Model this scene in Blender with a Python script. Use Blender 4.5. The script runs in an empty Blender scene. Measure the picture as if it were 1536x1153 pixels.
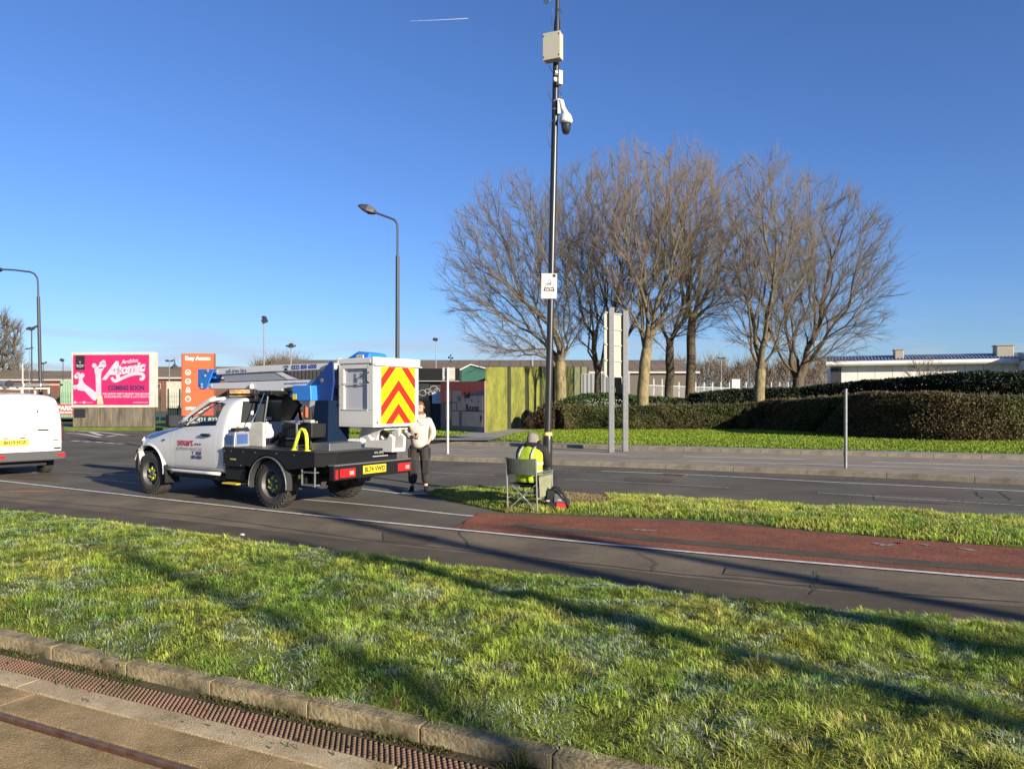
import bpy, bmesh, math, random
import numpy as np
from mathutils import Vector, Matrix

# ---------------------------------------------------------------- camera, world, sun, exposure
S = bpy.context.scene
COL = S.collection
CAM_H = 1.7
F = 1154.0          # focal length in photo pixels
CX, HY = 768.0, 600.0
cam = bpy.data.cameras.new('camera')
cam.sensor_width = 36.0
cam.lens = 36.0 * F / 1536.0
cam.shift_y = 23.5 / 1536.0
cam.clip_start = 0.1
cam.clip_end = 9000
camo = bpy.data.objects.new('camera', cam)
camo.location = (0, 0, CAM_H)
camo.rotation_euler = (math.radians(90), 0, 0)
COL.objects.link(camo)
S.camera = camo

SUN_EL = math.radians(15.5)
SUN_AZ = math.radians(137.0)       # compass style: x = sin, y = cos
world = bpy.data.worlds.new('World')
S.world = world
world.use_nodes = True
nt = world.node_tree
for n in list(nt.nodes):
    nt.nodes.remove(n)
out = nt.nodes.new('ShaderNodeOutputWorld')
bg = nt.nodes.new('ShaderNodeBackground')
sky = nt.nodes.new('ShaderNodeTexSky')
sky.sky_type = 'NISHITA'
sky.sun_disc = False
sky.sun_elevation = SUN_EL
sky.sun_rotation = SUN_AZ
sky.altitude = 0
sky.air_density = 1.0
sky.dust_density = 0.25
sky.ozone_density = 3.5
bg.inputs['Strength'].default_value = 0.068
# faint low cloud wisps near the horizon
tc = nt.nodes.new('ShaderNodeTexCoord')
mp = nt.nodes.new('ShaderNodeMapping'); mp.inputs['Scale'].default_value = (2.2, 2.2, 20)
nz = nt.nodes.new('ShaderNodeTexNoise'); nz.inputs['Scale'].default_value = 3.0; nz.inputs['Detail'].default_value = 7
rp = nt.nodes.new('ShaderNodeValToRGB'); rp.color_ramp.elements[0].position = 0.46; rp.color_ramp.elements[1].position = 0.64
sp = nt.nodes.new('ShaderNodeSeparateXYZ')
mr = nt.nodes.new('ShaderNodeMapRange'); mr.interpolation_type = 'SMOOTHSTEP'
mr.inputs['From Min'].default_value = 0.13; mr.inputs['From Max'].default_value = 0.03
ml = nt.nodes.new('ShaderNodeMath'); ml.operation = 'MULTIPLY'
ml2 = nt.nodes.new('ShaderNodeMath'); ml2.operation = 'MULTIPLY'; ml2.inputs[1].default_value = 0.7
mx = nt.nodes.new('ShaderNodeMix'); mx.data_type = 'RGBA'
L = nt.links.new
L(tc.outputs['Generated'], mp.inputs['Vector']); L(mp.outputs[0], nz.inputs['Vector']); L(nz.outputs['Fac'], rp.inputs['Fac'])
L(tc.outputs['Generated'], sp.inputs[0]); L(sp.outputs['Z'], mr.inputs['Value'])
L(rp.outputs['Color'], ml.inputs[0]); L(mr.outputs[0], ml.inputs[1]); L(ml.outputs[0], ml2.inputs[0])
L(ml2.outputs[0], mx.inputs['Factor'])
mx.inputs['B'].default_value = (3.6, 3.9, 4.6, 1)
tn = nt.nodes.new('ShaderNodeMix'); tn.data_type = 'RGBA'; tn.blend_type = 'MULTIPLY'; tn.inputs['Factor'].default_value = 1.0; tn.inputs['B'].default_value = (0.67, 0.825, 1.18, 1)
L(sky.outputs[0], tn.inputs['A'])
L(tn.outputs['Result'], mx.inputs['A']); L(mx.outputs['Result'], bg.inputs['Color']); L(bg.outputs[0], out.inputs['Surface'])

sl = bpy.data.lights.new('sun', 'SUN')
sl.energy = 5.0
sl.angle = math.radians(0.5)
sl.color = (1.0, 0.88, 0.70)
so = bpy.data.objects.new('sun', sl)
sd = Vector((math.sin(SUN_AZ) * math.cos(SUN_EL), math.cos(SUN_AZ) * math.cos(SUN_EL), math.sin(SUN_EL)))
so.rotation_euler = sd.to_track_quat('Z', 'Y').to_euler()
COL.objects.link(so)

S.render.engine = 'CYCLES'
S.view_settings.view_transform = 'Standard'
S.view_settings.look = 'None'
S.view_settings.gamma = 1.0
S.view_settings.use_curve_mapping = False
S.view_settings.exposure = 1.1

rng = np.random.default_rng(7)
random.seed(11)

# ---------------------------------------------------------------- measuring helpers (photo pixel -> metres)
def G(px, py, z=0.0):
    Y = (CAM_H - z) * F / (py - HY)
    return Vector(((px - CX) / F * Y, Y, z))
def WX(px, Y): return (px - CX) / F * Y
def WZ(py, Y): return CAM_H - (py - HY) / F * Y
def W(px, py, Y): return Vector((WX(px, Y), Y, WZ(py, Y)))

# ---------------------------------------------------------------- materials
MATS = {}
def mat(name, col, rough=0.6, metal=0.0, col2=None, nscale=6.0, namt=1.0, bump=0.0, bscale=60.0, spec=0.5,
        coat=0.0, emit=None, trans=0.0, alpha=1.0, ior=1.45, contrast=(0.35, 0.65), detail=6.0, stretch=None,
        fine=0.0, fscale=180.0):
    if name in MATS: return MATS[name]
    m = bpy.data.materials.new(name); m.use_nodes = True
    t = m.node_tree; b = t.nodes['Principled BSDF']
    b.inputs['Base Color'].default_value = (*col, 1)
    b.inputs['Roughness'].default_value = rough
    b.inputs['Metallic'].default_value = metal
    b.inputs['Specular IOR Level'].default_value = spec
    b.inputs['Coat Weight'].default_value = coat
    b.inputs['Coat Roughness'].default_value = 0.068
    b.inputs['IOR'].default_value = ior
    b.inputs['Transmission Weight'].default_value = trans
    b.inputs['Alpha'].default_value = alpha
    lk = t.links.new
    co = None
    if col2 is not None or bump or fine:
        co = t.nodes.new('ShaderNodeTexCoord')
        mpn = t.nodes.new('ShaderNodeMapping')
        if stretch: mpn.inputs['Scale'].default_value = stretch
        lk(co.outputs['Object'], mpn.inputs['Vector'])
        vec = mpn.outputs[0]
    colout = None
    if col2 is not None:
        n = t.nodes.new('ShaderNodeTexNoise'); n.inputs['Scale'].default_value = nscale; n.inputs['Detail'].default_value = detail
        n.inputs['Roughness'].default_value = 0.65
        lk(vec, n.inputs['Vector'])
        r = t.nodes.new('ShaderNodeMapRange'); r.inputs['From Min'].default_value = contrast[0]; r.inputs['From Max'].default_value = contrast[1]
        r.inputs['To Max'].default_value = namt
        lk(n.outputs['Fac'], r.inputs['Value'])
        x = t.nodes.new('ShaderNodeMix'); x.data_type = 'RGBA'
        x.inputs['A'].default_value = (*col, 1); x.inputs['B'].default_value = (*col2, 1)
        lk(r.outputs[0], x.inputs['Factor']); colout = x.outputs['Result']
    if fine:
        n2 = t.nodes.new('ShaderNodeTexNoise'); n2.inputs['Scale'].default_value = fscale; n2.inputs['Detail'].default_value = 3
        lk(vec, n2.inputs['Vector'])
        r2 = t.nodes.new('ShaderNodeMapRange'); r2.inputs['From Min'].default_value = 0.3; r2.inputs['From Max'].default_value = 0.7
        r2.inputs['To Min'].default_value = 1 - fine; r2.inputs['To Max'].default_value = 1 + fine
        lk(n2.outputs['Fac'], r2.inputs['Value'])
        vm = t.nodes.new('ShaderNodeVectorMath'); vm.operation = 'SCALE'
        if colout is None:
            vm.inputs[0].default_value = col
        else:
            lk(colout, vm.inputs[0])
        lk(r2.outputs[0], vm.inputs['Scale']); colout = vm.outputs[0]
    if colout is not None: lk(colout, b.inputs['Base Color'])
    if bump:
        n3 = t.nodes.new('ShaderNodeTexNoise'); n3.inputs['Scale'].default_value = bscale; n3.inputs['Detail'].default_value = 5
        lk(vec, n3.inputs['Vector'])
        bp = t.nodes.new('ShaderNodeBump'); bp.inputs['Strength'].default_value = bump; bp.inputs['Distance'].default_value = 0.01
        lk(n3.outputs['Fac'], bp.inputs['Height']); lk(bp.outputs[0], b.inputs['Normal'])
    if emit:
        b.inputs['Emission Color'].default_value = (*emit[0], 1); b.inputs['Emission Strength'].default_value = emit[1]
    MATS[name] = m
    return m

def leaf_mat(name, transl=0.35, rough=0.6):
    m = bpy.data.materials.new(name); m.use_nodes = True
    t = m.node_tree
    for n in list(t.nodes): t.nodes.remove(n)
    o = t.nodes.new('ShaderNodeOutputMaterial')
    a = t.nodes.new('ShaderNodeAttribute'); a.attribute_name = 'Col'
    b = t.nodes.new('ShaderNodeBsdfPrincipled'); b.inputs['Roughness'].default_value = rough; b.inputs['Specular IOR Level'].default_value = 0.3
    tr = t.nodes.new('ShaderNodeBsdfTranslucent')
    mxs = t.nodes.new('ShaderNodeMixShader'); mxs.inputs[0].default_value = transl
    lk = t.links.new
    lk(a.outputs['Color'], b.inputs['Base Color']); lk(a.outputs['Color'], tr.inputs['Color'])
    lk(b.outputs[0], mxs.inputs[1]); lk(tr.outputs[0], mxs.inputs[2]); lk(mxs.outputs[0], o.inputs['Surface'])
    return m

# ---------------------------------------------------------------- object helpers
def tag(o, label=None, cat=None, group=None, kind=None):
    if label: o['label'] = label
    if cat: o['category'] = cat
    if group: o['group'] = group
    if kind: o['kind'] = kind
    return o
def thing(name, label, cat, loc=(0, 0, 0), rz=0.0, group=None):
    o = bpy.data.objects.new(name, None); o.empty_display_size = 0.2
    COL.objects.link(o); o.location = loc; o.rotation_euler = (0, 0, rz)
    return tag(o, label, cat, group)
def copy_tree(o, parent=None):
    c = o.copy(); COL.objects.link(c)
    if parent is not None: c.parent = parent
    for ch in list(o.children): copy_tree(ch, c)
    return c

class MB:
    def __init__(s): s.v = []; s.f = []
    def add(s, vs, fs, M=None):
        k = len(s.v)
        for p in vs:
            p = Vector(p)
            s.v.append(tuple(M @ p) if M else tuple(p))
        for q in fs: s.f.append(tuple(i + k for i in q))
        return s
    def box(s, x0, x1, y0, y1, z0, z1, M=None):
        vs = [(x0, y0, z0), (x1, y0, z0), (x1, y1, z0), (x0, y1, z0), (x0, y0, z1), (x1, y0, z1), (x1, y1, z1), (x0, y1, z1)]
        return s.add(vs, [(0, 3, 2, 1), (4, 5, 6, 7), (0, 1, 5, 4), (1, 2, 6, 5), (2, 3, 7, 6), (3, 0, 4, 7)], M)
    def prism(s, poly, axis, a, b, M=None):
        # poly: list of 2d points; axis 'y' -> (x,z) extruded along y; 'x' -> (y,z); 'z' -> (x,y)
        def P(p, t):
            return {'y': (p[0], t, p[1]), 'x': (t, p[0], p[1]), 'z': (p[0], p[1], t)}[axis]
        n = len(poly)
        vs = [P(p, a) for p in poly] + [P(p, b) for p in poly]
        fs = [tuple(range(n))[::-1], tuple(range(n, 2 * n))] + [(i, (i + 1) % n, n + (i + 1) % n, n + i) for i in range(n)]
        return s.add(vs, fs, M)
    def tube(s, pts, r, n=8, cap=True, M=None, closed=False):
        pts = [Vector(p) for p in pts]
        if not hasattr(r, '__len__'): r = [r] * len(pts)
        vs = []; fs = []
        up = Vector((0, 0, 1)); prev = None
        m = len(pts)
        for i, p in enumerate(pts):
            if closed: d = pts[(i + 1) % m] - pts[i - 1]
            else: d = (pts[min(i + 1, m - 1)] - pts[max(i - 1, 0)])
            d.normalize()
            if prev is None:
                a = d.cross(up)
                if a.length < 1e-3: a = d.cross(Vector((1, 0, 0)))
            else:
                a = prev - d * prev.dot(d)
            a.normalize(); b = d.cross(a); prev = a
            for k in range(n):
                t = 2 * math.pi * k / n
                vs.append(p + (a * math.cos(t) + b * math.sin(t)) * r[i])
        for i in range(m if closed else m - 1):
            j = (i + 1) % m
            for k in range(n):
                k2 = (k + 1) % n
                fs.append((i * n + k, i * n + k2, j * n + k2, j * n + k))
        if cap and not closed:
            fs.append(tuple(range(n))[::-1]); fs.append(tuple((m - 1) * n + k for k in range(n)))
        return s.add(vs, fs, M)
    def lathe(s, prof, n=24, M=None, cap=True):
        # prof: (r, z) ; axis z
        vs = []; fs = []
        for r, z in prof:
            for k in range(n):
                t = 2 * math.pi * k / n
                vs.append((r * math.cos(t), r * math.sin(t), z))
        for i in range(len(prof) - 1):
            for k in range(n):
                k2 = (k + 1) % n
                fs.append((i * n + k, i * n + k2, (i + 1) * n + k2, (i + 1) * n + k))
        if cap:
            fs.append(tuple(range(n))[::-1]); fs.append(tuple((len(prof) - 1) * n + k for k in range(n)))
        return s.add(vs, fs, M)
    def loft(s, rings, M=None, cap=True, closed=True):
        n = len(rings[0]); vs = [p for r in rings for p in r]; fs = []
        for i in range(len(rings) - 1):
            for k in range(n if closed else n - 1):
                k2 = (k + 1) % n
                fs.append((i * n + k, i * n + k2, (i + 1) * n + k2, (i + 1) * n + k))
        if cap and closed:
            fs.append(tuple(range(n))[::-1]); fs.append(tuple((len(rings) - 1) * n + k for k in range(n)))
        return s.add(vs, fs, M)
    def quad(s, *p, M=None): return s.add(p, [tuple(range(len(p)))], M)
    def mesh(s, name):
        me = bpy.data.meshes.new(name); me.from_pydata(s.v, [], s.f); me.update()
        bm = bmesh.new(); bm.from_mesh(me); bmesh.ops.recalc_face_normals(bm, faces=bm.faces[:]); bm.to_mesh(me); bm.free()
        return me
    def build(s, name, m, parent=None, smooth=False, bevel=0.0, seg=2, sub=0, label=None, kind=None, loc=None):
        me = s.mesh(name)
        o = bpy.data.objects.new(name, me); COL.objects.link(o)
        if m: me.materials.append(m)
        if parent is not None: o.parent = parent
        if loc is not None: o.location = loc
        if smooth is True: me.polygons.foreach_set('use_smooth', [True] * len(me.polygons))
        elif smooth:
            me.polygons.foreach_set('use_smooth', [True] * len(me.polygons)); me.set_sharp_from_angle(angle=math.radians(smooth))
        if bevel:
            bv = o.modifiers.new('b', 'BEVEL'); bv.width = bevel; bv.segments = seg; bv.limit_method = 'ANGLE'; bv.angle_limit = math.radians(35)
        if sub:
            sb = o.modifiers.new('s', 'SUBSURF'); sb.levels = sub; sb.render_levels = sub
        if label: o['label'] = label
        if kind: o['kind'] = kind
        return o

def apply_mods(o):
    dg = bpy.context.evaluated_depsgraph_get(); dg.update()
    me = bpy.data.meshes.new_from_object(o.evaluated_get(dg), depsgraph=dg)
    o.modifiers.clear(); o.data = me
    return o
def cut(o, cutters):
    cs = []
    for c in cutters:
        me = c.mesh('cutter'); co = bpy.data.objects.new('cutter', me); COL.objects.link(co)
        md = o.modifiers.new('c', 'BOOLEAN'); md.operation = 'DIFFERENCE'; md.solver = 'EXACT'; md.object = co
        if o.parent is not None:
            co.parent = o.parent
        cs.append(co)
    apply_mods(o)
    for c in cs: bpy.data.objects.remove(c)
    return o

FONT = None
def text(body, size, m, parent, M, name='lettering', depth=0.004, bold=0.0, shear=0.0, align='CENTER', space=1.0, xs=1.0, label=None):
    cu = bpy.data.curves.new(name, 'FONT'); cu.body = body; cu.size = size; cu.extrude = depth / 2; cu.offset = bold
    cu.shear = shear; cu.align_x = align; cu.align_y = 'CENTER'; cu.space_character = space; cu.resolution_u = 3
    t = bpy.data.objects.new('tmp', cu); COL.objects.link(t)
    dg = bpy.context.evaluated_depsgraph_get(); dg.update()
    me = bpy.data.meshes.new_from_object(t.evaluated_get(dg), depsgraph=dg)
    bpy.data.objects.remove(t); bpy.data.curves.remove(cu)
    me.transform(Matrix.Diagonal((xs, 1, 1, 1))); me.transform(M)
    me.materials.clear(); me.materials.append(m)
    o = bpy.data.objects.new(name, me); COL.objects.link(o)
    if parent is not None: o.parent = parent
    if label: o['label'] = label
    return o
def frame(origin, right, up):
    r = Vector(right).normalized(); u = Vector(up).normalized(); n = r.cross(u)
    M = Matrix((r, u, n)).transposed().to_4x4(); M.translation = Vector(origin)
    return M

def np_mesh(name, V, Fc, m, cols=None, parent=None, kind=None, smooth=False):
    """V (n,3), Fc (k,3) triangles, cols (n,3)"""
    me = bpy.data.meshes.new(name)
    V = np.ascontiguousarray(V, dtype=np.float32); Fc = np.ascontiguousarray(Fc, dtype=np.int32)
    me.vertices.add(len(V)); me.vertices.foreach_set('co', V.ravel())
    k = Fc.shape[1]
    me.loops.add(Fc.size); me.loops.foreach_set('vertex_index', Fc.ravel())
    me.polygons.add(len(Fc)); me.polygons.foreach_set('loop_start', np.arange(0, Fc.size, k, dtype=np.int32))
    me.update(calc_edges=True)
    if smooth: me.polygons.foreach_set('use_smooth', np.ones(len(Fc), dtype=bool))
    if cols is not None:
        at = me.attributes.new('Col', 'FLOAT_COLOR', 'POINT')
        c4 = np.ones((len(V), 4), dtype=np.float32); c4[:, :3] = cols
        at.data.foreach_set('color', c4.ravel())
    me.materials.append(m)
    o = bpy.data.objects.new(name, me); COL.objects.link(o)
    if parent is not None: o.parent = parent
    if kind: o['kind'] = kind
    return o

def vnoise(x, y, scale, seed):
    g = np.random.default_rng(seed).random((256, 256))
    xs = np.asarray(x) / scale + 1000.3; ys = np.asarray(y) / scale + 1000.7
    xi = np.floor(xs).astype(int); yi = np.floor(ys).astype(int)
    fx = xs - xi; fy = ys - yi; fx = fx * fx * (3 - 2 * fx); fy = fy * fy * (3 - 2 * fy)
    a = g[xi % 256, yi % 256]; b = g[(xi + 1) % 256, yi % 256]; c = g[xi % 256, (yi + 1) % 256]; d = g[(xi + 1) % 256, (yi + 1) % 256]
    return (a * (1 - fx) + b * fx) * (1 - fy) + (c * (1 - fx) + d * fx) * fy
def fbm(x, y, scale, seed, o=3):
    r = 0; a = 1; t = 0
    for i in range(o):
        r = r + a * vnoise(x, y, scale / 2 ** i, seed + i); t += a; a *= 0.55
    return r / t
# ================================================================ SETTING
M_asph = mat('asphalt', (0.135, 0.122, 0.094), 0.9, spec=.25, col2=(0.078, 0.071, 0.055), nscale=0.45, bump=0.5, bscale=90, fine=0.35, fscale=70, stretch=(1, 1, 1))
M_asph_old = mat('asphalt_footway', (0.200, 0.160, 0.105), 0.9, spec=.25, col2=(0.105, 0.086, 0.064), nscale=0.9, bump=0.6, bscale=120, fine=0.38, fscale=110)
M_asph_dk = mat('asphalt_dark', (0.118, 0.096, 0.066), 0.9, spec=.25, col2=(0.074, 0.061, 0.044), nscale=1.2, bump=0.6, bscale=120, fine=0.35, fscale=110)
M_red = mat('asphalt_red', (0.26, 0.098, 0.056), 0.9, spec=.2, col2=(0.16, 0.068, 0.044), nscale=1.6, bump=0.7, bscale=140, fine=0.6, fscale=60)
M_paint = mat('road_paint', (0.62, 0.60, 0.55), 0.7, col2=(0.34, 0.33, 0.31), nscale=9, contrast=(0.45, 0.7), bump=0.3, fine=0.1)
M_paint_worn = mat('road_paint_worn', (0.34, 0.33, 0.30), 0.75, col2=(0.10, 0.10, 0.10), nscale=14, contrast=(0.42, 0.6), bump=0.3)
M_kerb = mat('kerb_concrete', (0.27, 0.235, 0.18), 0.85, col2=(0.15, 0.125, 0.09), nscale=3.0, bump=0.4, bscale=50, fine=0.2)
M_kerb_near = mat('kerb_concrete_weathered', (0.34, 0.27, 0.15), 0.95, col2=(0.06, 0.05, 0.022), nscale=5.5, bump=0.8, bscale=45, fine=0.3, fscale=150, contrast=(0.38, 0.66))
M_conc = mat('track_concrete', (0.52, 0.41, 0.24), 0.9, col2=(0.27, 0.19, 0.095), nscale=2.6, bump=0.9, bscale=110, fine=0.35, fscale=160, contrast=(0.4, 0.7))
M_conc2 = mat('track_concrete_mossy', (0.40, 0.275, 0.13), 0.9, col2=(0.20, 0.14, 0.05), nscale=3.2, bump=0.9, bscale=90, fine=0.35, fscale=140)
M_soil = mat('mossy_turf_base', (0.13, 0.165, 0.035), 0.95, spec=.1, col2=(0.055, 0.05, 0.02), nscale=9, bump=1.0, bscale=60, contrast=(.42, .68), fine=.5, fscale=90)
M_far = mat('far_ground_grass', (0.085, 0.12, 0.03), 0.95, col2=(0.07, 0.06, 0.035), nscale=0.15, bump=0.4)
M_slab = mat('slab_grey', (0.30, 0.28, 0.25), 0.85, col2=(0.2, 0.19, 0.17), nscale=3, bump=0.3)
M_grat = mat('red_grating', (0.22, 0.125, 0.09), 0.9, spec=.2, col2=(0.13, 0.095, 0.055), nscale=2.2, bump=0.4)
M_rust = mat('rail_rust', (0.20, 0.085, 0.035), 0.6, 0.3, col2=(0.09, 0.045, 0.025), nscale=8, bump=0.4)
M_rail = mat('rail_steel', (0.26, 0.16, 0.10), 0.5, 0.5, col2=(.15,.08,.05), nscale=10)

def sheet(name, pts, m, z=None, thick=0.0, kind='structure', parent=None):
    b = MB()
    P = [(p[0], p[1], (p[2] if len(p) > 2 else 0) if z is None else z) for p in pts]
    if thick: b.prism([(p[0], p[1]) for p in P], 'z', P[0][2] - thick, P[0][2])
    else: b.quad(*P)
    o = b.build(name, m, parent)
    if not thick:
        me = o.data
        if me.polygons[0].normal.z < 0: me.flip_normals()
    if parent is None: o['kind'] = kind
    return o
def pl(pts, z=0.0): return [tuple(G(x, y, z)[:2]) for x, y in pts]
def dense(P, step=0.4):
    out = []
    for a, b in zip(P[:-1], P[1:]):
        n = max(1, int(math.dist(a, b) / step))
        for i in range(n):
            t = i / n; out.append((a[0] + (b[0] - a[0]) * t, a[1] + (b[1] - a[1]) * t))
    out.append(tuple(P[-1][:2])); return out
def smoothpl(P, it=2):
    for _ in range(it):
        Q = [P[0]]
        for a, b in zip(P[:-1], P[1:]):
            Q.append((a[0] * .75 + b[0] * .25, a[1] * .75 + b[1] * .25)); Q.append((a[0] * .25 + b[0] * .75, a[1] * .25 + b[1] * .75))
        Q.append(P[-1]); P = Q
    return P
def offs(P, d):
    out = []
    for i in range(len(P)):
        a = Vector(P[max(i - 1, 0)][:2]); b = Vector(P[min(i + 1, len(P) - 1)][:2]); t = (b - a).normalized(); n = Vector((-t.y, t.x))
        out.append((P[i][0] + n.x * d, P[i][1] + n.y * d))
    return out
ROAD = []
def strip(name, P, w, z, m, parent=None, ragged=0.0, name_kind='structure', label=None):
    """paint strip centred on world polyline P"""
    P = dense(smoothpl(P, 2), 0.35)
    A = offs(P, w / 2); B = offs(P, -w / 2)
    b = MB()
    for i, (p, q) in enumerate(zip(A, B)):
        r1 = random.uniform(-ragged, ragged); r2 = random.uniform(-ragged, ragged)
        b.v.append((p[0], p[1] + r1, z)); b.v.append((q[0], q[1] + r2, z))
    for i in range(len(P) - 1): b.f.append((2 * i, 2 * i + 1, 2 * i + 3, 2 * i + 2))
    o = b.build(name, m, parent)
    if o.data.polygons[0].normal.z < 0: o.data.flip_normals()
    if parent is None: o['kind'] = name_kind
    if label: o['label'] = label
    return o

# --- key curves (world)
ND = Vector((math.cos(math.radians(-25.6)), math.sin(math.radians(-25.6)), 0))     # track direction
NN = Vector((0.432, 0.902, 0))                                                     # away from the track
def TR(s, n, z=0.0):
    p = ND * s + NN * n; return (p.x, p.y, z)
verge_edge = pl([(0, 765), (250, 795), (560, 835), (800, 862), (1000, 888), (1250, 915), (1536, 940)])
d0 = (Vector(verge_edge[1]) - Vector(verge_edge[0])).normalized(); d1 = (Vector(verge_edge[-1]) - Vector(verge_edge[-2])).normalized()
verge_edge = [tuple(Vector(verge_edge[0]) - d0 * 40)] + verge_edge + [tuple(Vector(verge_edge[-1]) + d1 * 14)]
white_line = pl([(0, 722), (435, 771), (720, 799), (880, 815), (1070, 833), (1300, 853), (1536, 872)])
d0 = (Vector(white_line[1]) - Vector(white_line[0])).normalized(); d1 = (Vector(white_line[-1]) - Vector(white_line[-2])).normalized()
white_line = [tuple(Vector(white_line[0]) - d0 * 40)] + white_line + [tuple(Vector(white_line[-1]) + d1 * 14)]
kerb_far = pl([(300, 681), (480, 685), (645, 690.5), (828, 697), (1035, 704.5), (1240, 713), (1372, 719), (1536, 727)])
d1 = (Vector(kerb_far[-1]) - Vector(kerb_far[-2])).normalized(); kerb_far = kerb_far + [tuple(Vector(kerb_far[-1]) + d1 * 20)]
kerb_far = smoothpl(kerb_far, 1)
kerb2 = pl([(240, 655), (450, 660), (645, 665.5), (828, 671), (1035, 677), (1240, 682.5), (1536, 690)])
d1 = (Vector(kerb2[-1]) - Vector(kerb2[-2])).normalized(); kerb2 = kerb2 + [tuple(Vector(kerb2[-1]) + d1 * 30)]
kerb2 = smoothpl(kerb2, 1)

# ground to the horizon
a = TR(-400, 3.49); c = TR(400, 3.49)
sheet('ground', [(a[0], a[1]), (c[0], c[1]), (3500, 4000), (-3500, 4000)], M_far, z=-0.012)
# main road
sheet('main_road', [TR(-75, 3.6)[:2], TR(45, 3.6)[:2], (60, 20), (40, 60), (-20, 56), (-140, 60)], M_asph, z=0.0)
# footway / cycle way bands
wl = dense(white_line); ve = dense(verge_edge)
sheet('footway', wl + [tuple(p) for p in offs(ve, -0.15)][::-1], M_asph_old, z=0.005)
dk = offs(verge_edge, 0.62)
sheet('footway_dark_band', [tuple(p) for p in dense(dk)] + [tuple(p) for p in offs(ve, -0.12)][::-1], M_asph_dk, z=0.009)
# white edge line between footway and carriageway / cycle path
strip('road_marking', white_line, 0.085, 0.018, M_paint, ragged=0.006)
# red cycle path
med_low = pl([(716, 770), (760, 772), (870, 776), (1000, 781), (1100, 788), (1300, 805), (1536, 823)])
d1 = (Vector(med_low[-1]) - Vector(med_low[-2])).normalized(); med_low_x = med_low + [tuple(Vector(med_low[-1]) + d1 * 14)]
wred = [p for p in wl if p[0] > G(655, 792).x]
sheet('cycle_path', [tuple(p) for p in med_low_x] + wred[::-1], M_red, z=0.008)
# dark trench reinstatement inside the red path
tr = pl([(770, 788), (900, 801), (1070, 818), (1300, 839), (1536, 858)])
d1 = (Vector(tr[-1]) - Vector(tr[-2])).normalized(); tr.append(tuple(Vector(tr[-1]) + d1 * 14))
strip('reinstated_trench', tr, 0.30, 0.012, M_asph_dk, ragged=0.01)
for k, (x0, y0, x1, y1) in enumerate([(950, 795, 985, 797), (1322, 820, 1342, 817), (1346, 815, 1350, 816), (1440, 823, 1462, 827), (1310, 816, 1330, 818), (1382, 817, 1396, 820)]):
    strip('worn_paint', [tuple(G(x0, y0)[:2]), tuple(G((x0 + x1) / 2, (y0 + y1) / 2)[:2]), tuple(G(x1, y1)[:2])], 0.07, 0.014, M_paint_worn, ragged=0.02)

# lane lines on the near carriageway
def lane(pts, w=0.09, m=M_paint, z=0.006): strip('road_marking', pl(pts), w, z, m, ragged=0.004)
lane([(450, 748.5), (560, 758), (650, 768), (700, 773.5), (716, 774)], 0.075)
lane([(530, 731.5), (570, 736.5), (604, 741)], 0.075)
lane([(902, 706.5), (1068, 713), (1240, 723), (1400, 730), (1560, 738)], 0.09)
lane([(645, 693.4), (730, 696.5), (828, 700), (1035, 708), (1240, 716.5), (1372, 722.5)], 0.06, M_paint_worn)
lane([(560, 705), (641, 708), (742, 713)], 0.10, M_paint_worn)
lane([(847, 718.8), (950, 723.5), (1093, 731.5)], 0.10, M_paint_worn)
lane([(1227, 739), (1400, 750), (1560, 760)], 0.10, M_paint_worn)
lane([(100, 690), (200, 696.5)], 0.06, M_paint_worn)
lane([(100, 708), (205, 713)], 0.07, M_paint_worn)
lane([(130, 717), (205, 725)], 0.08, M_paint_worn)
lane([(10, 706), (54, 709)], 0.11)
lane([(827, 704), (869, 706)], 0.08, M_paint_worn)
# far carriageway lines
lane([(645, 672.5), (725, 675)], 0.12); lane([(828, 678), (942, 682)], 0.12); lane([(1025, 684.5), (1207, 689)], 0.13); lane([(1308, 693), (1560, 700)], 0.13)
lane([(700, 682), (828, 686), (1000, 690.5), (1180, 695), (1300, 698.5), (1560, 707)], 0.10)
lane([(960, 677), (1240, 685.5), (1560, 693)], 0.10, M_paint_worn)
# side road hatching on the left
lane([(100, 645), (150, 648), (202, 654)], 0.22); lane([(100, 649.5), (122, 650.5), (150, 656)], 0.22); lane([(136, 648), (152, 653)], 0.25)
lane([(160, 655), (180, 652), (202, 654)], 0.22); lane([(100, 646), (116, 646)], 0.25)
for x0, y0 in [(108, 661), (125, 662), (143, 663), (160, 664), (177, 665)]: lane([(x0, y0), (x0 + 11, y0 + 0.7)], 0.25)
lane([(0, 702), (30, 703)], 0.1, M_paint_worn)

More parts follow.
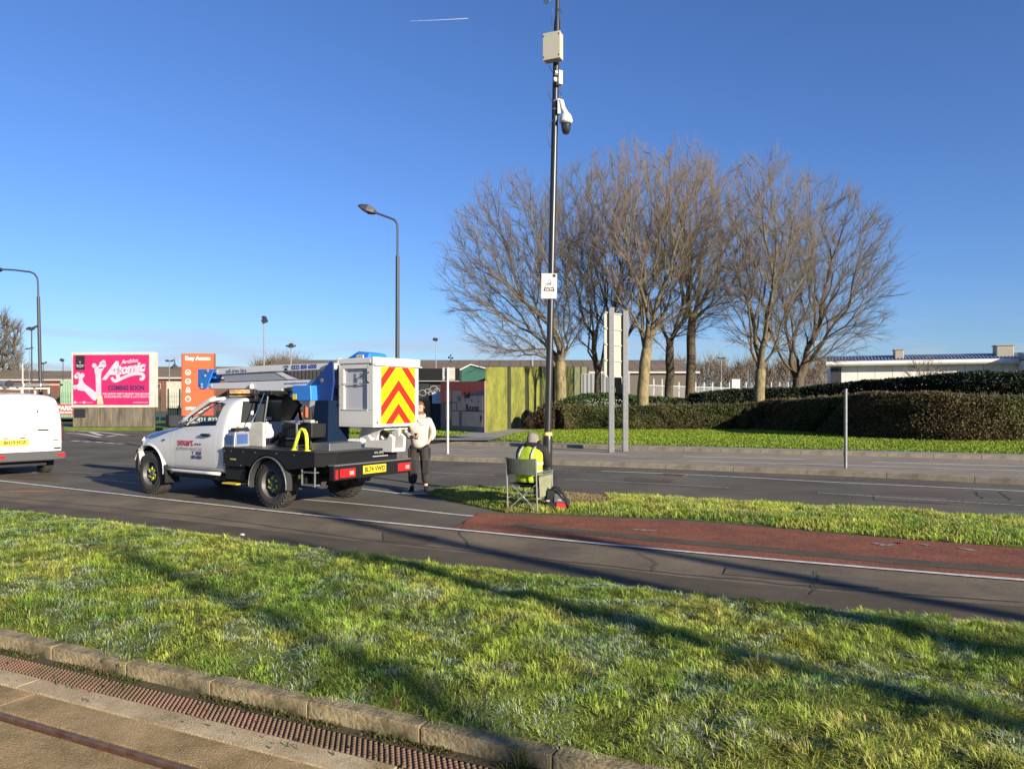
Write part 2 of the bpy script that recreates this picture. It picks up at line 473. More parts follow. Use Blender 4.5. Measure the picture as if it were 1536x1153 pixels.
# median between the carriageways: kerb stones + asphalt strip
def kerb_run(name_owner, P, w, h, piece, m, z0=0.0, side=1, jitter=0.004, limx=None, gap=0.012):
    """individual kerb stones along polyline P as children of a structure empty-less strip"""
    D = dense(P, 0.05); acc = 0; last = 0; pieces = 0; segs = [D[0]]
    res = []
    for a, b in zip(D[:-1], D[1:]):
        acc += math.dist(a, b)
        if acc >= piece: segs.append(b); acc = 0
    for a, b in zip(segs[:-1], segs[1:]):
        A = Vector(a); B = Vector(b)
        if limx and not (limx[0] < A.x < limx[1]): continue
        t = (B - A); Ln = t.length; t.normalize(); n = Vector((-t.y, t.x)) * side
        res.append((A, B, t, n, Ln))
    out = []
    me = None
    for (A, B, t, n, Ln) in res:
        bb = MB(); r = 0.02
        prof = [(0, -0.25), (0, h - r), (r * .3, h - r * .3), (r, h), (w, h), (w, -0.25)]
        if me is None:
            bb.prism(prof, 'x', gap / 2, piece - gap / 2)
            me = bb.mesh('kerb_stone'); me.materials.append(m)
        o = bpy.data.objects.new('kerb_stone', me); COL.objects.link(o)
        M = Matrix(((t.x, n.x, 0, A.x), (t.y, n.y, 0, A.y), (0, 0, 1, z0 + random.uniform(-jitter, jitter)), (0, 0, 0, 1)))
        if side < 0:
            # keep handedness: flip along t
            M = Matrix(((-t.x, n.x, 0, B.x), (-t.y, n.y, 0, B.y), (0, 0, 1, z0 + random.uniform(-jitter, jitter)), (0, 0, 0, 1)))
        M = M @ Matrix.Diagonal(((Ln + .0) / piece, 1, 1, 1))
        o.parent = name_owner
        o.matrix_local = M
        out.append(o)
    return out
ki = [tuple(p) for p in kerb_far]
M_pale = mat('asphalt_pale', (0.30, 0.262, 0.205), 0.9, spec=.1, col2=(0.21, 0.186, 0.15), nscale=0.5, bump=.5, bscale=90, fine=.3, fscale=60)
sheet('far_carriageway', [tuple(p) for p in offs(ki, 1.0)] + [tuple(p) for p in offs(kerb2, .05)][::-1], M_pale, z=0.003)
med = sheet('central_reservation', [tuple(p) for p in offs(ki, 0.10)] + [tuple(p) for p in offs(ki, 1.05)][::-1], M_pale, z=0.125)
kerb_run(med, ki, 0.125, 0.13, 1.6, M_kerb, limx=(-22, 22))
mb = MB(); Q = offs(ki, 1.05); Q2 = offs(ki, 1.17)
for i in range(len(Q) - 1):
    mb.add([(*Q[i], -.02), (*Q[i + 1], -.02), (*Q2[i + 1], -.02), (*Q2[i], -.02), (*Q[i], .128), (*Q[i + 1], .128), (*Q2[i + 1], .128), (*Q2[i], .128)], [(4, 5, 6, 7), (2, 3, 7, 6), (0, 1, 5, 4)])
mb.build('kerb_back_edge', M_kerb, med)
# channel line of setts at the kerb foot
# far footway and verge bank
fw = sheet('far_footway', [tuple(p) for p in offs(kerb2, 0.1)] + [tuple(p) for p in offs(kerb2, 1.0)][::-1], M_slab, z=0.112)
kerb_run(fw, kerb2, 0.13, 0.12, 1.2, M_kerb, limx=(-30, 28))

# far grass bank: gentle rise
bank_front = offs(kerb2, 0.95)
def bankz(x, y, fr=None):
    # distance behind kerb2 approximated along y
    yy = np.interp(x, [p[0] for p in bank_front], [p[1] for p in bank_front])
    return 0.11 + np.clip((y - yy) / 12.0, 0, 1) * 0.06
xs = np.linspace(-9.0, 30, 60); V = []; Fq = []
NR = 10
for i, x in enumerate(xs):
    y0 = float(np.interp(x, [p[0] for p in bank_front], [p[1] for p in bank_front]))
    for j in range(NR + 1):
        y = y0 + (24 * (j / NR) ** 1.5)
        V.append((x, y, float(bankz(x, y))))
for i in range(len(xs) - 1):
    for j in range(NR):
        a = i * (NR + 1) + j; Fq.append((a, a + NR + 1, a + NR + 2, a + 1))
np_mesh('far_verge', np.array(V), np.array(Fq), mat('verge_turf', (0.11, 0.15, 0.02), 0.95, col2=(0.06, 0.085, 0.015), nscale=1.5, bump=1.0, bscale=12), kind='structure')
# path across the bank to the hoarding
sheet('path', [(*G(640, 661, .14)[:2],), (*G(735, 662, .14)[:2],), (*G(770, 651, .14)[:2],), (*G(832, 641, .14)[:2],), (*G(815, 635, .14)[:2],), (*G(735, 645, .14)[:2],), (*G(700, 652, .14)[:2],)], M_slab, z=0.185)

# grassed forecourt to the left behind the junction
sheet('left_verge', [(WX(92, 42.85), 42.85), (WX(234, 42.85), 42.85), (WX(245, 41.5), 41.5), (WX(340, 40.5), 40.5), (-12, 44), (-12, 70), (-38, 70)], mat('verge_turf', (0, 0, 0)), z=0.2, thick=.25)
sheet('yard', [(-75, 62), (-12.2, 60), (-12.2, 120), (-110, 120)], M_asph, z=0.216)

# paving slab the standing man stands on
sheet('paving_slab', [tuple(G(600, 742)[:2]), tuple(G(655, 744)[:2]), tuple(G(664, 738)[:2]), tuple(G(612, 734)[:2])], M_slab, z=0.02)
b = MB(); c0 = G(52, 736); b.box(c0.x - .42, c0.x + .42, c0.y - .17, c0.y + .17, 0.0, 0.022)
b.build('manhole_cover', mat('rust_iron', (0.20, 0.11, 0.06), 0.8, 0.2, col2=(0.10, 0.06, 0.04), nscale=12, bump=0.6, bscale=60), kind='structure')
b = MB(); c0 = G(52, 736); b.box(c0.x - .36, c0.x + .36, c0.y - .12, c0.y + .12, 0.0225, 0.025); b.build('plate', MATS['rust_iron'], COL.objects['manhole_cover'])

# ---------------- tramway in the foreground
ZT = -0.085
def trpoly(s0, s1, n0, n1): return [TR(s0, n0)[:2], TR(s1, n0)[:2], TR(s1, n1)[:2], TR(s0, n1)[:2]]
sheet('track_bed', trpoly(-40, 30, -30, 3.42), M_conc2, z=ZT - 0.06)
# near kerb stones (0.72 m) each its own piece
kt = sheet('track_gutter', trpoly(-12, 7, 3.315, 3.42), mat('gutter_silt', (0.10, 0.075, 0.035), 0.95, col2=(0.045, 0.045, 0.018), nscale=9, bump=1.0, bscale=40), z=ZT + 0.006)
KME = []
for v in range(4):
    bm = bmesh.new()
    bmesh.ops.create_cube(bm, size=1)
    for vv in bm.verts: vv.co = Vector((vv.co.x * 0.740, vv.co.y * 0.12, vv.co.z * 0.26))
    bmesh.ops.bevel(bm, geom=bm.edges[:], offset=0.007, segments=2, affect='EDGES')
    bmesh.ops.subdivide_edges(bm, edges=[e for e in bm.edges if e.calc_length() > .2], cuts=7, use_grid_fill=True)
    rr = np.random.default_rng(40 + v)
    for vv in bm.verts:
        if abs(vv.co.x) < .36: vv.co += Vector((0, rr.normal(0, .0026), rr.normal(0, .0022)))
    me = bpy.data.meshes.new('kerb_stone'); bm.to_mesh(me); bm.free(); me.materials.append(M_kerb_near)
    me.polygons.foreach_set('use_smooth', [True] * len(me.polygons)); me.set_sharp_from_angle(angle=math.radians(30)); KME.append(me)
for k in range(-12, 8):
    o = bpy.data.objects.new('kerb_stone', KME[k % 4]); COL.objects.link(o); o.parent = kt
    p = TR(k * 0.742 - 0.30, 3.452)
    o.location = (p[0], p[1], -0.118 + random.uniform(-.006, .006)); o.rotation_euler = (random.uniform(-.012, .012), random.uniform(-.002, .002), math.radians(-25.6) + random.uniform(-.002, .002))
# ribbed red-brown strip: base + rows of small raised studs
gr = sheet('ribbed_strip', trpoly(-12, 7, 3.145, 3.313), M_grat, z=ZT)
base = MB()
rows = []
ns = np.arange(3.155, 3.31, 0.024); ss = np.arange(-7.5, 3.2, 0.034)
V = []; Fc = []
for j, n in enumerate(ns):
    for i, s in enumerate(ss):
        p = Vector(TR(s + (0.017 if j % 2 else 0), n))
        hx = ND * 0.0115; hy = NN * 0.0075; k = len(V)
        for dx, dy in ((-1, -1), (1, -1), (1, 1), (-1, 1)):
            q = p + hx * dx + hy * dy; V.append((q.x, q.y, ZT - .002))
        for dx, dy in ((-1, -1), (1, -1), (1, 1), (-1, 1)):
            q = p + hx * dx * .75 + hy * dy * .75; V.append((q.x, q.y, ZT + 0.011))
        for f in ((4, 5, 6, 7), (0, 1, 5, 4), (1, 2, 6, 5), (2, 3, 7, 6), (3, 0, 4, 7)): Fc.append(tuple(k + t for t in f))
o = np_mesh('stud', np.array(V), np.array(Fc), M_grat, parent=gr, kind='stuff')
# concrete slabs beside the rail, jointed
cs = sheet('track_slab', trpoly(-12, 7, 2.99, 3.143), M_conc, z=ZT - 0.05)
sj = [-9.6, -7.2, -4.85, -2.12, 0.6, 3.2, 6]
for a_, b_ in zip(sj[:-1], sj[1:]):
    b = MB(); P = trpoly(a_ + .006, b_ - .006, 2.985, 3.141); b.prism(P, 'z', ZT - .2, ZT + random.uniform(-.003, .003))
    b.build('concrete_slab', M_conc, cs)
    b = MB(); P = trpoly(a_ + .006 + .2, b_ - .006 + .2, 2.735, 2.972); b.prism(P, 'z', ZT - .2, ZT - 0.006 + random.uniform(-.003, .003))
    b.build('concrete_slab', M_conc2, cs)
ra = MB(); P = trpoly(-14, 8, 2.655, 2.725); ra.prism(P, 'z', ZT - .2, ZT - .028)
r_ = ra.build('tram_rail', M_rust, kind='structure')
ra = MB(); P = trpoly(-14, 8, 2.690, 2.722); ra.prism(P, 'z', ZT - .1, ZT - .006); ra.build('rail_head', M_rail, r_, bevel=0.004)
ra = MB(); P = trpoly(-14, 8, 2.655, 2.664); ra.prism(P, 'z', ZT - .1, ZT - .008); ra.build('rail_keeper', M_rust, r_)
sheet('track_infill', trpoly(-14, 8, 1.3, 2.65), M_conc2, z=ZT - 0.012)

# wear on the surfaces: cracks, seams, patches
M_crack = mat('crack', (0.040, 0.036, 0.032), 0.95)
def crack(pts, w=.012, n=6, jit=.05, z=.0135):
    P = [Vector(p) for p in pl(pts)]; Q = []
    for a_, c_ in zip(P[:-1], P[1:]):
        for i in range(n): t = i / n; q = a_.lerp(c_, t); Q.append((q.x + random.uniform(-jit, jit), q.y + random.uniform(-jit, jit)))
    Q.append(tuple(P[-1])); b = MB()
    A = offs(Q, w / 2); B = offs(Q, -w / 2)
    for p, q in zip(A, B): b.v.append((*p, z)); b.v.append((*q, z))
    for i in range(len(Q) - 1): b.f.append((2 * i, 2 * i + 1, 2 * i + 3, 2 * i + 2))
    b.build('surface_crack', M_crack, kind='structure')
crack([(0, 745), (300, 775), (560, 812)], .018, 14, .02); crack([(560, 812), (800, 838), (1000, 860), (1250, 884), (1536, 905)], .02, 12, .025)
crack([(700, 782), (690, 800), (705, 822)], .012, 5, .03); crack([(1220, 858), (1228, 872), (1215, 893)], .012, 6, .03); crack([(960, 830), (985, 846), (975, 858)], .012, 6, .03)
crack([(820, 733), (960, 745), (1200, 762)], .016, 14, .02, .007); crack([(900, 722), (1100, 735), (1536, 764)], .014, 16, .02, .007); crack([(1464, 737), (1474, 748)], .02, 5, .03, .007); crack([(1500, 738), (1516, 750)], .02, 5, .03, .007)
crack([(300, 752), (180, 740), (60, 728)], .014, 10, .03, .007)
def patch(pts, m, z): sheet('tarmac_patch', pl(pts), m, z=z)
patch([(574, 799), (655, 806), (640, 818), (575, 812)], M_asph_dk, .0105)
patch([(1090, 852), (1330, 872), (1320, 884), (1085, 862)], mat('asphalt_patch', (.15, .125, .095), .9, spec=.2, col2=(.10, .085, .066), nscale=2, bump=.5, bscale=100, fine=.3, fscale=110), .0108)
patch([(940, 716), (1010, 719), (1004, 726), (938, 722)], M_asph_dk, .0045)
patch([(1310, 741), (1420, 747), (1424, 757), (1312, 750)], mat('asphalt_patch', (0, 0, 0)), .0045)
patch([(20, 712), (90, 716), (88, 722), (10, 718)], M_asph_dk, .0045)
b = MB(); c0 = G(1010, 712.5); b.box(-.28, .28, -.2, .2, .0, .012, Matrix.Translation((c0.x, c0.y, 0)) @ Matrix.Rotation(math.radians(-27), 4, 'Z')); dg_ = b.build('road_gully', MATS['rust_iron'], kind='structure')
for k in range(6): b = MB(); b.box(-.25, .25, -.17 + k * .06, -.145 + k * .06, .0125, .016, Matrix.Translation((c0.x, c0.y, 0)) @ Matrix.Rotation(math.radians(-27), 4, 'Z')); b.build('bar', M_crack, dg_)
# ================================================================ GRASS
M_blade = leaf_mat('grass_blades', 0.30, 0.55)
ve_x = [p[0] for p in verge_edge]; ve_y = [p[1] for p in verge_edge]
def kerb_y(x): return (3.50 - 0.432 * x) / 0.902
def vz(x, y):
    x = np.asarray(x); y = np.asarray(y)
    e0 = y - kerb_y(x); e1 = np.interp(x, ve_x, ve_y) - y
    edge = np.clip(np.minimum(e0 / 0.3, e1 / 0.5), 0, 1)
    return 0.004 + edge * (0.035 + 0.075 * fbm(x, y, 0.9, 3) + 0.060 * vnoise(x, y, 0.20, 9) ** 1.3)
# soil surface
gx = np.arange(-16, 11, 0.12); V = []; NR = 34
for x in gx:
    y0 = float(kerb_y(x)); y1 = float(np.interp(x, ve_x, ve_y)) - .02
    if y1 < y0 + .05: y1 = y0 + .05
    t = np.linspace(0, 1, NR); y = y0 + (y1 - y0) * t
    V.append(np.stack([np.full(NR, x), y, vz(np.full(NR, x), y) - 0.012], 1))
V = np.concatenate(V); n = len(gx)
Fc = [(i * NR + j, (i + 1) * NR + j, (i + 1) * NR + j + 1, i * NR + j + 1) for i in range(n - 1) for j in range(NR - 1)]
np_mesh('verge_soil', V, np.array(Fc), M_soil, kind='structure', smooth=True)

def blades(name, x, y, z, h, w, lean, az, cols, m, n_lean=None):
    """3-triangle bent blades. arrays length n"""
    n = len(x)
    ca = np.cos(az); sa = np.sin(az)
    wx = -sa; wy = ca            # width direction
    P = np.empty((n, 5, 3), np.float32)
    l1 = h * lean * 0.28; l2 = h * lean
    hz = h * np.sqrt(np.clip(1 - (lean * .88) ** 2, .10, 1))
    for k, (dl, dh, ww) in enumerate(((0, 0, .5), (0, 0, -.5), (1, .62, .42), (1, .62, -.42))):
        ll = l1 if dl else 0
        P[:, k, 0] = x + ca * ll + wx * w * ww
        P[:, k, 1] = y + sa * ll + wy * w * ww
        P[:, k, 2] = z + hz * dh
    P[:, 4, 0] = x + ca * l2; P[:, 4, 1] = y + sa * l2; P[:, 4, 2] = z + hz * (1 - .25 * lean)
    base = (np.arange(n) * 5)[:, None]
    T = np.concatenate([base + np.array([[0, 1, 3]]), base + np.array([[0, 3, 2]]), base + np.array([[2, 3, 4]])], 0)
    C = np.repeat(cols, 5, axis=0).reshape(n, 5, 3)
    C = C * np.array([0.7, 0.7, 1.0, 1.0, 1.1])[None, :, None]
    return np_mesh(name, P.reshape(-1, 3), T, m, cols=np.clip(C.reshape(-1, 3), 0, 1), kind='stuff')

def grass_cols(x, y, r, frost=1.0, straw=0.10):
    n = len(x)
    g1 = np.array([0.36, 0.46, 0.06]); g2 = np.array([0.20, 0.32, 0.045]); yel = np.array([0.44, 0.44, 0.08])
    st = np.array([0.55, 0.45, 0.22]); fr = np.array([0.46, 0.56, 0.50])
    a = np.clip((fbm(x, y, 0.7, 21) - .35) / .3, 0, 1)[:, None]
    c = g2 * (1 - a) + g1 * a
    b = np.clip((fbm(x, y, 0.5, 31) - .52) / .18, 0, 1)[:, None] * 0.75
    c = c * (1 - b) + yel * b
    c = c * (0.75 + 0.5 * r.random((n, 1))) * (.72 + .75 * vnoise(x, y, .16, 88))[:, None]
    s = r.random(n) < straw * (0.3 + 1.6 * vnoise(x, y, .5, 44)); c[s] = st * (0.6 + .5 * r.random((s.sum(), 1)))
    f = np.clip((fbm(x, y, 0.30, 51) - .53) / .12, 0, 1) * frost
    f = f * (r.random(n) < .42)
    f = (f * 0.85)[:, None]
    c = c * (1 - f) + fr * (0.7 + .5 * r.random((n, 1))) * f
    return c
# foreground verge
N = 2000000
r = np.random.default_rng(5)
X = r.uniform(-11.5, 7.5, N); Y = r.uniform(0.5, 14, N)
y0 = kerb_y(X); y1 = np.interp(X, ve_x, ve_y)
edge_n = 0.10 * (vnoise(X, Y, .35, 77) - .5)
ok = (Y > y0 - .035 + edge_n * 1.3) & (Y < y1 - .03 + edge_n * 1.4)
inview = (np.abs(X) < 0.70 * Y + 1.3)
ok &= inview
dist = np.sqrt(X * X + Y * Y)
ok &= r.random(N) < np.clip(6.5 / dist, .40, 1)
X = X[ok]; Y = Y[ok]; dist = dist[ok]
# clump the blades around tuft centres
NC = 9000
cxx = r.uniform(-11.5, 7.5, NC); cyy = r.uniform(0.5, 14, NC)
cell = {}
lay = r.random(len(X)) < .5
gsz = np.where(lay, 0.23, 0.13); ra_ = np.where(lay, .5, 1.1)
Xr = X * np.cos(ra_) - Y * np.sin(ra_); Yr = X * np.sin(ra_) + Y * np.cos(ra_)
Xr = Xr + .25 * (vnoise(X, Y, .4, 101) - .5); Yr = Yr + .25 * (vnoise(X, Y, .4, 102) - .5)
tx = np.floor(Xr / gsz); ty = np.floor(Yr / gsz)
hx = np.sin(tx * 127.1 + ty * 311.7 + gsz * 99) * 43758.5453; hx = hx - np.floor(hx)
hy = np.sin(tx * 269.5 + ty * 183.3 + gsz * 77) * 43758.5453; hy = hy - np.floor(hy)
hh = np.sin(tx * 419.2 + ty * 371.9 + gsz * 55) * 43758.5453; hh = hh - np.floor(hh)
cxr = (tx + .1 + .8 * hx) * gsz - (Xr - (X * np.cos(ra_) - Y * np.sin(ra_))); cyr = (ty + .1 + .8 * hy) * gsz - (Yr - (X * np.sin(ra_) + Y * np.cos(ra_)))
ccx = cxr * np.cos(ra_) + cyr * np.sin(ra_); ccy = -cxr * np.sin(ra_) + cyr * np.cos(ra_)
pull = np.where(r.random(len(X)) < .55, 0.10 + 0.35 * hh, 0.0)
X2 = X * (1 - pull) + ccx * pull; Y2 = Y * (1 - pull) + ccy * pull
dd = np.sqrt((X2 - ccx) ** 2 + (Y2 - ccy) ** 2)
tall = fbm(X, Y, 0.55, 61)
H = (0.025 + 0.028 * np.clip((tall - .3) / .4, 0, 1) + 0.045 * hh * np.exp(-(dd / .07) ** 2)) * r.uniform(.55, 1.3, len(X))
frost = np.clip((fbm(X2, Y2, 0.30, 51) - .53) / .12, 0, 1)
H *= 1 - .30 * frost
y1 = np.interp(X2, ve_x, ve_y)
H *= np.clip((y1 - Y2) / .25, .55, 1)
az = np.arctan2(Y2 - ccy, X2 - ccx) + r.normal(0, .6, len(X))
sw = 6.28 * fbm(X2, Y2, .45, 71); az = np.where(r.random(len(X)) < .25, sw * 1.7 + r.normal(0, .7, len(X)), az)
lean = np.clip(0.35 + 0.5 * r.random(len(X)) + np.clip(dd / .10, 0, 1) * .45 + .1 * frost, 0, 1.1)
Wd = 0.0024 + 0.0020 * r.random(len(X)) + 0.00030 * np.clip(dist - 5, 0, 8)
cols = grass_cols(X2, Y2, r, frost=1.0); print('BLADES', len(X2))
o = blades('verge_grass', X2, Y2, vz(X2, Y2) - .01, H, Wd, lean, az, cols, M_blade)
tag(o, 'frosted rough grass covering the near verge between tramway and footway', 'grass')

# fallen leaves and flattened bare spots on the verge
NL = 900
lx = r.uniform(-9, 6, NL); ly = r.uniform(3, 12, NL); kk = (ly > kerb_y(lx) + .05) & (ly < np.interp(lx, ve_x, ve_y)) & (vnoise(lx, ly, 1.2, 5) > .45); lx = lx[kk]; ly = ly[kk]; nl = len(lx)
V = np.empty((nl, 4, 3)); a_ = r.uniform(0, 6.28, nl); sz = r.uniform(.010, .022, nl); zz = vz(lx, ly) + r.uniform(.008, .03, nl)
for k, (u_, w_, dz) in enumerate(((-1, 0, 0), (0, .6, .25), (1, 0, 0), (0, -.6, .2))):
    V[:, k, 0] = lx + (np.cos(a_) * u_ - np.sin(a_) * w_) * sz; V[:, k, 1] = ly + (np.sin(a_) * u_ + np.cos(a_) * w_) * sz; V[:, k, 2] = zz + dz * sz + r.normal(0, .2, nl) * sz
lc = np.array([[.22, .12, .05]]) * r.uniform(.5, 1.6, (nl, 1)); o = np_mesh('fallen_leaves', V.reshape(-1, 3), (np.arange(nl) * 4)[:, None] + np.array([[0, 1, 2, 3]]), M_blade, cols=np.repeat(lc, 4, axis=0), kind='stuff')
tag(o, 'scattered small brown leaves lying in the near verge grass', 'leaves')

# median grass strip
med_top = pl([(640, 740), (668, 736), (700, 734), (760, 734), (870, 745), (1000, 751), (1100, 757), (1300, 767), (1536, 785)])
d1 = (Vector(med_top[-1]) - Vector(med_top[-2])).normalized(); med_top.append(tuple(Vector(med_top[-1]) + d1 * 14))
med_bot = pl([(640, 742), (668, 749), (700, 757), (760, 769), (870, 773), (1000, 778), (1100, 785), (1300, 803), (1536, 822)])
d1 = (Vector(med_bot[-1]) - Vector(med_bot[-2])).normalized(); med_bot.append(tuple(Vector(med_bot[-1]) + d1 * 14))
mtx, mty = zip(*med_top); mbx, mby = zip(*med_bot)
def mz(x, y):
    a = np.interp(x, mbx, mby); b = np.interp(x, mtx, mty)
    e = np.clip(np.minimum(y - a, b - y) / .35, 0, 1)
    return 0.012 + e * (0.05 + .05 * fbm(x, y, .8, 91))
gx = np.linspace(mtx[0], 15, 160); V = []; NR = 12
for x in gx:
    a = float(np.interp(x, mbx, mby)); b = float(np.interp(x, mtx, mty)); yy = np.linspace(a, max(b, a + .02), NR)
    V.append(np.stack([np.full(NR, x), yy, mz(np.full(NR, x), yy) - .006], 1))
V = np.concatenate(V); n = len(gx)
Fc = [(i * NR + j, (i + 1) * NR + j, (i + 1) * NR + j + 1, i * NR + j + 1) for i in range(n - 1) for j in range(NR - 1)]
np_mesh('median_soil', V, np.array(Fc), M_soil, kind='structure', smooth=True)
N = 260000
X = r.uniform(mtx[0], 10.5, N); Y = r.uniform(8.5, 15.5, N)
a = np.interp(X, mbx, mby); b = np.interp(X, mtx, mty); e = .12 * (vnoise(X, Y, .4, 14) - .5)
ok = (Y > a + e) & (Y < b - e) & (X < .7 * Y + 1.5)
X = X[ok]; Y = Y[ok]; n = len(X)
worn = (np.abs(X - G(862, 755).x) < .55) & (Y > 11.9)
hh = vnoise(X, Y, .25, 15)
Hm = (0.05 + .085 * np.clip(hh - .2, 0, 1)) * r.uniform(.5, 1.25, n); Hm[worn] *= .6
Hm *= np.where(X < .3, .65, 1)
cols = grass_cols(X, Y, r, frost=0.12, straw=.16)
cols[worn] = np.array([.38, .30, .15]) * (.6 + .5 * r.random((worn.sum(), 1)))
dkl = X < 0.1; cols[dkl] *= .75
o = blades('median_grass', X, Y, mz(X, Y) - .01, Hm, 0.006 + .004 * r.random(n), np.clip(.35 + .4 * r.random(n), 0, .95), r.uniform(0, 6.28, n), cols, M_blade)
tag(o, 'tufted grass strip between the red cycle path and the carriageway', 'grass')

# far bank grass
N = 150000
X = r.uniform(-9, 26, N); Y = r.uniform(21, 42, N)
f0 = np.interp(X, [p[0] for p in bank_front], [p[1] for p in bank_front])
ok = (Y > f0 + .1) & (X < .68 * Y + 2)
pa = [G(640, 661, .14), G(770, 651, .14), G(832, 641, .14)]; 
def inpath(x, y):
    P = np.array([[*G(640, 660, .14)[:2]], [*G(735, 662, .14)[:2]], [*G(770, 651, .14)[:2]], [*G(832, 641, .14)[:2]], [*G(815, 635, .14)[:2]], [*G(735, 645, .14)[:2]], [*G(700, 652, .14)[:2]]])
    c = np.zeros(len(x), bool); j = len(P) - 1
    for i in range(len(P)):
        xi, yi = P[i]; xj, yj = P[j]
        c ^= ((yi > y) != (yj > y)) & (x < (xj - xi) * (y - yi) / (yj - yi + 1e-9) + xi); j = i
    return c
ok &= ~inpath(X, Y)
X = X[ok]; Y = Y[ok]; n = len(X)
c = np.array([0.21, 0.31, 0.025]) * (.7 + .5 * fbm(X, Y, 1.5, 17))[:, None] * (.75 + .5 * r.random((n, 1)))
k = r.random(n) < .08; c[k] = np.array([.26, .23, .08])
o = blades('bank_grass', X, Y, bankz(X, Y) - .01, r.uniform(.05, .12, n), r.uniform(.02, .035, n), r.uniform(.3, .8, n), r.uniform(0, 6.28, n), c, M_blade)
tag(o, 'bright green mown grass on the far bank below the hedge', 'grass')

# debris, weeds and dry leaves along the kerb foot
N = 5200
s = r.uniform(-7, 3, N); nn = 3.325 + np.abs(r.normal(0, .022, N)); nn = np.where(r.random(N) < .72, 3.38 - np.abs(r.normal(0, .02, N)), nn); nn = np.where(r.random(N) < .12, r.uniform(3.0, 3.36, N), nn)
keep = vnoise(s, s * 0, .25, 88) > .45
s = s[keep]; nn = nn[keep]; n = len(s)
P = np.outer(s, np.array([ND.x, ND.y])) + np.outer(nn, np.array([NN.x, NN.y]))
c = np.where((r.random(n) < .45)[:, None], np.array([[.16, .11, .05]]), np.array([[.07, .10, .02]])) * (.6 + .8 * r.random((n, 1)))
o = blades('kerb_litter', P[:, 0], P[:, 1], np.full(n, ZT + .004), r.uniform(.012, .04, n), r.uniform(.004, .012, n), r.uniform(.5, .98, n), r.uniform(0, 6.28, n), c, M_blade)
tag(o, 'weeds and dry leaf debris lying along the foot of the near kerb', 'debris')
# straw tufts hanging over the kerb
for (px, py, nb, ln, colr, nm, lb) in [(598, 1088, 70, .16, (.45, .36, .17), 'dry_grass_tuft', 'bleached dead grass tuft flopping over the near kerb joint'),
                                     (788, 1150, 60, .20, (.30, .29, .05), 'grass_tuft', 'tall yellow green grass tuft growing in front of the near kerb')]:
    c0 = G(px, py, ZT); x = c0.x + r.normal(0, .02, nb); y = c0.y + r.normal(0, .02, nb)
    if ln < .18: y = y + .05; zz = np.full(nb, .0)
    else: zz = np.full(nb, ZT)
    o = blades(nm, x, y, zz - (.03 if ln < .18 else 0), r.uniform(.5, 1, nb) * ln, np.full(nb, .0035), r.uniform(.2, .95, nb), (r.uniform(3.6, 5.2, nb) if ln < .18 else r.uniform(0, 6.28, nb)), np.array([colr]) * (.7 + .5 * r.random((nb, 1))), M_blade)
    del o['kind']; tag(o, lb, 'grass')

# litter
M_paper = mat('paper_white', (0.75, 0.75, 0.74), 0.7)
for i, (px, py, sz, lb) in enumerate([(364, 803, .045, 'white paper scrap on the dark footway beside the grass edge, left of the two'), (757, 857, .04, 'white paper scrap lying at the grass edge in mid picture'), (612, 1108, .03, 'small crumpled white litter lying in the silt at the near kerb')]):
    c0 = G(px, py, .012 if py < 1000 else ZT); b = MB()
    for k in range(7):
        a0 = k * .9; b.add([(c0.x + random.uniform(-1, 1) * sz, c0.y + random.uniform(-.7, .7) * sz, c0.z + random.uniform(.002, .03)) for _ in range(3)], [(0, 1, 2)])
    tag(b.build('litter', M_paper), lb, 'litter')

# ================================================================ BARE TREES
def bark_mat(name, c1, c2, sc=14):
    return mat(name, c1, 0.9, col2=c2, nscale=sc, bump=0.8, bscale=30, stretch=(1, 1, .35))
M_bark_light = bark_mat('bark_light', (0.27, 0.215, 0.11), (0.10, 0.08, 0.04), 7)
M_bark_dark = bark_mat('bark_dark', (0.10, 0.075, 0.045), (0.055, 0.045, 0.03))
M_twig = mat('twigs', (0.150, 0.123, 0.086), 0.9)
M_limb = bark_mat('limbs', (0.15, 0.125, 0.075), (0.075, 0.06, 0.038))

def seg_mesh(name, P0, P1, R0, R1, m, parent, n=3, kind=None):
    P0 = np.asarray(P0); P1 = np.asarray(P1); R0 = np.asarray(R0)[:, None]; R1 = np.asarray(R1)[:, None]
    d = P1 - P0; L_ = np.linalg.norm(d, axis=1, keepdims=True) + 1e-9; d = d / L_
    ref = np.where(np.abs(d[:, 2:3]) > .9, np.array([[1., 0, 0]]), np.array([[0, 0, 1.]]))
    a = np.cross(d, ref); a /= np.linalg.norm(a, axis=1, keepdims=True) + 1e-9; b = np.cross(d, a)
    V = np.empty((len(P0), 2 * n, 3))
    for k in range(n):
        t = 2 * math.pi * k / n; o = a * math.cos(t) + b * math.sin(t)
        V[:, k] = P0 + o * R0; V[:, n + k] = P1 + o * R1
    base = (np.arange(len(P0)) * 2 * n)[:, None]; Fc = []
    for k in range(n):
        k2 = (k + 1) % n; Fc.append(base + np.array([[k, k2, n + k2, n + k]]))
    return np_mesh(name, V.reshape(-1, 3), np.concatenate(Fc, 0), m, parent=parent, kind=kind, smooth=True)

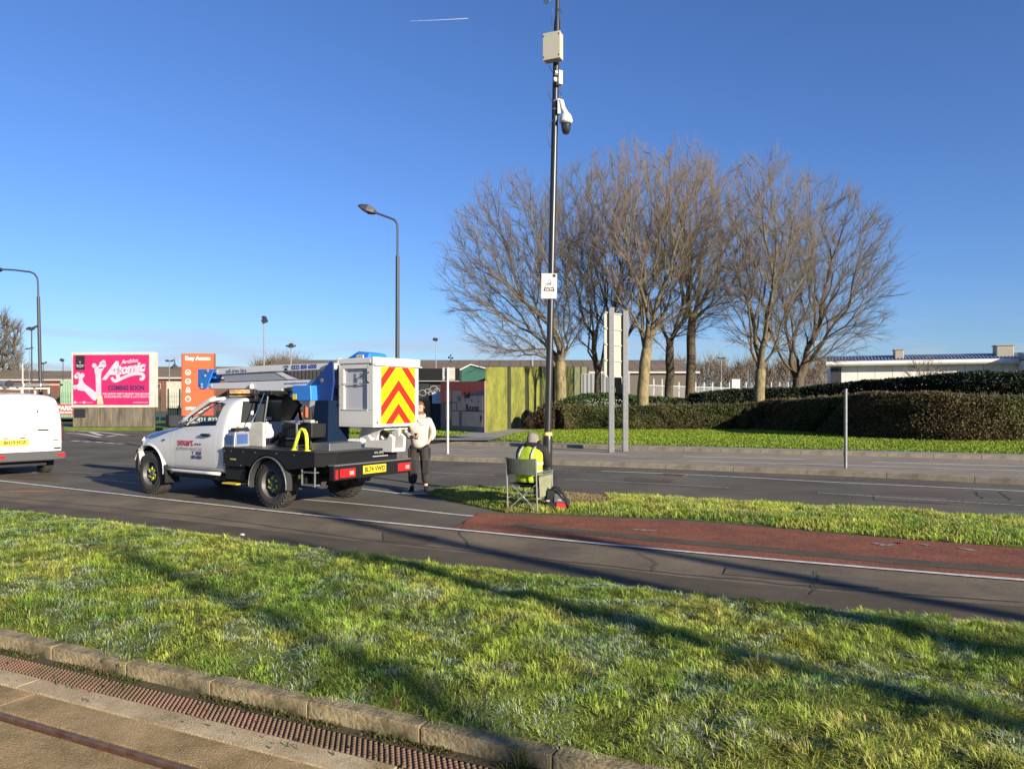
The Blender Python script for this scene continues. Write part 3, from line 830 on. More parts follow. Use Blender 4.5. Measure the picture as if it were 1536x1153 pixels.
def bare_tree(label, base, fork_h, trunk_r, ctr, rad, seed, n_att=420, m_trunk=None, lean=(0, 0), ntw=7, twl=.9, group='bare trees behind the hedge', m_limb=None, m_tw=None, up=0.55, twr=0.0068, forks=None, name='bare_tree', floor=None):
    rr = np.random.default_rng(seed)
    base = np.array(base, float); ctr = np.array(ctr, float); rad = np.array(rad, float)
    root = thing(name, label, 'tree', tuple(base), 0, group)
    top = base + np.array([lean[0], lean[1], fork_h])
    nodes = [base.copy()]; par = [-1]; plen = [0.]
    ns = 6
    for i in range(1, ns + 1):
        t = i / ns; nodes.append(base + (top - base) * t + (rr.normal(0, .03, 3) * [1, 1, 0])); par.append(i - 1); plen.append(0.)
    # attractors inside ellipsoid, more towards the shell
    A = []
    while len(A) < n_att:
        q = rr.normal(0, 1, 3); q /= np.linalg.norm(q); q *= rr.random() ** 0.42
        p = ctr + q * rad * (1 + .035 * rr.normal())
        if p[2] < (floor if floor is not None else top[2] + .3): continue
        A.append(p)
    A = np.array(A); A = A[np.argsort(np.linalg.norm(A - top, axis=1))]
    Nn = np.zeros((n_att * 4 + 20, 3)); Dn = np.zeros_like(Nn); PL = np.zeros(len(Nn)); PR = np.full(len(Nn), -1)
    for i in range(ns + 1): Nn[i] = nodes[i]; PR[i] = par[i]; Dn[i] = (0, 0, 1)
    cnt = ns + 1; ends = []
    for q in A:
        lo = ns - 2
        P = Nn[lo:cnt]; v = q - P; dd = np.linalg.norm(v, axis=1) + 1e-6
        cs = (v * Dn[lo:cnt]).sum(1) / dd
        cost = dd * (1 + 1.3 * np.clip(.88 - cs, 0, 2)) + .55 * PL[lo:cnt]
        cost[v[:, 2] < -.2] += 3
        j = int(np.argmin(cost)) + lo
        p0 = Nn[j]; d0_ = Dn[j] * .6 + (q - p0) / dd[j - lo] * .5 + np.array([0, 0, -.0]); L_ = dd[j - lo]
        k = max(1, min(3, int(L_ / .55)))
        d0_ /= np.linalg.norm(d0_)
        # quadratic bezier; end direction tends upward
        endd = (q - p0) / L_ * .6 + np.array([0, 0, up * .5])
        c1 = p0 + d0_ * L_ * .45
        prev = j
        for t in range(1, k + 1):
            u_ = t / k; p = (1 - u_) ** 2 * p0 + 2 * u_ * (1 - u_) * c1 + u_ * u_ * q
            if t < k: p = p + rr.normal(0, .012 * L_, 3)
            if cnt >= len(Nn): break
            Nn[cnt] = p; PR[cnt] = prev; PL[cnt] = PL[prev] + np.linalg.norm(p - Nn[prev])
            dv = p - Nn[prev]; dv /= np.linalg.norm(dv) + 1e-9
            Dn[cnt] = dv; prev = cnt; cnt += 1
        ends.append(prev)
    Nn = Nn[:cnt]; PR = PR[:cnt]; Dn = Dn[:cnt]
    e = 1.72; tip = (twr * 1.2) ** e
    A2 = np.zeros(cnt); kids = np.zeros(cnt, int)
    for i in range(1, cnt): kids[PR[i]] += 1
    for i in range(cnt - 1, 0, -1):
        A2[i] = max(A2[i], tip); A2[PR[i]] += A2[i]
    R = A2 ** (1 / e); R = R * (trunk_r / R[ns]); R = np.maximum(R, twr)
    for i in range(ns): R[i] = trunk_r * (1.0 + .25 * (1 - i / ns) ** 3)
    idx = np.arange(1, cnt); pr = PR[idx]
    rel = Nn - base
    R0 = np.where(pr <= ns, np.minimum(R[pr] * .8, R[idx] * 1.9), np.minimum(R[pr], R[idx] * 1.35))
    # trunk
    b = MB(); b.tube([tuple(rel[i]) for i in range(ns + 1)] + [tuple(rel[ns] + np.array([0, 0, trunk_r * .9]))], [R[i] for i in range(ns)] + [R[ns] * .93, R[ns] * .45], 12)
    b.build('trunk', m_trunk or M_bark_light, root, smooth=True)
    li = idx >= ns + 1
    thick = li & (R[idx] > .03)
    seg_mesh('limbs', rel[pr[thick]], rel[idx[thick]], R0[thick], R[idx[thick]], m_limb or M_limb, root, 6)
    thin = li & ~thick
    P0 = [rel[pr[thin]]]; P1 = [rel[idx[thin]]]; Ra = [R0[thin]]; Rb = [R[idx[thin]]]
    # twigs
    src = np.array([i for i in range(ns + 2, cnt) if R[i] < .05 or kids[i] == 0], dtype=int)
    src = np.repeat(src, ntw)
    nT = len(src)
    outw = (Nn[src] - ctr) / rad
    d = Dn[src] * 1.0 + rr.normal(0, .42, (nT, 3)) + outw * .40 + np.array([0, 0, up * .35])
    d /= np.linalg.norm(d, axis=1, keepdims=True)
    t = rr.random((nT, 1)); s0 = rel[PR[src]] * (1 - t) + rel[src] * t
    ln = twl * rr.uniform(.45, 1.2, (nT, 1))
    m1 = s0 + d * ln * .5
    d2 = d + np.array([0, 0, .15]) + rr.normal(0, .15, (nT, 3)); d2 /= np.linalg.norm(d2, axis=1, keepdims=True)
    m2 = m1 + d2 * ln * .5
    P0 += [s0, m1]; P1 += [m1, m2]; Ra += [np.full(nT, twr), np.full(nT, twr * .75)]; Rb += [np.full(nT, twr * .75), np.full(nT, twr * .35)]
    # side twiglets
    d3 = d + rr.normal(0, .5, (nT, 3)); d3 /= np.linalg.norm(d3, axis=1, keepdims=True)
    P0.append(m1); P1.append(m1 + d3 * ln * .38); Ra.append(np.full(nT, twr * .6)); Rb.append(np.full(nT, twr * .3))
    seg_mesh('crown', np.concatenate(P0), np.concatenate(P1), np.concatenate(Ra), np.concatenate(Rb), m_tw or M_twig, root, 3)
    return root

def tree_px(label, tx, base_y, Yd, ez, erx, ery, seed, fork_py, tr, **k):
    """ez=(cx,cy) crown centre px, erx/ery crown radii px, Yd distance"""
    c = W(ez[0], ez[1], Yd); rx = erx * Yd / F; rz = ery * Yd / F
    return bare_tree(label, (WX(tx, Yd), Yd, 0.1), WZ(fork_py, Yd) - 0.1, tr, tuple(c), (rx, k.pop('ry', min(rx, 4.3)), rz), seed, **k)
M_tw2 = mat('twigs_grey', (0.125, 0.104, 0.076), 0.9)
M_tw3 = mat('twigs_russet', (0.165, 0.128, 0.088), 0.9)
tree_px('broad bare tree behind the camera pole with branches drooping out to the left', 843, 640, 43, (785, 402), 126, 150, 1, 545, .30, n_att=1000, lean=(-.1, 0), up=.35, floor=WZ(540, 43), m_tw=M_tw2)
tree_px('dark slender bare tree just right of the camera pole, half hidden by shrub', 897, 640, 48, (885, 375), 78, 150, 2, 560, .22, n_att=640, m_trunk=M_bark_dark, m_limb=M_bark_dark, m_tw=M_tw2)
tree_px('tall bare tree standing behind the two-post sign back', 927, 640, 49, (930, 360), 98, 150, 3, 560, .24, n_att=400, m_limb=M_limb)
tree_px('bare tree with pale tan trunk rising in front of the hedge beside the two-post sign', 961, 640, 41, (985, 355), 108, 150, 4, 525, .29, n_att=640, m_tw=M_tw3, lean=(.25, 0))
tree_px('dark trunked bare tree in the middle of the clump, left of its twin', 1001, 640, 46, (1020, 372), 98, 160, 5, 520, .25, n_att=420, m_trunk=M_bark_dark, m_limb=M_bark_dark, lean=(.2, 0))
tree_px('ivy dark straight trunked bare tree, right of its twin in the clump middle', 1034, 640, 47, (1060, 372), 92, 155, 6, 480, .27, n_att=420, m_trunk=M_bark_dark, m_tw=M_tw3, lean=(.15, 0))
tree_px('bare tree with pale forked trunk standing alone between clump and right tree', 1139, 640, 40, (1150, 388), 88, 155, 7, 556, .27, n_att=720, lean=(.03, 0), floor=WZ(520, 40))
tree_px('rightmost bare tree of the group, dark multi-stemmed, spreading far to the right', 1197, 640, 44, (1226, 412), 116, 146, 8, 570, .33, n_att=950, m_trunk=M_bark_dark, m_limb=M_bark_dark, m_tw=M_tw2, up=.5, floor=WZ(545, 44))

# far left poplar and scrub
bare_tree('tall pointed bare poplar at the left picture edge', (WX(4, 120), 120, 0), 3, .35, (WX(6, 120), 120, WZ(528, 120)), (2.4, 2.4, 6.6), 9, n_att=220, twr=.035, twl=1.6, group=None, m_tw=M_tw2, name='poplar_tree')
bare_tree('low bare tree between the poplar and the street lamp', (WX(33, 130), 130, 0), 2.0, .25, (WX(33, 130), 130, WZ(568, 130)), (2.6, 2.4, 2.6), 10, n_att=120, twr=.035, twl=1.3, group=None, m_tw=M_tw2)
bare_tree('small bare shrub tree in front of the white building', (WX(1388, 42), 42, 0), 1.2, .07, (WX(1388, 42), 42, WZ(568, 42)), (1.45, 1.0, 1.15), 12, n_att=70, twr=.011, twl=.55, ntw=5, group=None, up=.3, m_limb=M_tw2, m_tw=M_tw2)
k = 0
M_scrub = mat('scrub_twigs', (0.24, 0.15, 0.085), 0.9)
# far tree line (stuff): dense twig mass
def treeline(name, label, x0, x1, Yd, top, base, n, seed, m):
    rr = np.random.default_rng(seed)
    px = rr.uniform(x0, x1, n); hgt = (top(px) if callable(top) else np.full(n, top))
    f = rr.random(n) ** .7
    y = Yd + rr.uniform(-4, 4, n); x = (px - CX) / F * y; z = CAM_H - (base + (hgt - base) * f - HY) * y / F
    d = rr.normal(0, .5, (n, 3)) + np.array([0, 0, .9]); P0 = np.stack([x, y, z], 1); P1 = P0 + d * rr.uniform(.5, 1.6, (n, 1)) * Yd / 120
    o = seg_mesh(name, P0, P1, np.full(n, Yd * .00035), np.full(n, Yd * .0001), m, None, 3, 'stuff')
    return tag(o, label, 'trees')
def bumps(pts):
    xs_, ys_ = zip(*pts); return lambda px: np.interp(px, xs_, ys_)
treeline('distant_scrub', 'russet scrub tops showing above the long shed roof left of centre', 382, 460, 118, bumps([(382, 556), (405, 549), (425, 546), (440, 549), (460, 554)]), 565, 2600, 3, mat('far_twigs', (0.13, 0.10, 0.075), 0.9))
treeline('distant_treeline', 'grey brown far treeline showing between the trunks and the white building', 985, 1245, 150, lambda p: 549 + 6 * np.sin(p * .11) + 4 * np.sin(p * .31 + 1) + 2 * np.sin(p * .9), 590, 6500, 4, mat('far_twigs', (0.13, 0.10, 0.075), 0.9))
treeline('distant_scrub', 'low brown scrub beneath the poplar at the left edge', -60, 60, 125, bumps([(-60, 560), (0, 568), (40, 570), (60, 573)]), 595, 4000, 6, M_scrub)

# ================================================================ HEDGES AND SHRUBS
M_leaf = leaf_mat('hedge_leaves', .2, .65)
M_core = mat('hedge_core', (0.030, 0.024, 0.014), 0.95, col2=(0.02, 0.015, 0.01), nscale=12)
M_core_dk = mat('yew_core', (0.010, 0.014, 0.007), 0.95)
def resample(P, step=.22):
    P = np.array(P, float); d = np.linalg.norm(np.diff(P[:, :2], axis=0), axis=1); s_ = np.concatenate([[0], np.cumsum(d)])
    t = np.linspace(0, s_[-1], max(8, int(s_[-1] / step)))
    Q = np.stack([np.interp(t, s_, P[:, k]) for k in range(3)], 1)
    w = 9; ker = np.ones(w) / w; pad = np.pad(Q, ((w // 2, w // 2), (0, 0)), mode='edge')
    for _ in range(2):
        R_ = np.stack([np.convolve(pad[:, k], ker, 'valid') for k in range(3)], 1); pad = np.pad(R_, ((w // 2, w // 2), (0, 0)), mode='edge')
    T = np.gradient(R_[:, :2], axis=0); T /= np.linalg.norm(T, axis=1, keepdims=True)
    return R_, np.stack([-T[:, 1], T[:, 0]], 1)
def hedge(name, label, spine, half_w, n, size, cols, seed, corem, cat='hedge', wob=.32, z0=.1):
    """spine: (x, y, top height) along the middle of the hedge"""
    root = thing(name, label, cat, (0, 0, 0)); rr = np.random.default_rng(seed)
    P, Nr = resample(spine); m = len(P); inset = .40; rings = []
    for i in range(0, m, 3):
        p = P[i]; n_ = Nr[i]; h = p[2] - inset; w = half_w - inset
        rings.append([(p[0] + n_[0] * o, p[1] + n_[1] * o, z) for o, z in ((-w, 0), (-w, h - .15), (-w * .6, h), (w, h), (w, 0))])
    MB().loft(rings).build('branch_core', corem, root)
    f = rr.random(n) * (m - 1.001); k = f.astype(int); t = (f - k)[:, None]
    c = P[k] * (1 - t) + P[k + 1] * t; nr = Nr[k] * (1 - t) + Nr[k + 1] * t
    topz = c[:, 2] + .10 * (fbm(c[:, 0] * 1.3 + c[:, 1], c[:, 1] * .7, 1.6, seed + 2) - .5) * 2
    u_ = rr.random(n); v_ = rr.random(n); hgt = topz - z0
    front = u_ < .58; topm = (u_ >= .58) & (u_ < .93); back = u_ >= .93
    o = np.where(front, -half_w, np.where(back, half_w, (v_ * 2 - 1) * half_w)); z = np.where(topm, topz, z0 + hgt * v_)
    # round the shoulders
    sh_ = np.clip((z - (topz - .35)) / .35, 0, 1); o = np.where(front, o + sh_ ** 2 * .22, o); edge = np.clip((np.abs(o) - (half_w - .3)) / .3, 0, 1); z = np.where(topm, z - edge ** 2 * .18, z)
    lum = fbm(c[:, 0] + o, z * 1.6 + c[:, 1], .9, seed + 5); lum2 = fbm(c[:, 0], z + c[:, 1] * 1.3, 3.2, seed + 8)
    bul = ((lum - .5) * 1.2 + (lum2 - .5)) * wob * 1.4
    o = np.where(front, o - bul, o); z = np.where(topm, z + bul * .5, z)
    dep = rr.random(n) ** 2 * .20; o = o - np.sign(o) * dep * (front | back); z = z - dep * topm
    C0 = np.stack([c[:, 0] + nr[:, 0] * o, c[:, 1] + nr[:, 1] * o, z], 1) + rr.normal(0, .02, (n, 3))
    ne = n // 28
    for q0, q1, sl_ in ((0, 1, slice(0, ne)), (m - 1, m - 2, slice(ne, 2 * ne))):
        oo = (rr.random(ne) * 2 - 1) * half_w; d_ = P[q0, :2] - P[q1, :2]; d_ /= np.linalg.norm(d_) + 1e-9; al = .22 * (1 - (oo / half_w) ** 2) + rr.random(ne) * .1
        C0[sl_, 0] = P[q0, 0] + Nr[q0, 0] * oo + d_[0] * al; C0[sl_, 1] = P[q0, 1] + Nr[q0, 1] * oo + d_[1] * al; C0[sl_, 2] = z0 + (P[q0, 2] - z0) * rr.random(ne)
    a = rr.normal(0, 1, (n, 3)); a /= np.linalg.norm(a, axis=1, keepdims=True); b = np.cross(a, rr.normal(0, 1, (n, 3))); b /= np.linalg.norm(b, axis=1, keepdims=True)
    s_ = size * rr.uniform(.5, 1.4, (n, 1))
    V = np.stack([C0 - a * s_, C0 + b * s_ * .5, C0 + a * s_, C0 - b * s_ * .5], 1)
    cols = np.array(cols); wgt = np.clip(lum2 * 1.8 - .4, 0, .999); ci = np.minimum((wgt * len(cols)).astype(int) + rr.integers(-1, 2, n), len(cols) - 1); ci = np.maximum(ci, 0)
    cc = cols[ci] * (.35 + 1.3 * lum)[:, None] * (.6 + .8 * rr.random((n, 1)))  # shade put into leaf colour: hollows darker, bulges brighter
    np_mesh('foliage', V.reshape(-1, 3), (np.arange(n) * 4)[:, None] + np.array([[0, 1, 2, 3]]), M_leaf, cols=np.repeat(np.clip(cc, 0, 1), 4, axis=0), parent=root, kind='stuff')
    # a few twigs poking out of the clipped top
    nt_ = int(n / 260); q = rr.integers(0, m, nt_); P0 = P[q] + np.concatenate([Nr[q] * rr.uniform(-half_w, half_w * .8, (nt_, 1)), np.zeros((nt_, 1))], 1); P1 = P0 + np.stack([rr.normal(0, .06, nt_), rr.normal(0, .06, nt_), rr.uniform(.05, .22, nt_)], 1)
    seg_mesh('stray_twigs', P0, P1, np.full(nt_, .008), np.full(nt_, .003), M_tw2, root, 3, 'stuff')
    return root
def sp3(L_): return [(WX(px, Y), Y, WZ(top, Y)) for px, Y, top in L_]
hedge('beech_hedge', 'brown leafed clipped hedge curving along the top of the far bank',
      sp3([(828, 40.2, 617), (845, 40.4, 609), (920, 40.6, 609), (1000, 40.6, 608), (1120, 40.8, 606), (1180, 39.5, 602), (1240, 36.2, 597), (1300, 33.0, 593), (1355, 30.8, 591), (1430, 29.8, 593), (1530, 29.9, 596), (1640, 30.6, 597)]), 1.0, 190000, .045,
      [(.050, .068, .020), (.068, .080, .022), (.085, .078, .026), (.070, .066, .024), (.100, .074, .030), (.070, .048, .022)], 21, M_core)
hedge('yew_hedge', 'tall near black evergreen hedge behind the brown hedge', sp3([(1035, 45, 591), (1120, 45, 584), (1210, 44, 582), (1300, 42, 573), (1380, 40, 568), (1450, 38, 561), (1600, 36.5, 558)]), 1.4, 90000, .08, [(.008, .014, .006), (.012, .022, .008), (.018, .028, .010)], 22, M_core_dk)
sh = hedge('evergreen_shrub', 'dark glossy shrub dotted with pale berries behind the left end of the hedge', sp3([(812, 42, 616), (836, 42.5, 598), (880, 43, 593), (920, 43, 593), (950, 43.5, 596), (1040, 44, 598)]), 1.1, 30000, .06, [(.018, .035, .01), (.03, .06, .015), (.05, .08, .02)], 23, M_core_dk, 'shrub', wob=.35)
rr = np.random.default_rng(77); nF = 380
px = rr.uniform(832, 945, nF); fl = MB()
for i in range(nF):
    x = WX(px[i], 41.75); zt_ = WZ(np.interp(px[i], [832, 880, 920, 945], [600, 594, 594, 597]), 41.75); z = zt_ + rr.uniform(-.65, .02); y = 41.75 - rr.uniform(0, .12) + (.5 if z > zt_ - .15 else 0); s_ = rr.uniform(.018, .032)
    fl.add([(x - s_, y, z), (x, y - s_, z - s_), (x + s_, y, z), (x, y - s_, z + s_), (x, y + s_, z)], [(0, 1, 3), (1, 2, 3), (0, 3, 4), (3, 2, 4)])
fl.build('berries', mat('pale_berries', (.42, .45, .36), .6), sh, kind='stuff')
hedge('cotoneaster_shrub', 'dark low shrub sloping down beside the end of the path', sp3([(780, 40.8, 638), (800, 40.6, 624), (820, 40.4, 606), (848, 40.2, 604)]), .7, 16000, .05, [(.02, .03, .012), (.03, .028, .015), (.10, .05, .03)], 24, M_core, 'shrub')

# ================================================================ out-of-frame bare trees whose trunks shade the verge
SD = Vector((math.sin(SUN_AZ), math.cos(SUN_AZ)))
for i, (n_, s_, h_, w_) in enumerate([(2.55, 21, 8.5, .18), (4.35, 16, 6.7, .24), (5.68, 18, 7.9, .30), (7.02, 19, 7.2, .26)]):
    Nv = Vector((-SD.y, SD.x)); 
    if Nv.y < 0: Nv = -Nv
    b0 = SD * s_ + Nv * n_
    bare_tree('slim bare tree in the row beyond the tramway, behind the viewer', (b0.x, b0.y, -.1), h_ * .93, w_ * .52, (b0.x, b0.y, h_ * .95), (.25, .25, .8), 60 + i, n_att=8, ntw=1, twl=.3, group='slim trees beyond the tramway')

oe = thing('shade_conifer', 'dense dark evergreen added out of view at right to shade the hedge end', 'tree', (29.5, 20.5, 0))  # unseen evergreen, added to throw shade on the hedge end
b = MB(); b.tube([(0, 0, 0), (0, 0, 6)], [.22, .05], 10); b.build('trunk', M_bark_dark, oe, smooth=True)
rr = np.random.default_rng(5); n_ = 26000; hh_ = rr.random(n_) ** .8; rad_ = (1.9 * (1 - hh_) + .25) * np.sqrt(rr.random(n_)); an = rr.uniform(0, 6.283, n_)
C0 = np.stack([rad_ * np.cos(an), rad_ * np.sin(an), .5 + hh_ * 7.0], 1); a_ = rr.normal(0, 1, (n_, 3)); a_ /= np.linalg.norm(a_, axis=1, keepdims=True); b_ = np.cross(a_, rr.normal(0, 1, (n_, 3))); b_ /= np.linalg.norm(b_, axis=1, keepdims=True)
V = np.stack([C0 - a_ * .13, C0 + b_ * .07, C0 + a_ * .13, C0 - b_ * .07], 1); np_mesh('crown', V.reshape(-1, 3), (np.arange(n_) * 4)[:, None] + np.array([[0, 1, 2, 3]]), M_leaf, cols=np.tile(np.array([[.02, .04, .012]]), (n_ * 4, 1)), parent=oe)
# ================================================================ POLES, SIGNS AND BUILDINGS
M_black = mat('black_paint', (0.018, 0.018, 0.02), 0.35, spec=0.6)
M_grey = mat('galvanised', (0.20, 0.205, 0.21), 0.5, 0.4, col2=(0.15, 0.155, 0.16), nscale=12)
M_ltgrey = mat('light_grey_paint', (0.38, 0.385, 0.37), 0.5)
M_white = mat('white_plastic', (0.55, 0.54, 0.50), 0.45)
M_cream = mat('cream_enclosure', (0.38, 0.365, 0.29), 0.5)
M_lampdk = mat('lamp_dark', (0.035, 0.037, 0.042), 0.5)
M_glassdk = mat('dark_glass', (0.02, 0.025, 0.03), 0.06, spec=0.8)
M_ink = mat('ink_black', (0.015, 0.015, 0.018), 0.6)
M_inkw = mat('print_white', (0.78, 0.78, 0.76), 0.6)
M_yel = mat('yellow_tape', (0.65, 0.50, 0.10), 0.6)

# ---- CCTV pole (leans slightly)
pb = Vector((WX(819.5, 13.0), 13.0, 0)); ptop = Vector((WX(837.2, 13.0), 13.0, 8.9))
pole = thing('camera_pole', 'tall black leaning street pole carrying camera, boxes and warning sign beside the seated man', 'pole', tuple(pb))
ax = (ptop - pb); PZ = lambda z: ax * (z / 8.9)
b = MB(); b.tube([PZ(0), PZ(1.02), PZ(1.10), PZ(1.16)], [.083, .083, .078, .062], 20); b.build('pole_base', M_black, pole, smooth=30)
b = MB(); b.tube([PZ(1.16), PZ(4.2), PZ(8.05), PZ(8.20), PZ(8.9)], [.060, .057, .052, .034, .032], 20); b.build('pole_shaft', M_black, pole, smooth=30)
b = MB(); b.tube([PZ(1.105), PZ(1.16)], [.0795, .0665], 20); b.build('yellow_band', M_yel, pole, smooth=30)
b = MB(); q = PZ(.55); b.box(q.x - .03, q.x + .03, q.y - .086, q.y - .078, .3, .85); b.build('access_door', M_black, pole, bevel=.003)
def zc(py): return WZ(py, 13.0)
# cream box, turned a little
q = PZ(zc(78)); Mb = Matrix.Translation((q.x, q.y, 0)) @ Matrix.Rotation(math.radians(-24), 4, 'Z')
b = MB(); b.box(-.15, .15, -.22, -.07, zc(97), zc(58), Mb); cb = b.build('control_box', M_cream, pole, bevel=.012)
b = MB(); b.box(-.157, .157, -.242, -.216, zc(97.6) , zc(57.4), Mb); b.build('lid', M_cream, cb, bevel=.008)
for sx in (-.135, .135):
    for zz in (zc(93), zc(62)): b = MB(); b.box(sx - .008, sx + .008, -.246, -.24, zz - .012, zz + .012, Mb); b.build('screw', M_black, cb)
b = MB(); b.box(-.06, .06, -.09, -.03, zc(90), zc(64), Mb); b.build('bracket', M_grey, pole)
# small sensor unit
q = PZ(zc(121)); Mb = Matrix.Translation((q.x, q.y, 0)) @ Matrix.Rotation(math.radians(28), 4, 'Z')
b = MB(); b.box(-.03, .05, -.15, -.055, zc(131), zc(110), Mb); sn = b.build('sensor_unit', M_ltgrey, pole, bevel=.008)
b = MB(); b.box(-.10, -.035, -.13, -.07, zc(119), zc(111), Mb); b.build('sensor_head', M_black, sn, bevel=.008)
b = MB(); b.lathe([(0.0, -.04), (.03, -.035), (.035, 0), (.03, .03), (0.0, .04)], 14, M=Mb @ Matrix.Translation((-.075, -.10, zc(124)))); b.build('sensor_dome', M_white, sn, smooth=True)
b = MB(); b.lathe([(.0, .0), (.022, .0), (.022, .01), (0, .01)], 12, M=Mb @ Matrix.Translation((-.068, -.132, zc(114))) @ Matrix.Rotation(math.pi / 2, 4, 'X')); b.build('sensor_lens', M_white, sn)
# ptz camera
q = PZ(zc(170)); cmx = WX(848.5, 13.0) - pb.x
b = MB(); b.tube([(q.x + .05, q.y - .06, zc(153)), (q.x + .10, q.y - .075, zc(155)), (q.x + .125, q.y - .08, zc(165)), (cmx, q.y - .08, zc(174))], [.035, .045, .045, .05], 14); ca = b.build('camera_bracket', M_white, pole, smooth=True)
b = MB(); b.box(q.x + .035, q.x + .085, q.y - .10, q.y - .02, zc(174), zc(151)); b.build('camera_plate', M_white, pole, bevel=.01)
b = MB(); b.lathe([(.03, zc(171)), (.07, zc(174)), (.10, zc(179)), (.112, zc(184)), (.112, zc(186)), (.09, zc(188))], 28, M=Matrix.Translation((cmx, q.y - .08, 0))); b.build('camera_housing', M_white, pole, smooth=40)
b = MB(); b.lathe([(.085, zc(185.5)), (.082, zc(192)), (.075, zc(198)), (.05, zc(203)), (.0, zc(205))], 28, M=Matrix.Translation((cmx, q.y - .08, 0))); b.build('camera_dome', M_glassdk, pole, smooth=True)
for zz in (153, 165):
    q = PZ(zc(zz)); b = MB(); b.tube([q - Vector((0, 0, .012)), q + Vector((0, 0, .012))], .058, 18); b.build('strap', M_grey, pole)
# dish at the top edge
q = PZ(8.42); Md = Matrix.Translation((q.x - .12, q.y - .10, 8.47)) @ Matrix.Rotation(math.radians(-60), 4, 'Z') @ Matrix.Rotation(math.radians(80), 4, 'X')
b = MB(); b.lathe([(0, 0), (.10, .012), (.155, .04), (.155, .05), (.10, .03), (0, .02)], 28, M=Md); b.build('dish_antenna', M_white, pole, smooth=40)
b = MB(); b.tube([(q.x, q.y, 8.47), (q.x - .11, q.y - .06, 8.47)], .025, 10); b.build('dish_arm', M_grey, pole)
# cables
def cable(pts):
    b = MB(); P = [Vector(p) for p in pts]
    for _ in range(2):
        Q = [P[0]]
        for a_, c_ in zip(P[:-1], P[1:]): Q += [a_ * .75 + c_ * .25, a_ * .25 + c_ * .75]
        Q.append(P[-1]); P = Q
    b.tube(P, .0055, 6); b.build('cable', M_black, pole, smooth=True)
def cp(px, py, dy=-.06): return Vector((WX(px, 13.0) - pb.x, dy, zc(py)))
cable([cp(829, 14), cp(827, 25), cp(828, 40), cp(826, 57)])
cable([cp(823, 101), cp(826, 106), cp(829, 112)])
cable([cp(822, 128), cp(822, 140), cp(825, 150), cp(830, 158)])
cable([cp(838, 108), cp(843, 122), cp(842, 134), cp(838, 140), cp(843, 145), cp(840, 152)])
cable([cp(838, 14), cp(842, 20), cp(841, 35), cp(842, 56)])
cable([cp(829, 182), cp(823, 192), cp(821, 205), cp(824, 220), cp(828, 228)])
# CCTV warning sign
q = PZ(zc(430)); Ms = Matrix.Translation((WX(823.7, 12.9) - pb.x, q.y - .075, zc(430))) @ Matrix.Rotation(math.radians(1.0), 4, 'Y')
b = MB(); b.box(-.132, .132, -.004, 0.0, -.212, .212, Ms); sg = b.build('warning_sign', M_ltgrey, pole)
b = MB(); b.box(-.122, .122, -.0065, -.0045, -.202, .202, Ms); b.build('sign_face', M_white, sg)
tri = [(0, .115), (-.085, -.03), (.085, -.03)]
b = MB(); 
def ringtri(s): return [(x * s, z * s + (1 - s) * .018) for x, z in tri]
o_, i_ = ringtri(1), ringtri(.86)
vs = [(x, -.0085, z) for x, z in o_] + [(x, -.0085, z) for x, z in i_]
b.add(vs, [(0, 1, 4, 3), (1, 2, 5, 4), (2, 0, 3, 5)], Ms); b.build('triangle', M_ink, sg)
b = MB(); b.prism([(-.04, .028), (.028, .062), (.036, .046), (-.032, .012)], 'y', -.0088, -.0075, Ms); b.prism([(.0, .02), (.03, .0), (.036, .01), (.01, .03)], 'y', -.0088, -.0075, Ms); b.build('camera_symbol', M_ink, sg)
b = MB(); b.prism([(-.072, -.028), (.072, -.028), (.098, -.085), (-.098, -.085)], 'y', -.0088, -.0075, Ms); b.build('black_bar', M_ink, sg)
text('CCTV', .05, M_inkw, sg, Ms @ frame((0, -.010, -.057), (1, 0, 0), (0, 0, 1)), bold=.001, depth=.001)
text('24 hour recording in operation', .0135, M_ink, sg, Ms @ frame((0, -.009, -.115), (1, 0, 0), (0, 0, 1)), depth=.001)
text('for public safety', .0135, M_ink, sg, Ms @ frame((0, -.009, -.14), (1, 0, 0), (0, 0, 1)), depth=.001)
b = MB(); b.box(.055, .108, -.0085, -.0068, .15, .198, Ms); b.build('corner_logo', M_ink, sg)
for zz in (418, 442):
    q = PZ(zc(zz)); b = MB(); b.tube([q - Vector((0, 0, .01)), q + Vector((0, 0, .01))], .064, 18); b.build('strap', M_grey, pole)

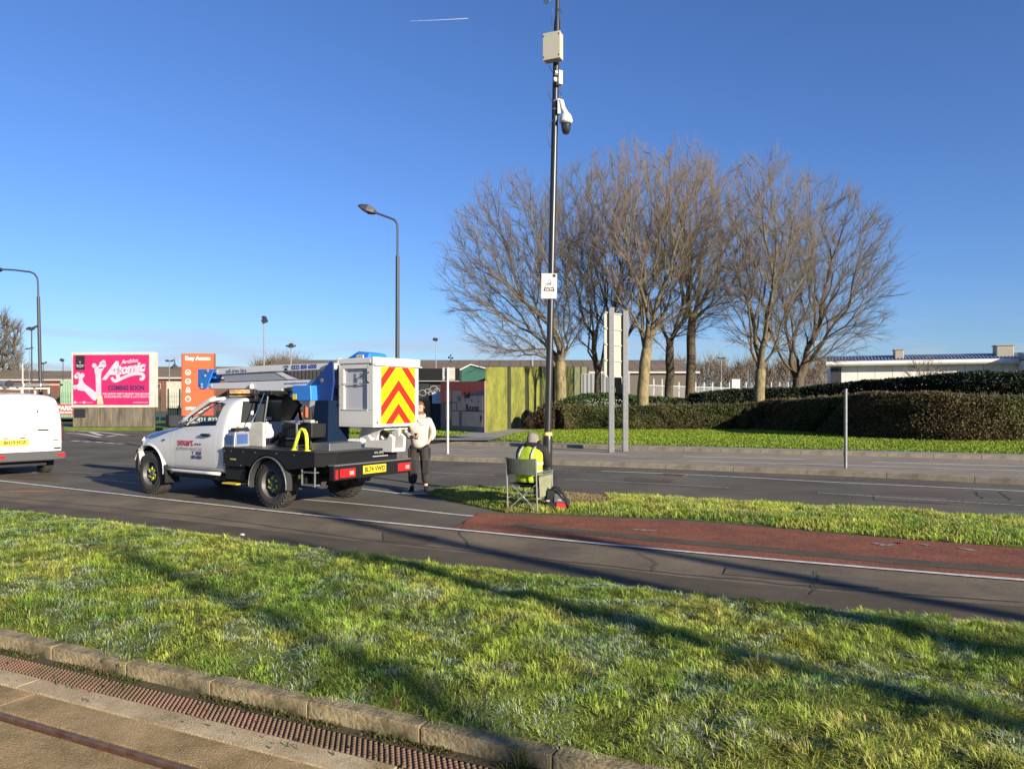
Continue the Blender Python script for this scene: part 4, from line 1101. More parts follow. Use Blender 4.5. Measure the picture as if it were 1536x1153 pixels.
# ---- street lamps
def lamp_head(b, tip, tail, w):
    tip = Vector(tip); tail = Vector(tail); d = (tip - tail); Ln = d.length; d.normalize(); s_ = d.cross(Vector((0, 0, 1))).normalized(); u_ = s_.cross(d)
    prof = [(0, .04, .10), (.10, .09, .20), (.45, .17, .30), (.8, .15, .18), (1, .05, .04)]
    rings = []
    for t, hw, hh in prof:
        c = tail + d * Ln * t; hw *= w
        rings.append([c + s_ * hw - u_ * hh * .4, c + s_ * hw * .6 + u_ * hh * .6, c - s_ * hw * .6 + u_ * hh * .6, c - s_ * hw - u_ * hh * .4])
    b.loft(rings)
def street_lamp(label, Y, base_px, base_z, shaft, arm, tip, tail, r, split):
    root = thing('street_lamp', label, 'street lamp', (WX(base_px, Y), Y, base_z), group=None)
    o0 = Vector((WX(base_px, Y), Y, base_z))
    sp_ = W(*split, Y) - o0; sh = W(*shaft, Y) - o0
    b = MB(); b.tube([(0, 0, 0), (0, 0, 1.3)], r * 1.6, 14); b.tube([(0, 0, 1.3), sp_], [r * 1.1, r * .95], 14); b.build('column', M_lampdk, root, smooth=40)
    pts = [W(x, y, Y) - o0 for x, y in arm]
    b = MB(); b.tube([sp_, sh] + pts, r * .55, 10); b.build('bracket_arm', M_lampdk, root, smooth=40)
    b = MB(); lamp_head(b, W(*tip, Y) - o0, W(*tail, Y) - o0, Y / 33 * 2.2); b.build('lamp_head', M_lampdk, root, bevel=.01)
    return root
street_lamp('tall dark street lamp rising behind the white lift basket', 33, 596, 0.1, (596.5, 345), [(596, 336), (592, 330), (585, 327), (563, 319)], (537, 309), (564, 319), .085, (596.3, 384))
street_lamp('street lamp with long arm reaching out of the left picture edge', 49, 61.5, 0.0, (57, 425), [(56, 417), (52, 411), (46, 408), (22, 405), (2, 404)], (-24, 402), (2, 404), .10, (57.5, 445))

def flood(label, px, topy, Y, heads, r=.06, name='floodlight_column', c=M_grey, wd=12):
    root = thing(name, label, 'floodlight', (WX(px, Y), Y, 0))
    h = WZ(topy, Y); b = MB(); b.tube([(0, 0, 0), (0, 0, h)], [r * 1.3, r * .7], 8); b.build('column', c, root, smooth=40)
    k = Y / F
    for dx, dy, w, hh, rot in heads:
        Mh = Matrix.Translation((dx * k, 0, h - dy * k)) @ Matrix.Rotation(math.radians(rot), 4, 'Y') @ Matrix.Rotation(math.radians(25), 4, 'X')
        b = MB(); b.box(-w * k / 2, w * k / 2, -w * k * .4, w * k * .4, -hh * k / 2, hh * k / 2, Mh); b.build('lamp_head', M_lampdk if c is not M_ltgrey else M_ltgrey, root, bevel=.02)
    return root
flood('twin-panel floodlight mast left of the long-armed street lamp', 47.5, 493, 70, [(-2, 0, 9, 2.5, 12), (4, -2, 9, 2.5, -22)], .07, c=M_lampdk)
flood('thin pale pole with small twin arms behind the left floodlight mast', 44, 522, 95, [(-3, 1, 5, 1, 0), (3, 0, 5, 1, 0)], .05)
flood('short twin-head mast just right of the left street lamp', 65, 545, 95, [(-2, 0, 4, 2, 10), (3, -1, 4, 2, -25)], .05, c=M_lampdk)
flood('small dark lamp mast left of the pink billboard', 94.5, 540, 80, [(-1.5, 0, 5, 3, 25)], .05, c=M_lampdk)
flood('forked lamp mast between billboard and orange totem', 254, 541, 80, [(-3, 0, 5, 1.6, 10), (4, 0, 5, 1.6, -15)], .06)
flood('grey floodlight mast with square tilted lamp above the truck boom', 396, 477, 70, [(1, 4, 8, 6, -20), (0, -1, 6, 3, 10)], .075)
flood('grey mast with a cluster of small lamps above the truck boom', 436.5, 518, 80, [(-5, 1, 5, 1.5, 20), (5, 1, 5, 1.5, -20), (0, -1, 6, 3, 0), (-2, 2, 4, 2, 30), (2, 2, 4, 2, -30)], .085)
flood('pale thin lamp mast right of the tall street lamp', 654, 508, 80, [(-1, 1, 7, 3, 8)], .05)
flood('short camera mast on the shop roof edge', 676, 536, 48, [(-2.5, 0, 2.5, 3, 10), (2.5, 1, 3, 2, -20), (0, -3, 2, 3, 0)], .035, name='camera_mast')
flood('thin pale post above the yellow hoarding', 799, 533, 80, [(0, 0, 2, 1.5, 0)], .05, c=M_ltgrey, name='thin_post')
flood('pale post between the clump trees and the forked trunk', 1082, 537, 100, [(-3, 0, 5, 1, 8), (3, 0, 5, 1, -8)], .06)
flood('thin pale post left of the forked pale trunk', 1122, 553, 100, [(0, 0, 2, 1, 0)], .05, name='thin_post')
flood('stubby pale post left of the dark left lamp column', 34, 545, 60, [], .07, c=M_ltgrey, name='thin_post')

# ---- two-post sign seen from behind
sgn = thing('traffic_sign_back', 'large traffic sign seen from behind on two square grey posts', 'road sign', (WX(917, 25.0), 25.0, 0.0))
o0 = Vector((WX(917, 25.0), 25.0, 0))
p2 = Vector((WX(938, 25.6), 25.6, 0)) - o0
b = MB(); b.box(-.085, .085, -.08, .08, 0, WZ(461, 25)); b.build('post', M_grey, sgn, bevel=.01)
b = MB(); b.box(p2.x - .085, p2.x + .085, p2.y - .08, p2.y + .08, 0, WZ(466, 25.6)); b.build('post', M_grey, sgn, bevel=.01)
M_signback = mat('sign_back', (0.34, 0.34, 0.29), 0.55, 0.1)
dirp = p2.normalized(); prp = Vector((-dirp.y, dirp.x, 0))
def onp(s, t, z): q = dirp * s + prp * t; return (q.x, q.y, z)
z0, z1 = WZ(565, 25.4), WZ(470, 25.2); b = MB()
b.add([onp(-.25, .10, z0), onp(1.0, .10, z0), onp(1.0, .125, z0), onp(-.25, .125, z0), onp(-.25, .10, z1), onp(1.0, .10, z1), onp(1.0, .125, z1), onp(-.25, .125, z1)], [(0, 3, 2, 1), (4, 5, 6, 7), (0, 1, 5, 4), (1, 2, 6, 5), (2, 3, 7, 6), (3, 0, 4, 7)])
b.build('sign_panel', M_signback, sgn)
for i in range(5):
    z = z0 + (z1 - z0) * i / 4; b = MB()
    b.add([onp(-.25, .06, z - .02), onp(1.0, .06, z - .02), onp(1.0, .10, z - .02), onp(-.25, .10, z - .02), onp(-.25, .06, z + .02), onp(1.0, .06, z + .02), onp(1.0, .10, z + .02), onp(-.25, .10, z + .02)], [(0, 3, 2, 1), (4, 5, 6, 7), (0, 1, 5, 4), (1, 2, 6, 5), (2, 3, 7, 6), (3, 0, 4, 7)])
    b.build('rail', M_signback, sgn)
# small sign on slim post
ss = thing('small_sign', 'small rectangular sign seen from behind on a slim grey post beside the standing man', 'road sign', (WX(671.5, 22.6), 22.6, 0.12))
b = MB(); b.tube([(0, 0, 0), (0, 0, WZ(551, 22.6) - .12)], .038, 12); b.build('post', M_ltgrey, ss, smooth=40)
b = MB(); b.box(-.16, .21, .05, .07, WZ(570, 22.6) - .12, WZ(551, 22.6) - .12); b.build('sign_panel', M_signback, ss, bevel=.005)
b = MB(); b.box(-.15, .2, .035, .05, WZ(556, 22.6) - .12, WZ(554, 22.6) - .12); b.box(-.15, .2, .035, .05, WZ(567, 22.6) - .12, WZ(565, 22.6) - .12); b.build('rail', M_ltgrey, ss)
# plain post
pp = thing('plain_post', 'plain galvanised steel post standing alone on the central reservation', 'post', (WX(1268.5, 17.9), 17.9, .125))
b = MB(); b.tube([(0, 0, 0), (0, 0, WZ(584, 17.9) - .125)], .038, 16); b.build('tube', M_grey, pp, smooth=40)
b = MB(); b.tube([(0, 0, WZ(584, 17.9) - .125), (0, 0, WZ(583, 17.9) - .125)], .041, 16); b.build('cap', M_grey, pp)

# ---- pink billboard
BY = 43.0
bbx0, bbx1 = WX(105, BY), WX(232, BY)
bb = thing('billboard', 'pink roller skating advertising billboard on a weathered timber base', 'billboard', ((bbx0 + bbx1) / 2, BY, 0.2), math.radians(-3))
hw = (bbx1 - bbx0) / 2; zb, zt = WZ(611, BY) - .2, WZ(528, BY) - .2
M_bbframe = mat('billboard_frame', (0.52, 0.50, 0.45), 0.5, col2=(.40, .38, .33), nscale=2)
b = MB(); b.box(-hw, hw, 0, .5, zb, zt); b.build('frame', M_bbframe, bb, bevel=.02)
M_pink = mat('poster_pink', (0.42, 0.018, 0.105), 0.45, col2=(0.36, 0.014, 0.09), nscale=.5)
pz0, pz1 = WZ(607, BY) - .2, WZ(532, BY) - .2; px0, px1 = -hw + .13, hw - .25
b = MB(); b.box(px0, px1, -.03, .01, pz0, pz1); b.build('poster', M_pink, bb)
PW = px1 - px0; PH = pz1 - pz0
U = lambda u, v: (px0 + PW * (u - 118) / (832 - 118), pz1 - PH * (v - 135) / (598 - 135))      # photo detail coordinates
M_pw = mat('poster_pale', (0.50, 0.44, 0.50), 0.5, col2=(.38, .33, .40), nscale=2); M_navy = mat('poster_navy', (0.03, 0.02, 0.08), 0.4); M_skin2 = mat('poster_skin', (.62, .42, .26), .4)
def poly(pts, nm, m, y=-.034, par=bb): b = MB(); b.prism([U(*p) for p in pts], 'y', y, y + .003); return b.build(nm, m, par)
def T(s, u, v, size, m, **k): x, z = U(u, v); return text(s, size * BY / 50, m, bb, frame((x, -.036, z), (1, k.pop('slope', 0), 0) if False else (1, 0, 0), (0, 0, 1)) @ Matrix.Rotation(k.pop('rot', 0), 4, 'Z'), **k)
# legs with roller skates in the air
leg = poly([(330, 320), (380, 310), (384, 510), (400, 590), (345, 590), (352, 540), (335, 510)], 'leg_right', M_pw)
poly([(165, 455), (215, 395), (345, 490), (360, 525), (325, 560), (300, 548), (225, 470)], 'leg_left', M_pw, -.0345)
poly([(348, 520), (392, 515), (404, 592), (345, 592)], 'knee', M_skin2, -.038)
poly([(315, 250), (345, 250), (365, 225), (372, 200), (410, 197), (418, 240), (385, 300), (385, 325), (328, 325)], 'skate_boot', M_pw, -.039)
poly([(125, 425), (170, 405), (172, 330), (205, 335), (212, 380), (235, 410), (215, 470), (165, 462)], 'skate_boot', M_pw, -.0395)
for (u_, v_) in [(318, 235), (405, 205), (340, 260), (410, 230), (150, 335), (205, 325), (135, 435), (165, 318)]:
    x, z = U(u_, v_); b = MB(); b.lathe([(0, 0), (.13, 0), (.13, .01), (0, .01)], 18, M=Matrix.Translation((x, -.04, z)) @ Matrix.Rotation(math.pi / 2, 4, 'X')); b.build('skate_wheel', M_pw, bb)
poly([(355, 250), (365, 255), (400, 250), (400, 258), (360, 262)], 'skate_stripe', M_navy, -.043)
poly([(140, 142), (228, 142), (228, 275), (140, 275)], 'logo_block', M_ink, -.035)
b = MB(); x, z = U(184, 203); b.tube([(x - .05, -.04, z + .05), (x, -.04, z - .05), (x + .05, -.04, z + .05)], .012, 6); b.build('logo_mark', M_pw, bb)
T('SKATING', 184, 232, .13, M_pw, bold=.002); T('PROJECT', 184, 246, .11, M_pw, bold=.001)
T('Archies', 650, 196, .36, M_pw, bold=.008, shear=.25, rot=.12)
T('A', 480, 290, 1.6, M_pw, bold=.05, shear=.35, xs=1.0)
T('tomic', 655, 264, .84, M_pw, bold=.045, shear=.3, rot=.13, space=.95)
sw = MB(); P = [U(*p) for p in [(480, 345), (508, 385), (560, 362), (640, 325), (710, 308), (770, 312), (788, 338), (770, 364), (745, 356)]]
P = smoothpl([(a_, c_) for a_, c_ in P], 2); n_ = len(P)
sw.tube([(a_, -.037, c_) for a_, c_ in P], [(.10 if 0 < i < n_ - 1 else .04) for i in range(n_)], 6)
for i, v in enumerate(sw.v): sw.v[i] = (v[0], -.037 + (v[1] + .037) * .05, v[2])
sw.build('swash', M_pw, bb)
T('COMING SOON', 619, 443, .42, M_navy, bold=.014, xs=.80)
T("THE NORTH WEST'S BIGGEST ROLLER RINK,", 620, 498, .19, M_pw, bold=.003, xs=.85)
T('MONUMENTAL FOOD & LATE NIGHTS', 622, 524, .19, M_pw, bold=.003, xs=.9)
T('archiesatomic.com', 755, 575, .13, M_pw, bold=.002); T('archiesatomic', 172, 576, .11, M_pw); T('archiesatomic', 262, 577, .11, M_pw)
b = MB()
for u_ in (135, 222):
    x, z = U(u_, 576); b.lathe([(0, 0), (.07, 0), (.07, .006), (0, .006)], 14, M=Matrix.Translation((x, -.035, z)) @ Matrix.Rotation(math.pi / 2, 4, 'X'))
b.build('social_icons', M_pw, bb)
# timber base boards one by one
M_tim = mat('weathered_timber', (0.17, 0.145, 0.11), 0.9, col2=(0.075, 0.062, 0.048), nscale=5, bump=.6, bscale=25, stretch=(1, 1, .15)); M_tim2 = mat('weathered_timber_green', (0.20, 0.17, 0.10), 0.9, col2=(0.09, 0.075, 0.05), nscale=5, bump=.6, bscale=25, stretch=(1, 1, .15))
x = -hw + .06; i = 0
while x < hw - .1:
    w = random.uniform(.13, .16); b = MB(); b.box(x, x + w - .012, .05 + random.uniform(0, .02), .09, 0.02, zb - .01); b.build('board', random.choice([M_tim, M_tim, M_tim2]), bb); x += w
b = MB(); b.box(-hw + .06, hw - .1, .095, .45, 0.0, zb - .01); b.build('base_frame', mat('timber_dark', (.03, .026, .02), .9), bb)
b = MB(); x, _ = U(122, 0); b.box(x, x + .62, .02, .045, WZ(626, BY) - .2, WZ(613, BY) - .2); b.build('dark_plate', M_ink, bb)

# ---- orange totem
TY = 42.0; tx0, tx1 = WX(272, TY), WX(320.5, TY)
tt = thing('totem_sign', 'tall orange totem sign with white round icons behind the truck cab', 'sign', ((tx0 + tx1) / 2, TY, 0))
hw2 = (tx1 - tx0) / 2; M_or = mat('totem_orange', (0.62, 0.115, 0.045), 0.5); M_ord = mat('totem_edge', (.25, .09, .05), .6)
b = MB(); b.box(-hw2, hw2, 0, .3, 0, WZ(530, TY)); b.build('body', M_ord, tt)
for i in range(4):
    z_a = WZ(530 + i * 27 + .4, TY) ; z_b = max(0.05, WZ(530 + (i + 1) * 27 - .1, TY))
    b = MB(); b.box(-hw2 + .07, hw2 - .01, -.03, -.005, z_b, z_a); b.build('panel', M_or, tt)
def TT(s, px, py, size, m, **k): return text(s, size, m, tt, frame((WX(px, TY) - (tx0 + tx1) / 2, -.036, WZ(py, TY)), (1, 0, 0), (0, 0, 1)), **k)
TT('Easy Access', 297, 537.5, .30, M_inkw, bold=.012, xs=.95)
M_gold = mat('totem_box', (.45, .16, .03), .5)
b = MB(); kx = TY / F
for (x0, y0, x1, y1) in [(279, 533.3, 315, 533.9), (279, 548.8, 315, 549.4), (279, 533.3, 279.6, 549.4), (314.4, 533.3, 315, 549.4), (279, 541.3, 315, 541.8)]:
    b.box(WX(x0, TY) - (tx0 + tx1) / 2, WX(x1, TY) - (tx0 + tx1) / 2, -.034, -.03, WZ(y1, TY), WZ(y0, TY))
b.build('outline_box', M_gold, tt)
for py in (558.5, 572, 585, 598):
    b = MB(); c_ = Matrix.Translation((WX(282.5, TY) - (tx0 + tx1) / 2, -.035, WZ(py, TY))) @ Matrix.Rotation(math.pi / 2, 4, 'X')
    if py != 585:
        vs = []; nn_ = 22
        for rr_ in (.155, .115):
            for k in range(nn_): vs.append((rr_ * math.cos(k * 6.2832 / nn_), rr_ * math.sin(k * 6.2832 / nn_), 0))
        b.add(vs, [(k, (k + 1) % nn_, nn_ + (k + 1) % nn_, nn_ + k) for k in range(nn_)], c_)
        if py == 598: b.box(-.01, .01, -.01, .09, -.001, .002, c_); b.box(-.01, .07, -.01, .01, -.001, .002, c_)
        elif py == 572: b.box(-.07, .07, -.05, .0, -.001, .002, c_)
        else: b.box(-.08, .08, -.015, .015, -.001, .002, c_); b.box(-.015, .015, -.09, .0, -.001, .002, c_)
    else:
        b.box(-.12, .12, -.13, .03, -.001, .003, c_); b.tube([c_ @ Vector((-.07, .03, 0)), c_ @ Vector((-.07, .12, 0)), c_ @ Vector((0, .16, 0)), c_ @ Vector((.07, .12, 0)), c_ @ Vector((.07, .03, 0))], .018, 6)
    b.build('icon', M_inkw, tt)
TT('OPEN 7 DAYS', 297, 612.5, .22, M_inkw, bold=.006); TT('A WEEK', 297, 618, .2, M_inkw, bold=.005)
b = MB(); b.box(-1.35, 1.9, -.05, -.01, .25, .85); b.build('lower_board', mat('board_dark', (.03, .035, .045), .5), tt)
text('0151 421 8222', .34, mat('print_green_white', (.55, .65, .5), .5), tt, frame((.25, -.056, .62), (1, 0, 0), (0, 0, 1)), bold=.01)

# ---- white container / trailer back left of totem
tr_ = thing('white_trailer', 'white box trailer end standing between billboard and orange totem', 'trailer', (WX(262, 56), 56, 0))
b = MB(); b.box(WX(249, 56) - WX(262, 56), WX(274, 56) - WX(262, 56), 0, 5, WZ(612, 56), WZ(572, 56)); b.build('body', mat('trailer_white', (.48, .46, .39), .5, col2=(.36, .34, .28), nscale=1.2), tr_, bevel=.04)
for q_ in (252, 269.5): b = MB(); b.box(WX(q_, 56) - WX(262, 56), WX(q_ + 1.5, 56) - WX(262, 56), -.05, -.002, WZ(612, 56), WZ(583, 56)); b.build('bumper_post', M_ink, tr_)
b = MB(); b.box(-.6, .6, .2, 4.8, .35, WZ(612, 56)); 
for yy in (1.0, 3.8):
    for xx in (-.6, .45): b.lathe([(.0, 0), (.42, 0), (.42, .15), (0, .15)], 16, M=Matrix.Translation((xx, yy, .42)) @ Matrix.Rotation(math.pi / 2, 4, 'Y'))
b.build('undercarriage', M_ink, tr_)

# ---- brick building(s) on the left
M_brick = mat('brick_far', (0.165, 0.070, 0.045), 0.9, col2=(0.105, 0.050, 0.036), nscale=3.0, bump=.2)
M_roof = mat('asbestos_roof', (0.20, 0.155, 0.115), 0.95, spec=.2, col2=(0.125, 0.10, 0.075), nscale=1.2, bump=.3, stretch=(.3, 1, 1))
M_rooflt = mat('roof_trim', (0.38, 0.36, 0.33), 0.6)
def gable(name, label, x0, x1, Y, eave_py, ridge_py, depth, mw, mr, trim=True, wins=None, sheets=0, gz=0.0):
    """long building, ridge parallel to x; front wall at Y"""
    X0, X1 = WX(x0, Y), WX(x1, Y); ze = WZ(eave_py, Y); Yr = Y + depth / 2; zr = WZ(ridge_py, Yr)
    root = thing(name, label, 'building', ((X0 + X1) / 2, Y, 0)); h = (X1 - X0) / 2
    b = MB(); b.prism([(0, gz), (0, ze), (depth / 2, zr), (depth, ze), (depth, gz)], 'x', -h, h); wl_ = b.build('wall', mw, root)
    n = max(1, sheets)
    for i in range(n):
        a_ = -h - .3 + (2 * h + .6) * i / n; c_ = -h - .3 + (2 * h + .6) * (i + 1) / n - (.05 if n > 1 else 0)
        b = MB(); b.prism([(-.35, ze - .12), (depth / 2, zr + .04), (depth / 2, zr + .2), (-.35, ze + .06)], 'x', a_, c_); b.build('roof_sheet' if n > 1 else 'roof', mr, root)
    b = MB(); b.prism([(depth + .35, ze - .12), (depth / 2, zr + .04), (depth / 2, zr + .2), (depth + .35, ze + .06)], 'x', -h - .3, h + .3); b.build('roof', mr, root)
    if trim: b = MB(); b.box(-h - .3, h + .3, -.5, -.352, ze - .2, ze + .02); b.build('gutter', M_rooflt, root)
    for (wx0, wx1, wy0, wy1) in (wins or []):
        b = MB(); b.box(WX(wx0, Y) - (X0 + X1) / 2, WX(wx1, Y) - (X0 + X1) / 2, -.08, -.002, WZ(wy1, Y), WZ(wy0, Y)); f_ = b.build('window', M_rooflt, root)
        b = MB(); b.box(WX(wx0 + .6, Y) - (X0 + X1) / 2, WX(wx1 - .6, Y) - (X0 + X1) / 2, -.1, -.082, WZ(wy1 - .6, Y), WZ(wy0 + .6, Y)); b.build('pane', M_glassdk, f_)
    return root
gable('brick_warehouse', 'low brick warehouse with dull roof at the far left, behind the van', -60, 112, 112, 569, 558, 12, M_brick, M_roof, wins=[(40, 46, 574, 580), (60, 66, 574, 580)], sheets=8)
gable('brick_warehouse', 'brick warehouse with sloping grey roof between the billboard and the orange totem', 118, 345, 104, 566, 552, 14, M_brick, M_roof, wins=[(236, 241, 575, 583)], sheets=8)
b = MB(); rt = thing('roof_turret', 'small dark pointed turret on the roof between billboard and totem', 'turret', (WX(262, 110), 110, WZ(566, 110)))
b.lathe([(1.3, 0), (1.3, .5), (.15, 1.9), (.08, 2.4), (0.0, 3.0)], 4); b.build('spire', M_lampdk, rt)
gable('long_shed', 'very long low shed with dark brown corrugated roof behind the shops', 385, 1045, 96, 557.5, 542, 22, mat('shed_wall', (.10, .085, .07), .9), M_roof, sheets=40, trim=True)
# stepped roof part right: houses beyond
gable('brick_house', 'distant brick house gable seen right of the two-post sign', 940, 975, 140, 556, 546, 9, M_brick, M_roof, wins=[(945, 949, 560, 564), (955, 959, 560, 564)], sheets=1)
gable('brick_house', 'distant pale brick house right of the brick gable', 978, 1000, 145, 562, 553, 9, mat('brick_pale', (.26, .2, .15), .9), M_roof, sheets=1)

# ---- dark shop building
SY = 41.0
sb_ = thing('storage_shop', 'dark clad storage shop with black fascia and glazed front behind the truck', 'shop', (WX(540, SY), SY, 0))
ox = WX(540, SY); M_fascia = mat('fascia_black', (.010, .010, .012), .7, spec=.2); M_sill = mat('shop_sill', (.35, .33, .3), .6); M_dkwall = mat('dark_cladding', (.030, .029, .030), .6)
x0s, x1s = WX(338, SY) - ox, WX(689, SY) - ox
b = MB(); b.box(x0s, x1s, .3, 9, 0, WZ(554, SY)); b.build('wall', M_dkwall, sb_)
b = MB(); b.box(WX(520, SY) - ox, x1s, -.1, .3, WZ(571, SY), WZ(552.5, SY)); b.build('fascia', M_fascia, sb_, bevel=.02)
b = MB(); b.box(WX(520, SY) - ox, x1s, -.14, -.102, WZ(572, SY), WZ(571, SY)); b.build('fascia_trim', M_sill, sb_)
b = MB()
for k in range(36):
    xx = x0s + .02 + k * .2; 
    if xx < WX(520, SY) - ox: b.box(xx, xx + .15, .24, .3, .05, WZ(555, SY))
b.build('cladding_rib', M_dkwall, sb_, kind='stuff')
# glazing bays
M_shopglass = mat('shop_glass', (.018, .02, .022), .05, spec=.8)
for k in range(7):
    xa = WX(524, SY) - ox + k * .72; xb = xa + .68
    if xb > WX(664, SY) - ox: break
    b = MB(); b.box(xa, xb, .14, .298, .35, WZ(574, SY)); w_ = b.build('window', M_fascia, sb_)
    b = MB(); b.box(xa + .04, xb - .04, .12, .138, .4, WZ(575, SY)); b.build('pane', M_shopglass, w_)
b = MB(); b.box(WX(524, SY) - ox, WX(664, SY) - ox, .05, .298, 0, .34); b.build('stall_riser', mat('riser_blue', (.05, .06, .09), .6), sb_)
b = MB(); b.box(WX(648, SY) - ox, WX(666, SY) - ox, .09, .11, WZ(605, SY), WZ(589, SY)); b.build('poster', mat('poster_blue', (.42, .48, .62), .6), sb_, label='pale blue notice in the shop window')
text('STORE', .14, mat('poster_ink', (.12, .2, .45), .6), sb_, frame((WX(657, SY) - ox, .088, WZ(594, SY)), (1, 0, 0), (0, 0, 1)))
text('OPEN', .12, MATS['poster_ink'], sb_, frame((WX(657, SY) - ox, .088, WZ(599, SY)), (1, 0, 0), (0, 0, 1)))
b = MB(); b.box(WX(630, SY) - ox, WX(645, SY) - ox, .1, .118, WZ(625, SY), WZ(600, SY)); b.build('poster', mat('poster_brown', (.16, .10, .04), .6), sb_, label='dim brown display poster behind the standing man')
# orange signage frames behind cab
M_orf = mat('orange_frame', (.50, .12, .05), .6)
for k, (a0, a1, c0_, c1_) in enumerate([(430, 437, 588, 626), (437, 452, 618, 626), (457, 460.5, 604, 626), (452, 457, 590, 596)]):
    b = MB(); b.box(WX(a0, SY) - ox, WX(a1, SY) - ox, .16, .24, WZ(c1_, SY), WZ(c0_, SY)); b.build('orange_trim', M_orf, sb_)
b = MB()
for k in range(6): b.box(WX(439, SY) - ox, WX(451, SY) - ox, .16, .2, WZ(602 + k * 2.6, SY), WZ(600.6 + k * 2.6, SY))
b.build('louvre', mat('louvre_grey', (.10, .11, .12), .5), sb_)
# picture board
b = MB(); b.box(WX(343, SY) - ox, WX(373, SY) - ox, .12, .2, WZ(595.5, SY), WZ(584, SY)); pbo = b.build('picture_board', mat('picture_tan', (.50, .33, .16), .6, col2=(.25, .12, .05), nscale=6), sb_)
b = MB(); b.prism([(WX(355, SY) - ox, WZ(594, SY)), (WX(362, SY) - ox, WZ(594, SY)), (WX(361, SY) - ox, WZ(588, SY)), (WX(357, SY) - ox, WZ(587, SY))], 'y', .10, .115); b.build('picture_digger', mat('picture_yellow', (.7, .45, .03), .6), pbo)
# bicycle-like hoops display in window
b = MB()
for cxp, cyp, cr_ in [(640, 586, .10), (650, 583, .16), (655, 586, .12), (633, 589, .15), (645, 590, .08)]:
    c_ = Vector((WX(cxp, SY) - ox, .09, WZ(cyp, SY))); b.tube([c_ + Vector((math.cos(t) * cr_ * 1.3, 0, math.sin(t * 2) * .02 + math.sin(t) * cr_)) for t in np.linspace(0, 6.28, 14)[:-1]], .012, 5, closed=True)
b.build('display_hoop', M_ltgrey, sb_)
# green gable behind
gg = thing('green_shed', 'small dark green gable end with white verge peeping over the hoarding', 'shed', (WX(705, 43), 43, 0))
def gp(px, py): return (WX(px, 43) - WX(705, 43), WZ(py, 43))
b = MB(); b.prism([(gp(676, 562)[0], 0), gp(676, 562), gp(706, 547.5), gp(740, 556), (gp(740, 556)[0], 0)], 'y', 0, 8); b.build('wall', mat('shed_green', (.02, .09, .07), .6), gg)
b = MB(); b.prism([gp(674, 562), gp(706, 546), gp(742, 555), gp(742, 556.5), gp(706, 547.4), gp(675, 563)], 'y', -.12, -.001); b.build('verge_board', M_inkw, gg)

# ---- red and grey box hoarding
HA = Vector((WX(661, 39.0), 39.0, 0)); HB = Vector((WX(727, 35.9), 35.9, 0)); hd = (HB - HA); hl = hd.length; hdn = hd.normalized()
hz = WZ(572.5, 37.5)
ho = thing('box_hoarding', 'dim printed hoarding reading Sell and Boxes beside the yellow panels', 'hoarding', tuple(HA), math.atan2(hdn.y, hdn.x))
M_hdark = mat('hoarding_dark', (.20, .15, .14), .6); M_hred = mat('hoarding_red', (.80, .13, .07), .6); M_hbox = mat('hoarding_box', (.62, .42, .34), .6, col2=(.5, .33, .26), nscale=2)
for k in range(4):
    b = MB(); b.box(hl * k / 4 + .01, hl * (k + 1) / 4 - .01, 0, .06, .28, hz); b.build('panel', M_hdark, ho)
b = MB(); b.box(0, hl, .0, .05, .12, .27); b.build('plinth', mat('plinth_grey', (.16, .16, .16), .7), ho)
b = MB(); b.prism([(0, 1.55), (hl, 2.2), (hl, hz - .02), (0, hz - .02)], 'y', -.006, -.001); b.build('red_band', M_hred, ho)
for k, (a0, a1, z0_, z1_) in enumerate([(.45, 1.0, .75, 1.5), (1.05, 1.75, .45, 1.15), (1.05, 1.5, 1.2, 1.55), (.45, 1.0, 1.62, 2.2), (1.1, 1.9, 1.62, 2.15), (1.95, hl - .1, .45, 1.15), (1.55, hl - .1, 1.2, 1.9)]):
    a1 = min(a1, hl - .05)
    if a1 > a0: b = MB(); b.box(a0 + .02, a1 - .02, -.016, -.007, z0_, z1_); b.build('printed_box', M_hbox, ho)
def HT(s, u_, z, size): text(s, size, M_ink, ho, frame((u_, -.02, z), (1, 0, 0), (0, 0, 1)), bold=.012)
HT('Sell', hl * .62, 1.92, .40); HT('Boxes', hl * .74, 1.32, .46); HT('P', hl * .93, .80, .40)
HT('\u25bc', hl * .8, 1.62, .14) if False else None
b = MB(); 
for k in range(3): u_ = hl * (.58 + .15 * k); b.prism([(u_ - .06, 1.66), (u_ + .06, 1.66), (u_, 1.58 if k == 2 else 1.74)], 'y', -.02, -.015)
b.build('print_symbol', M_ink, ho)

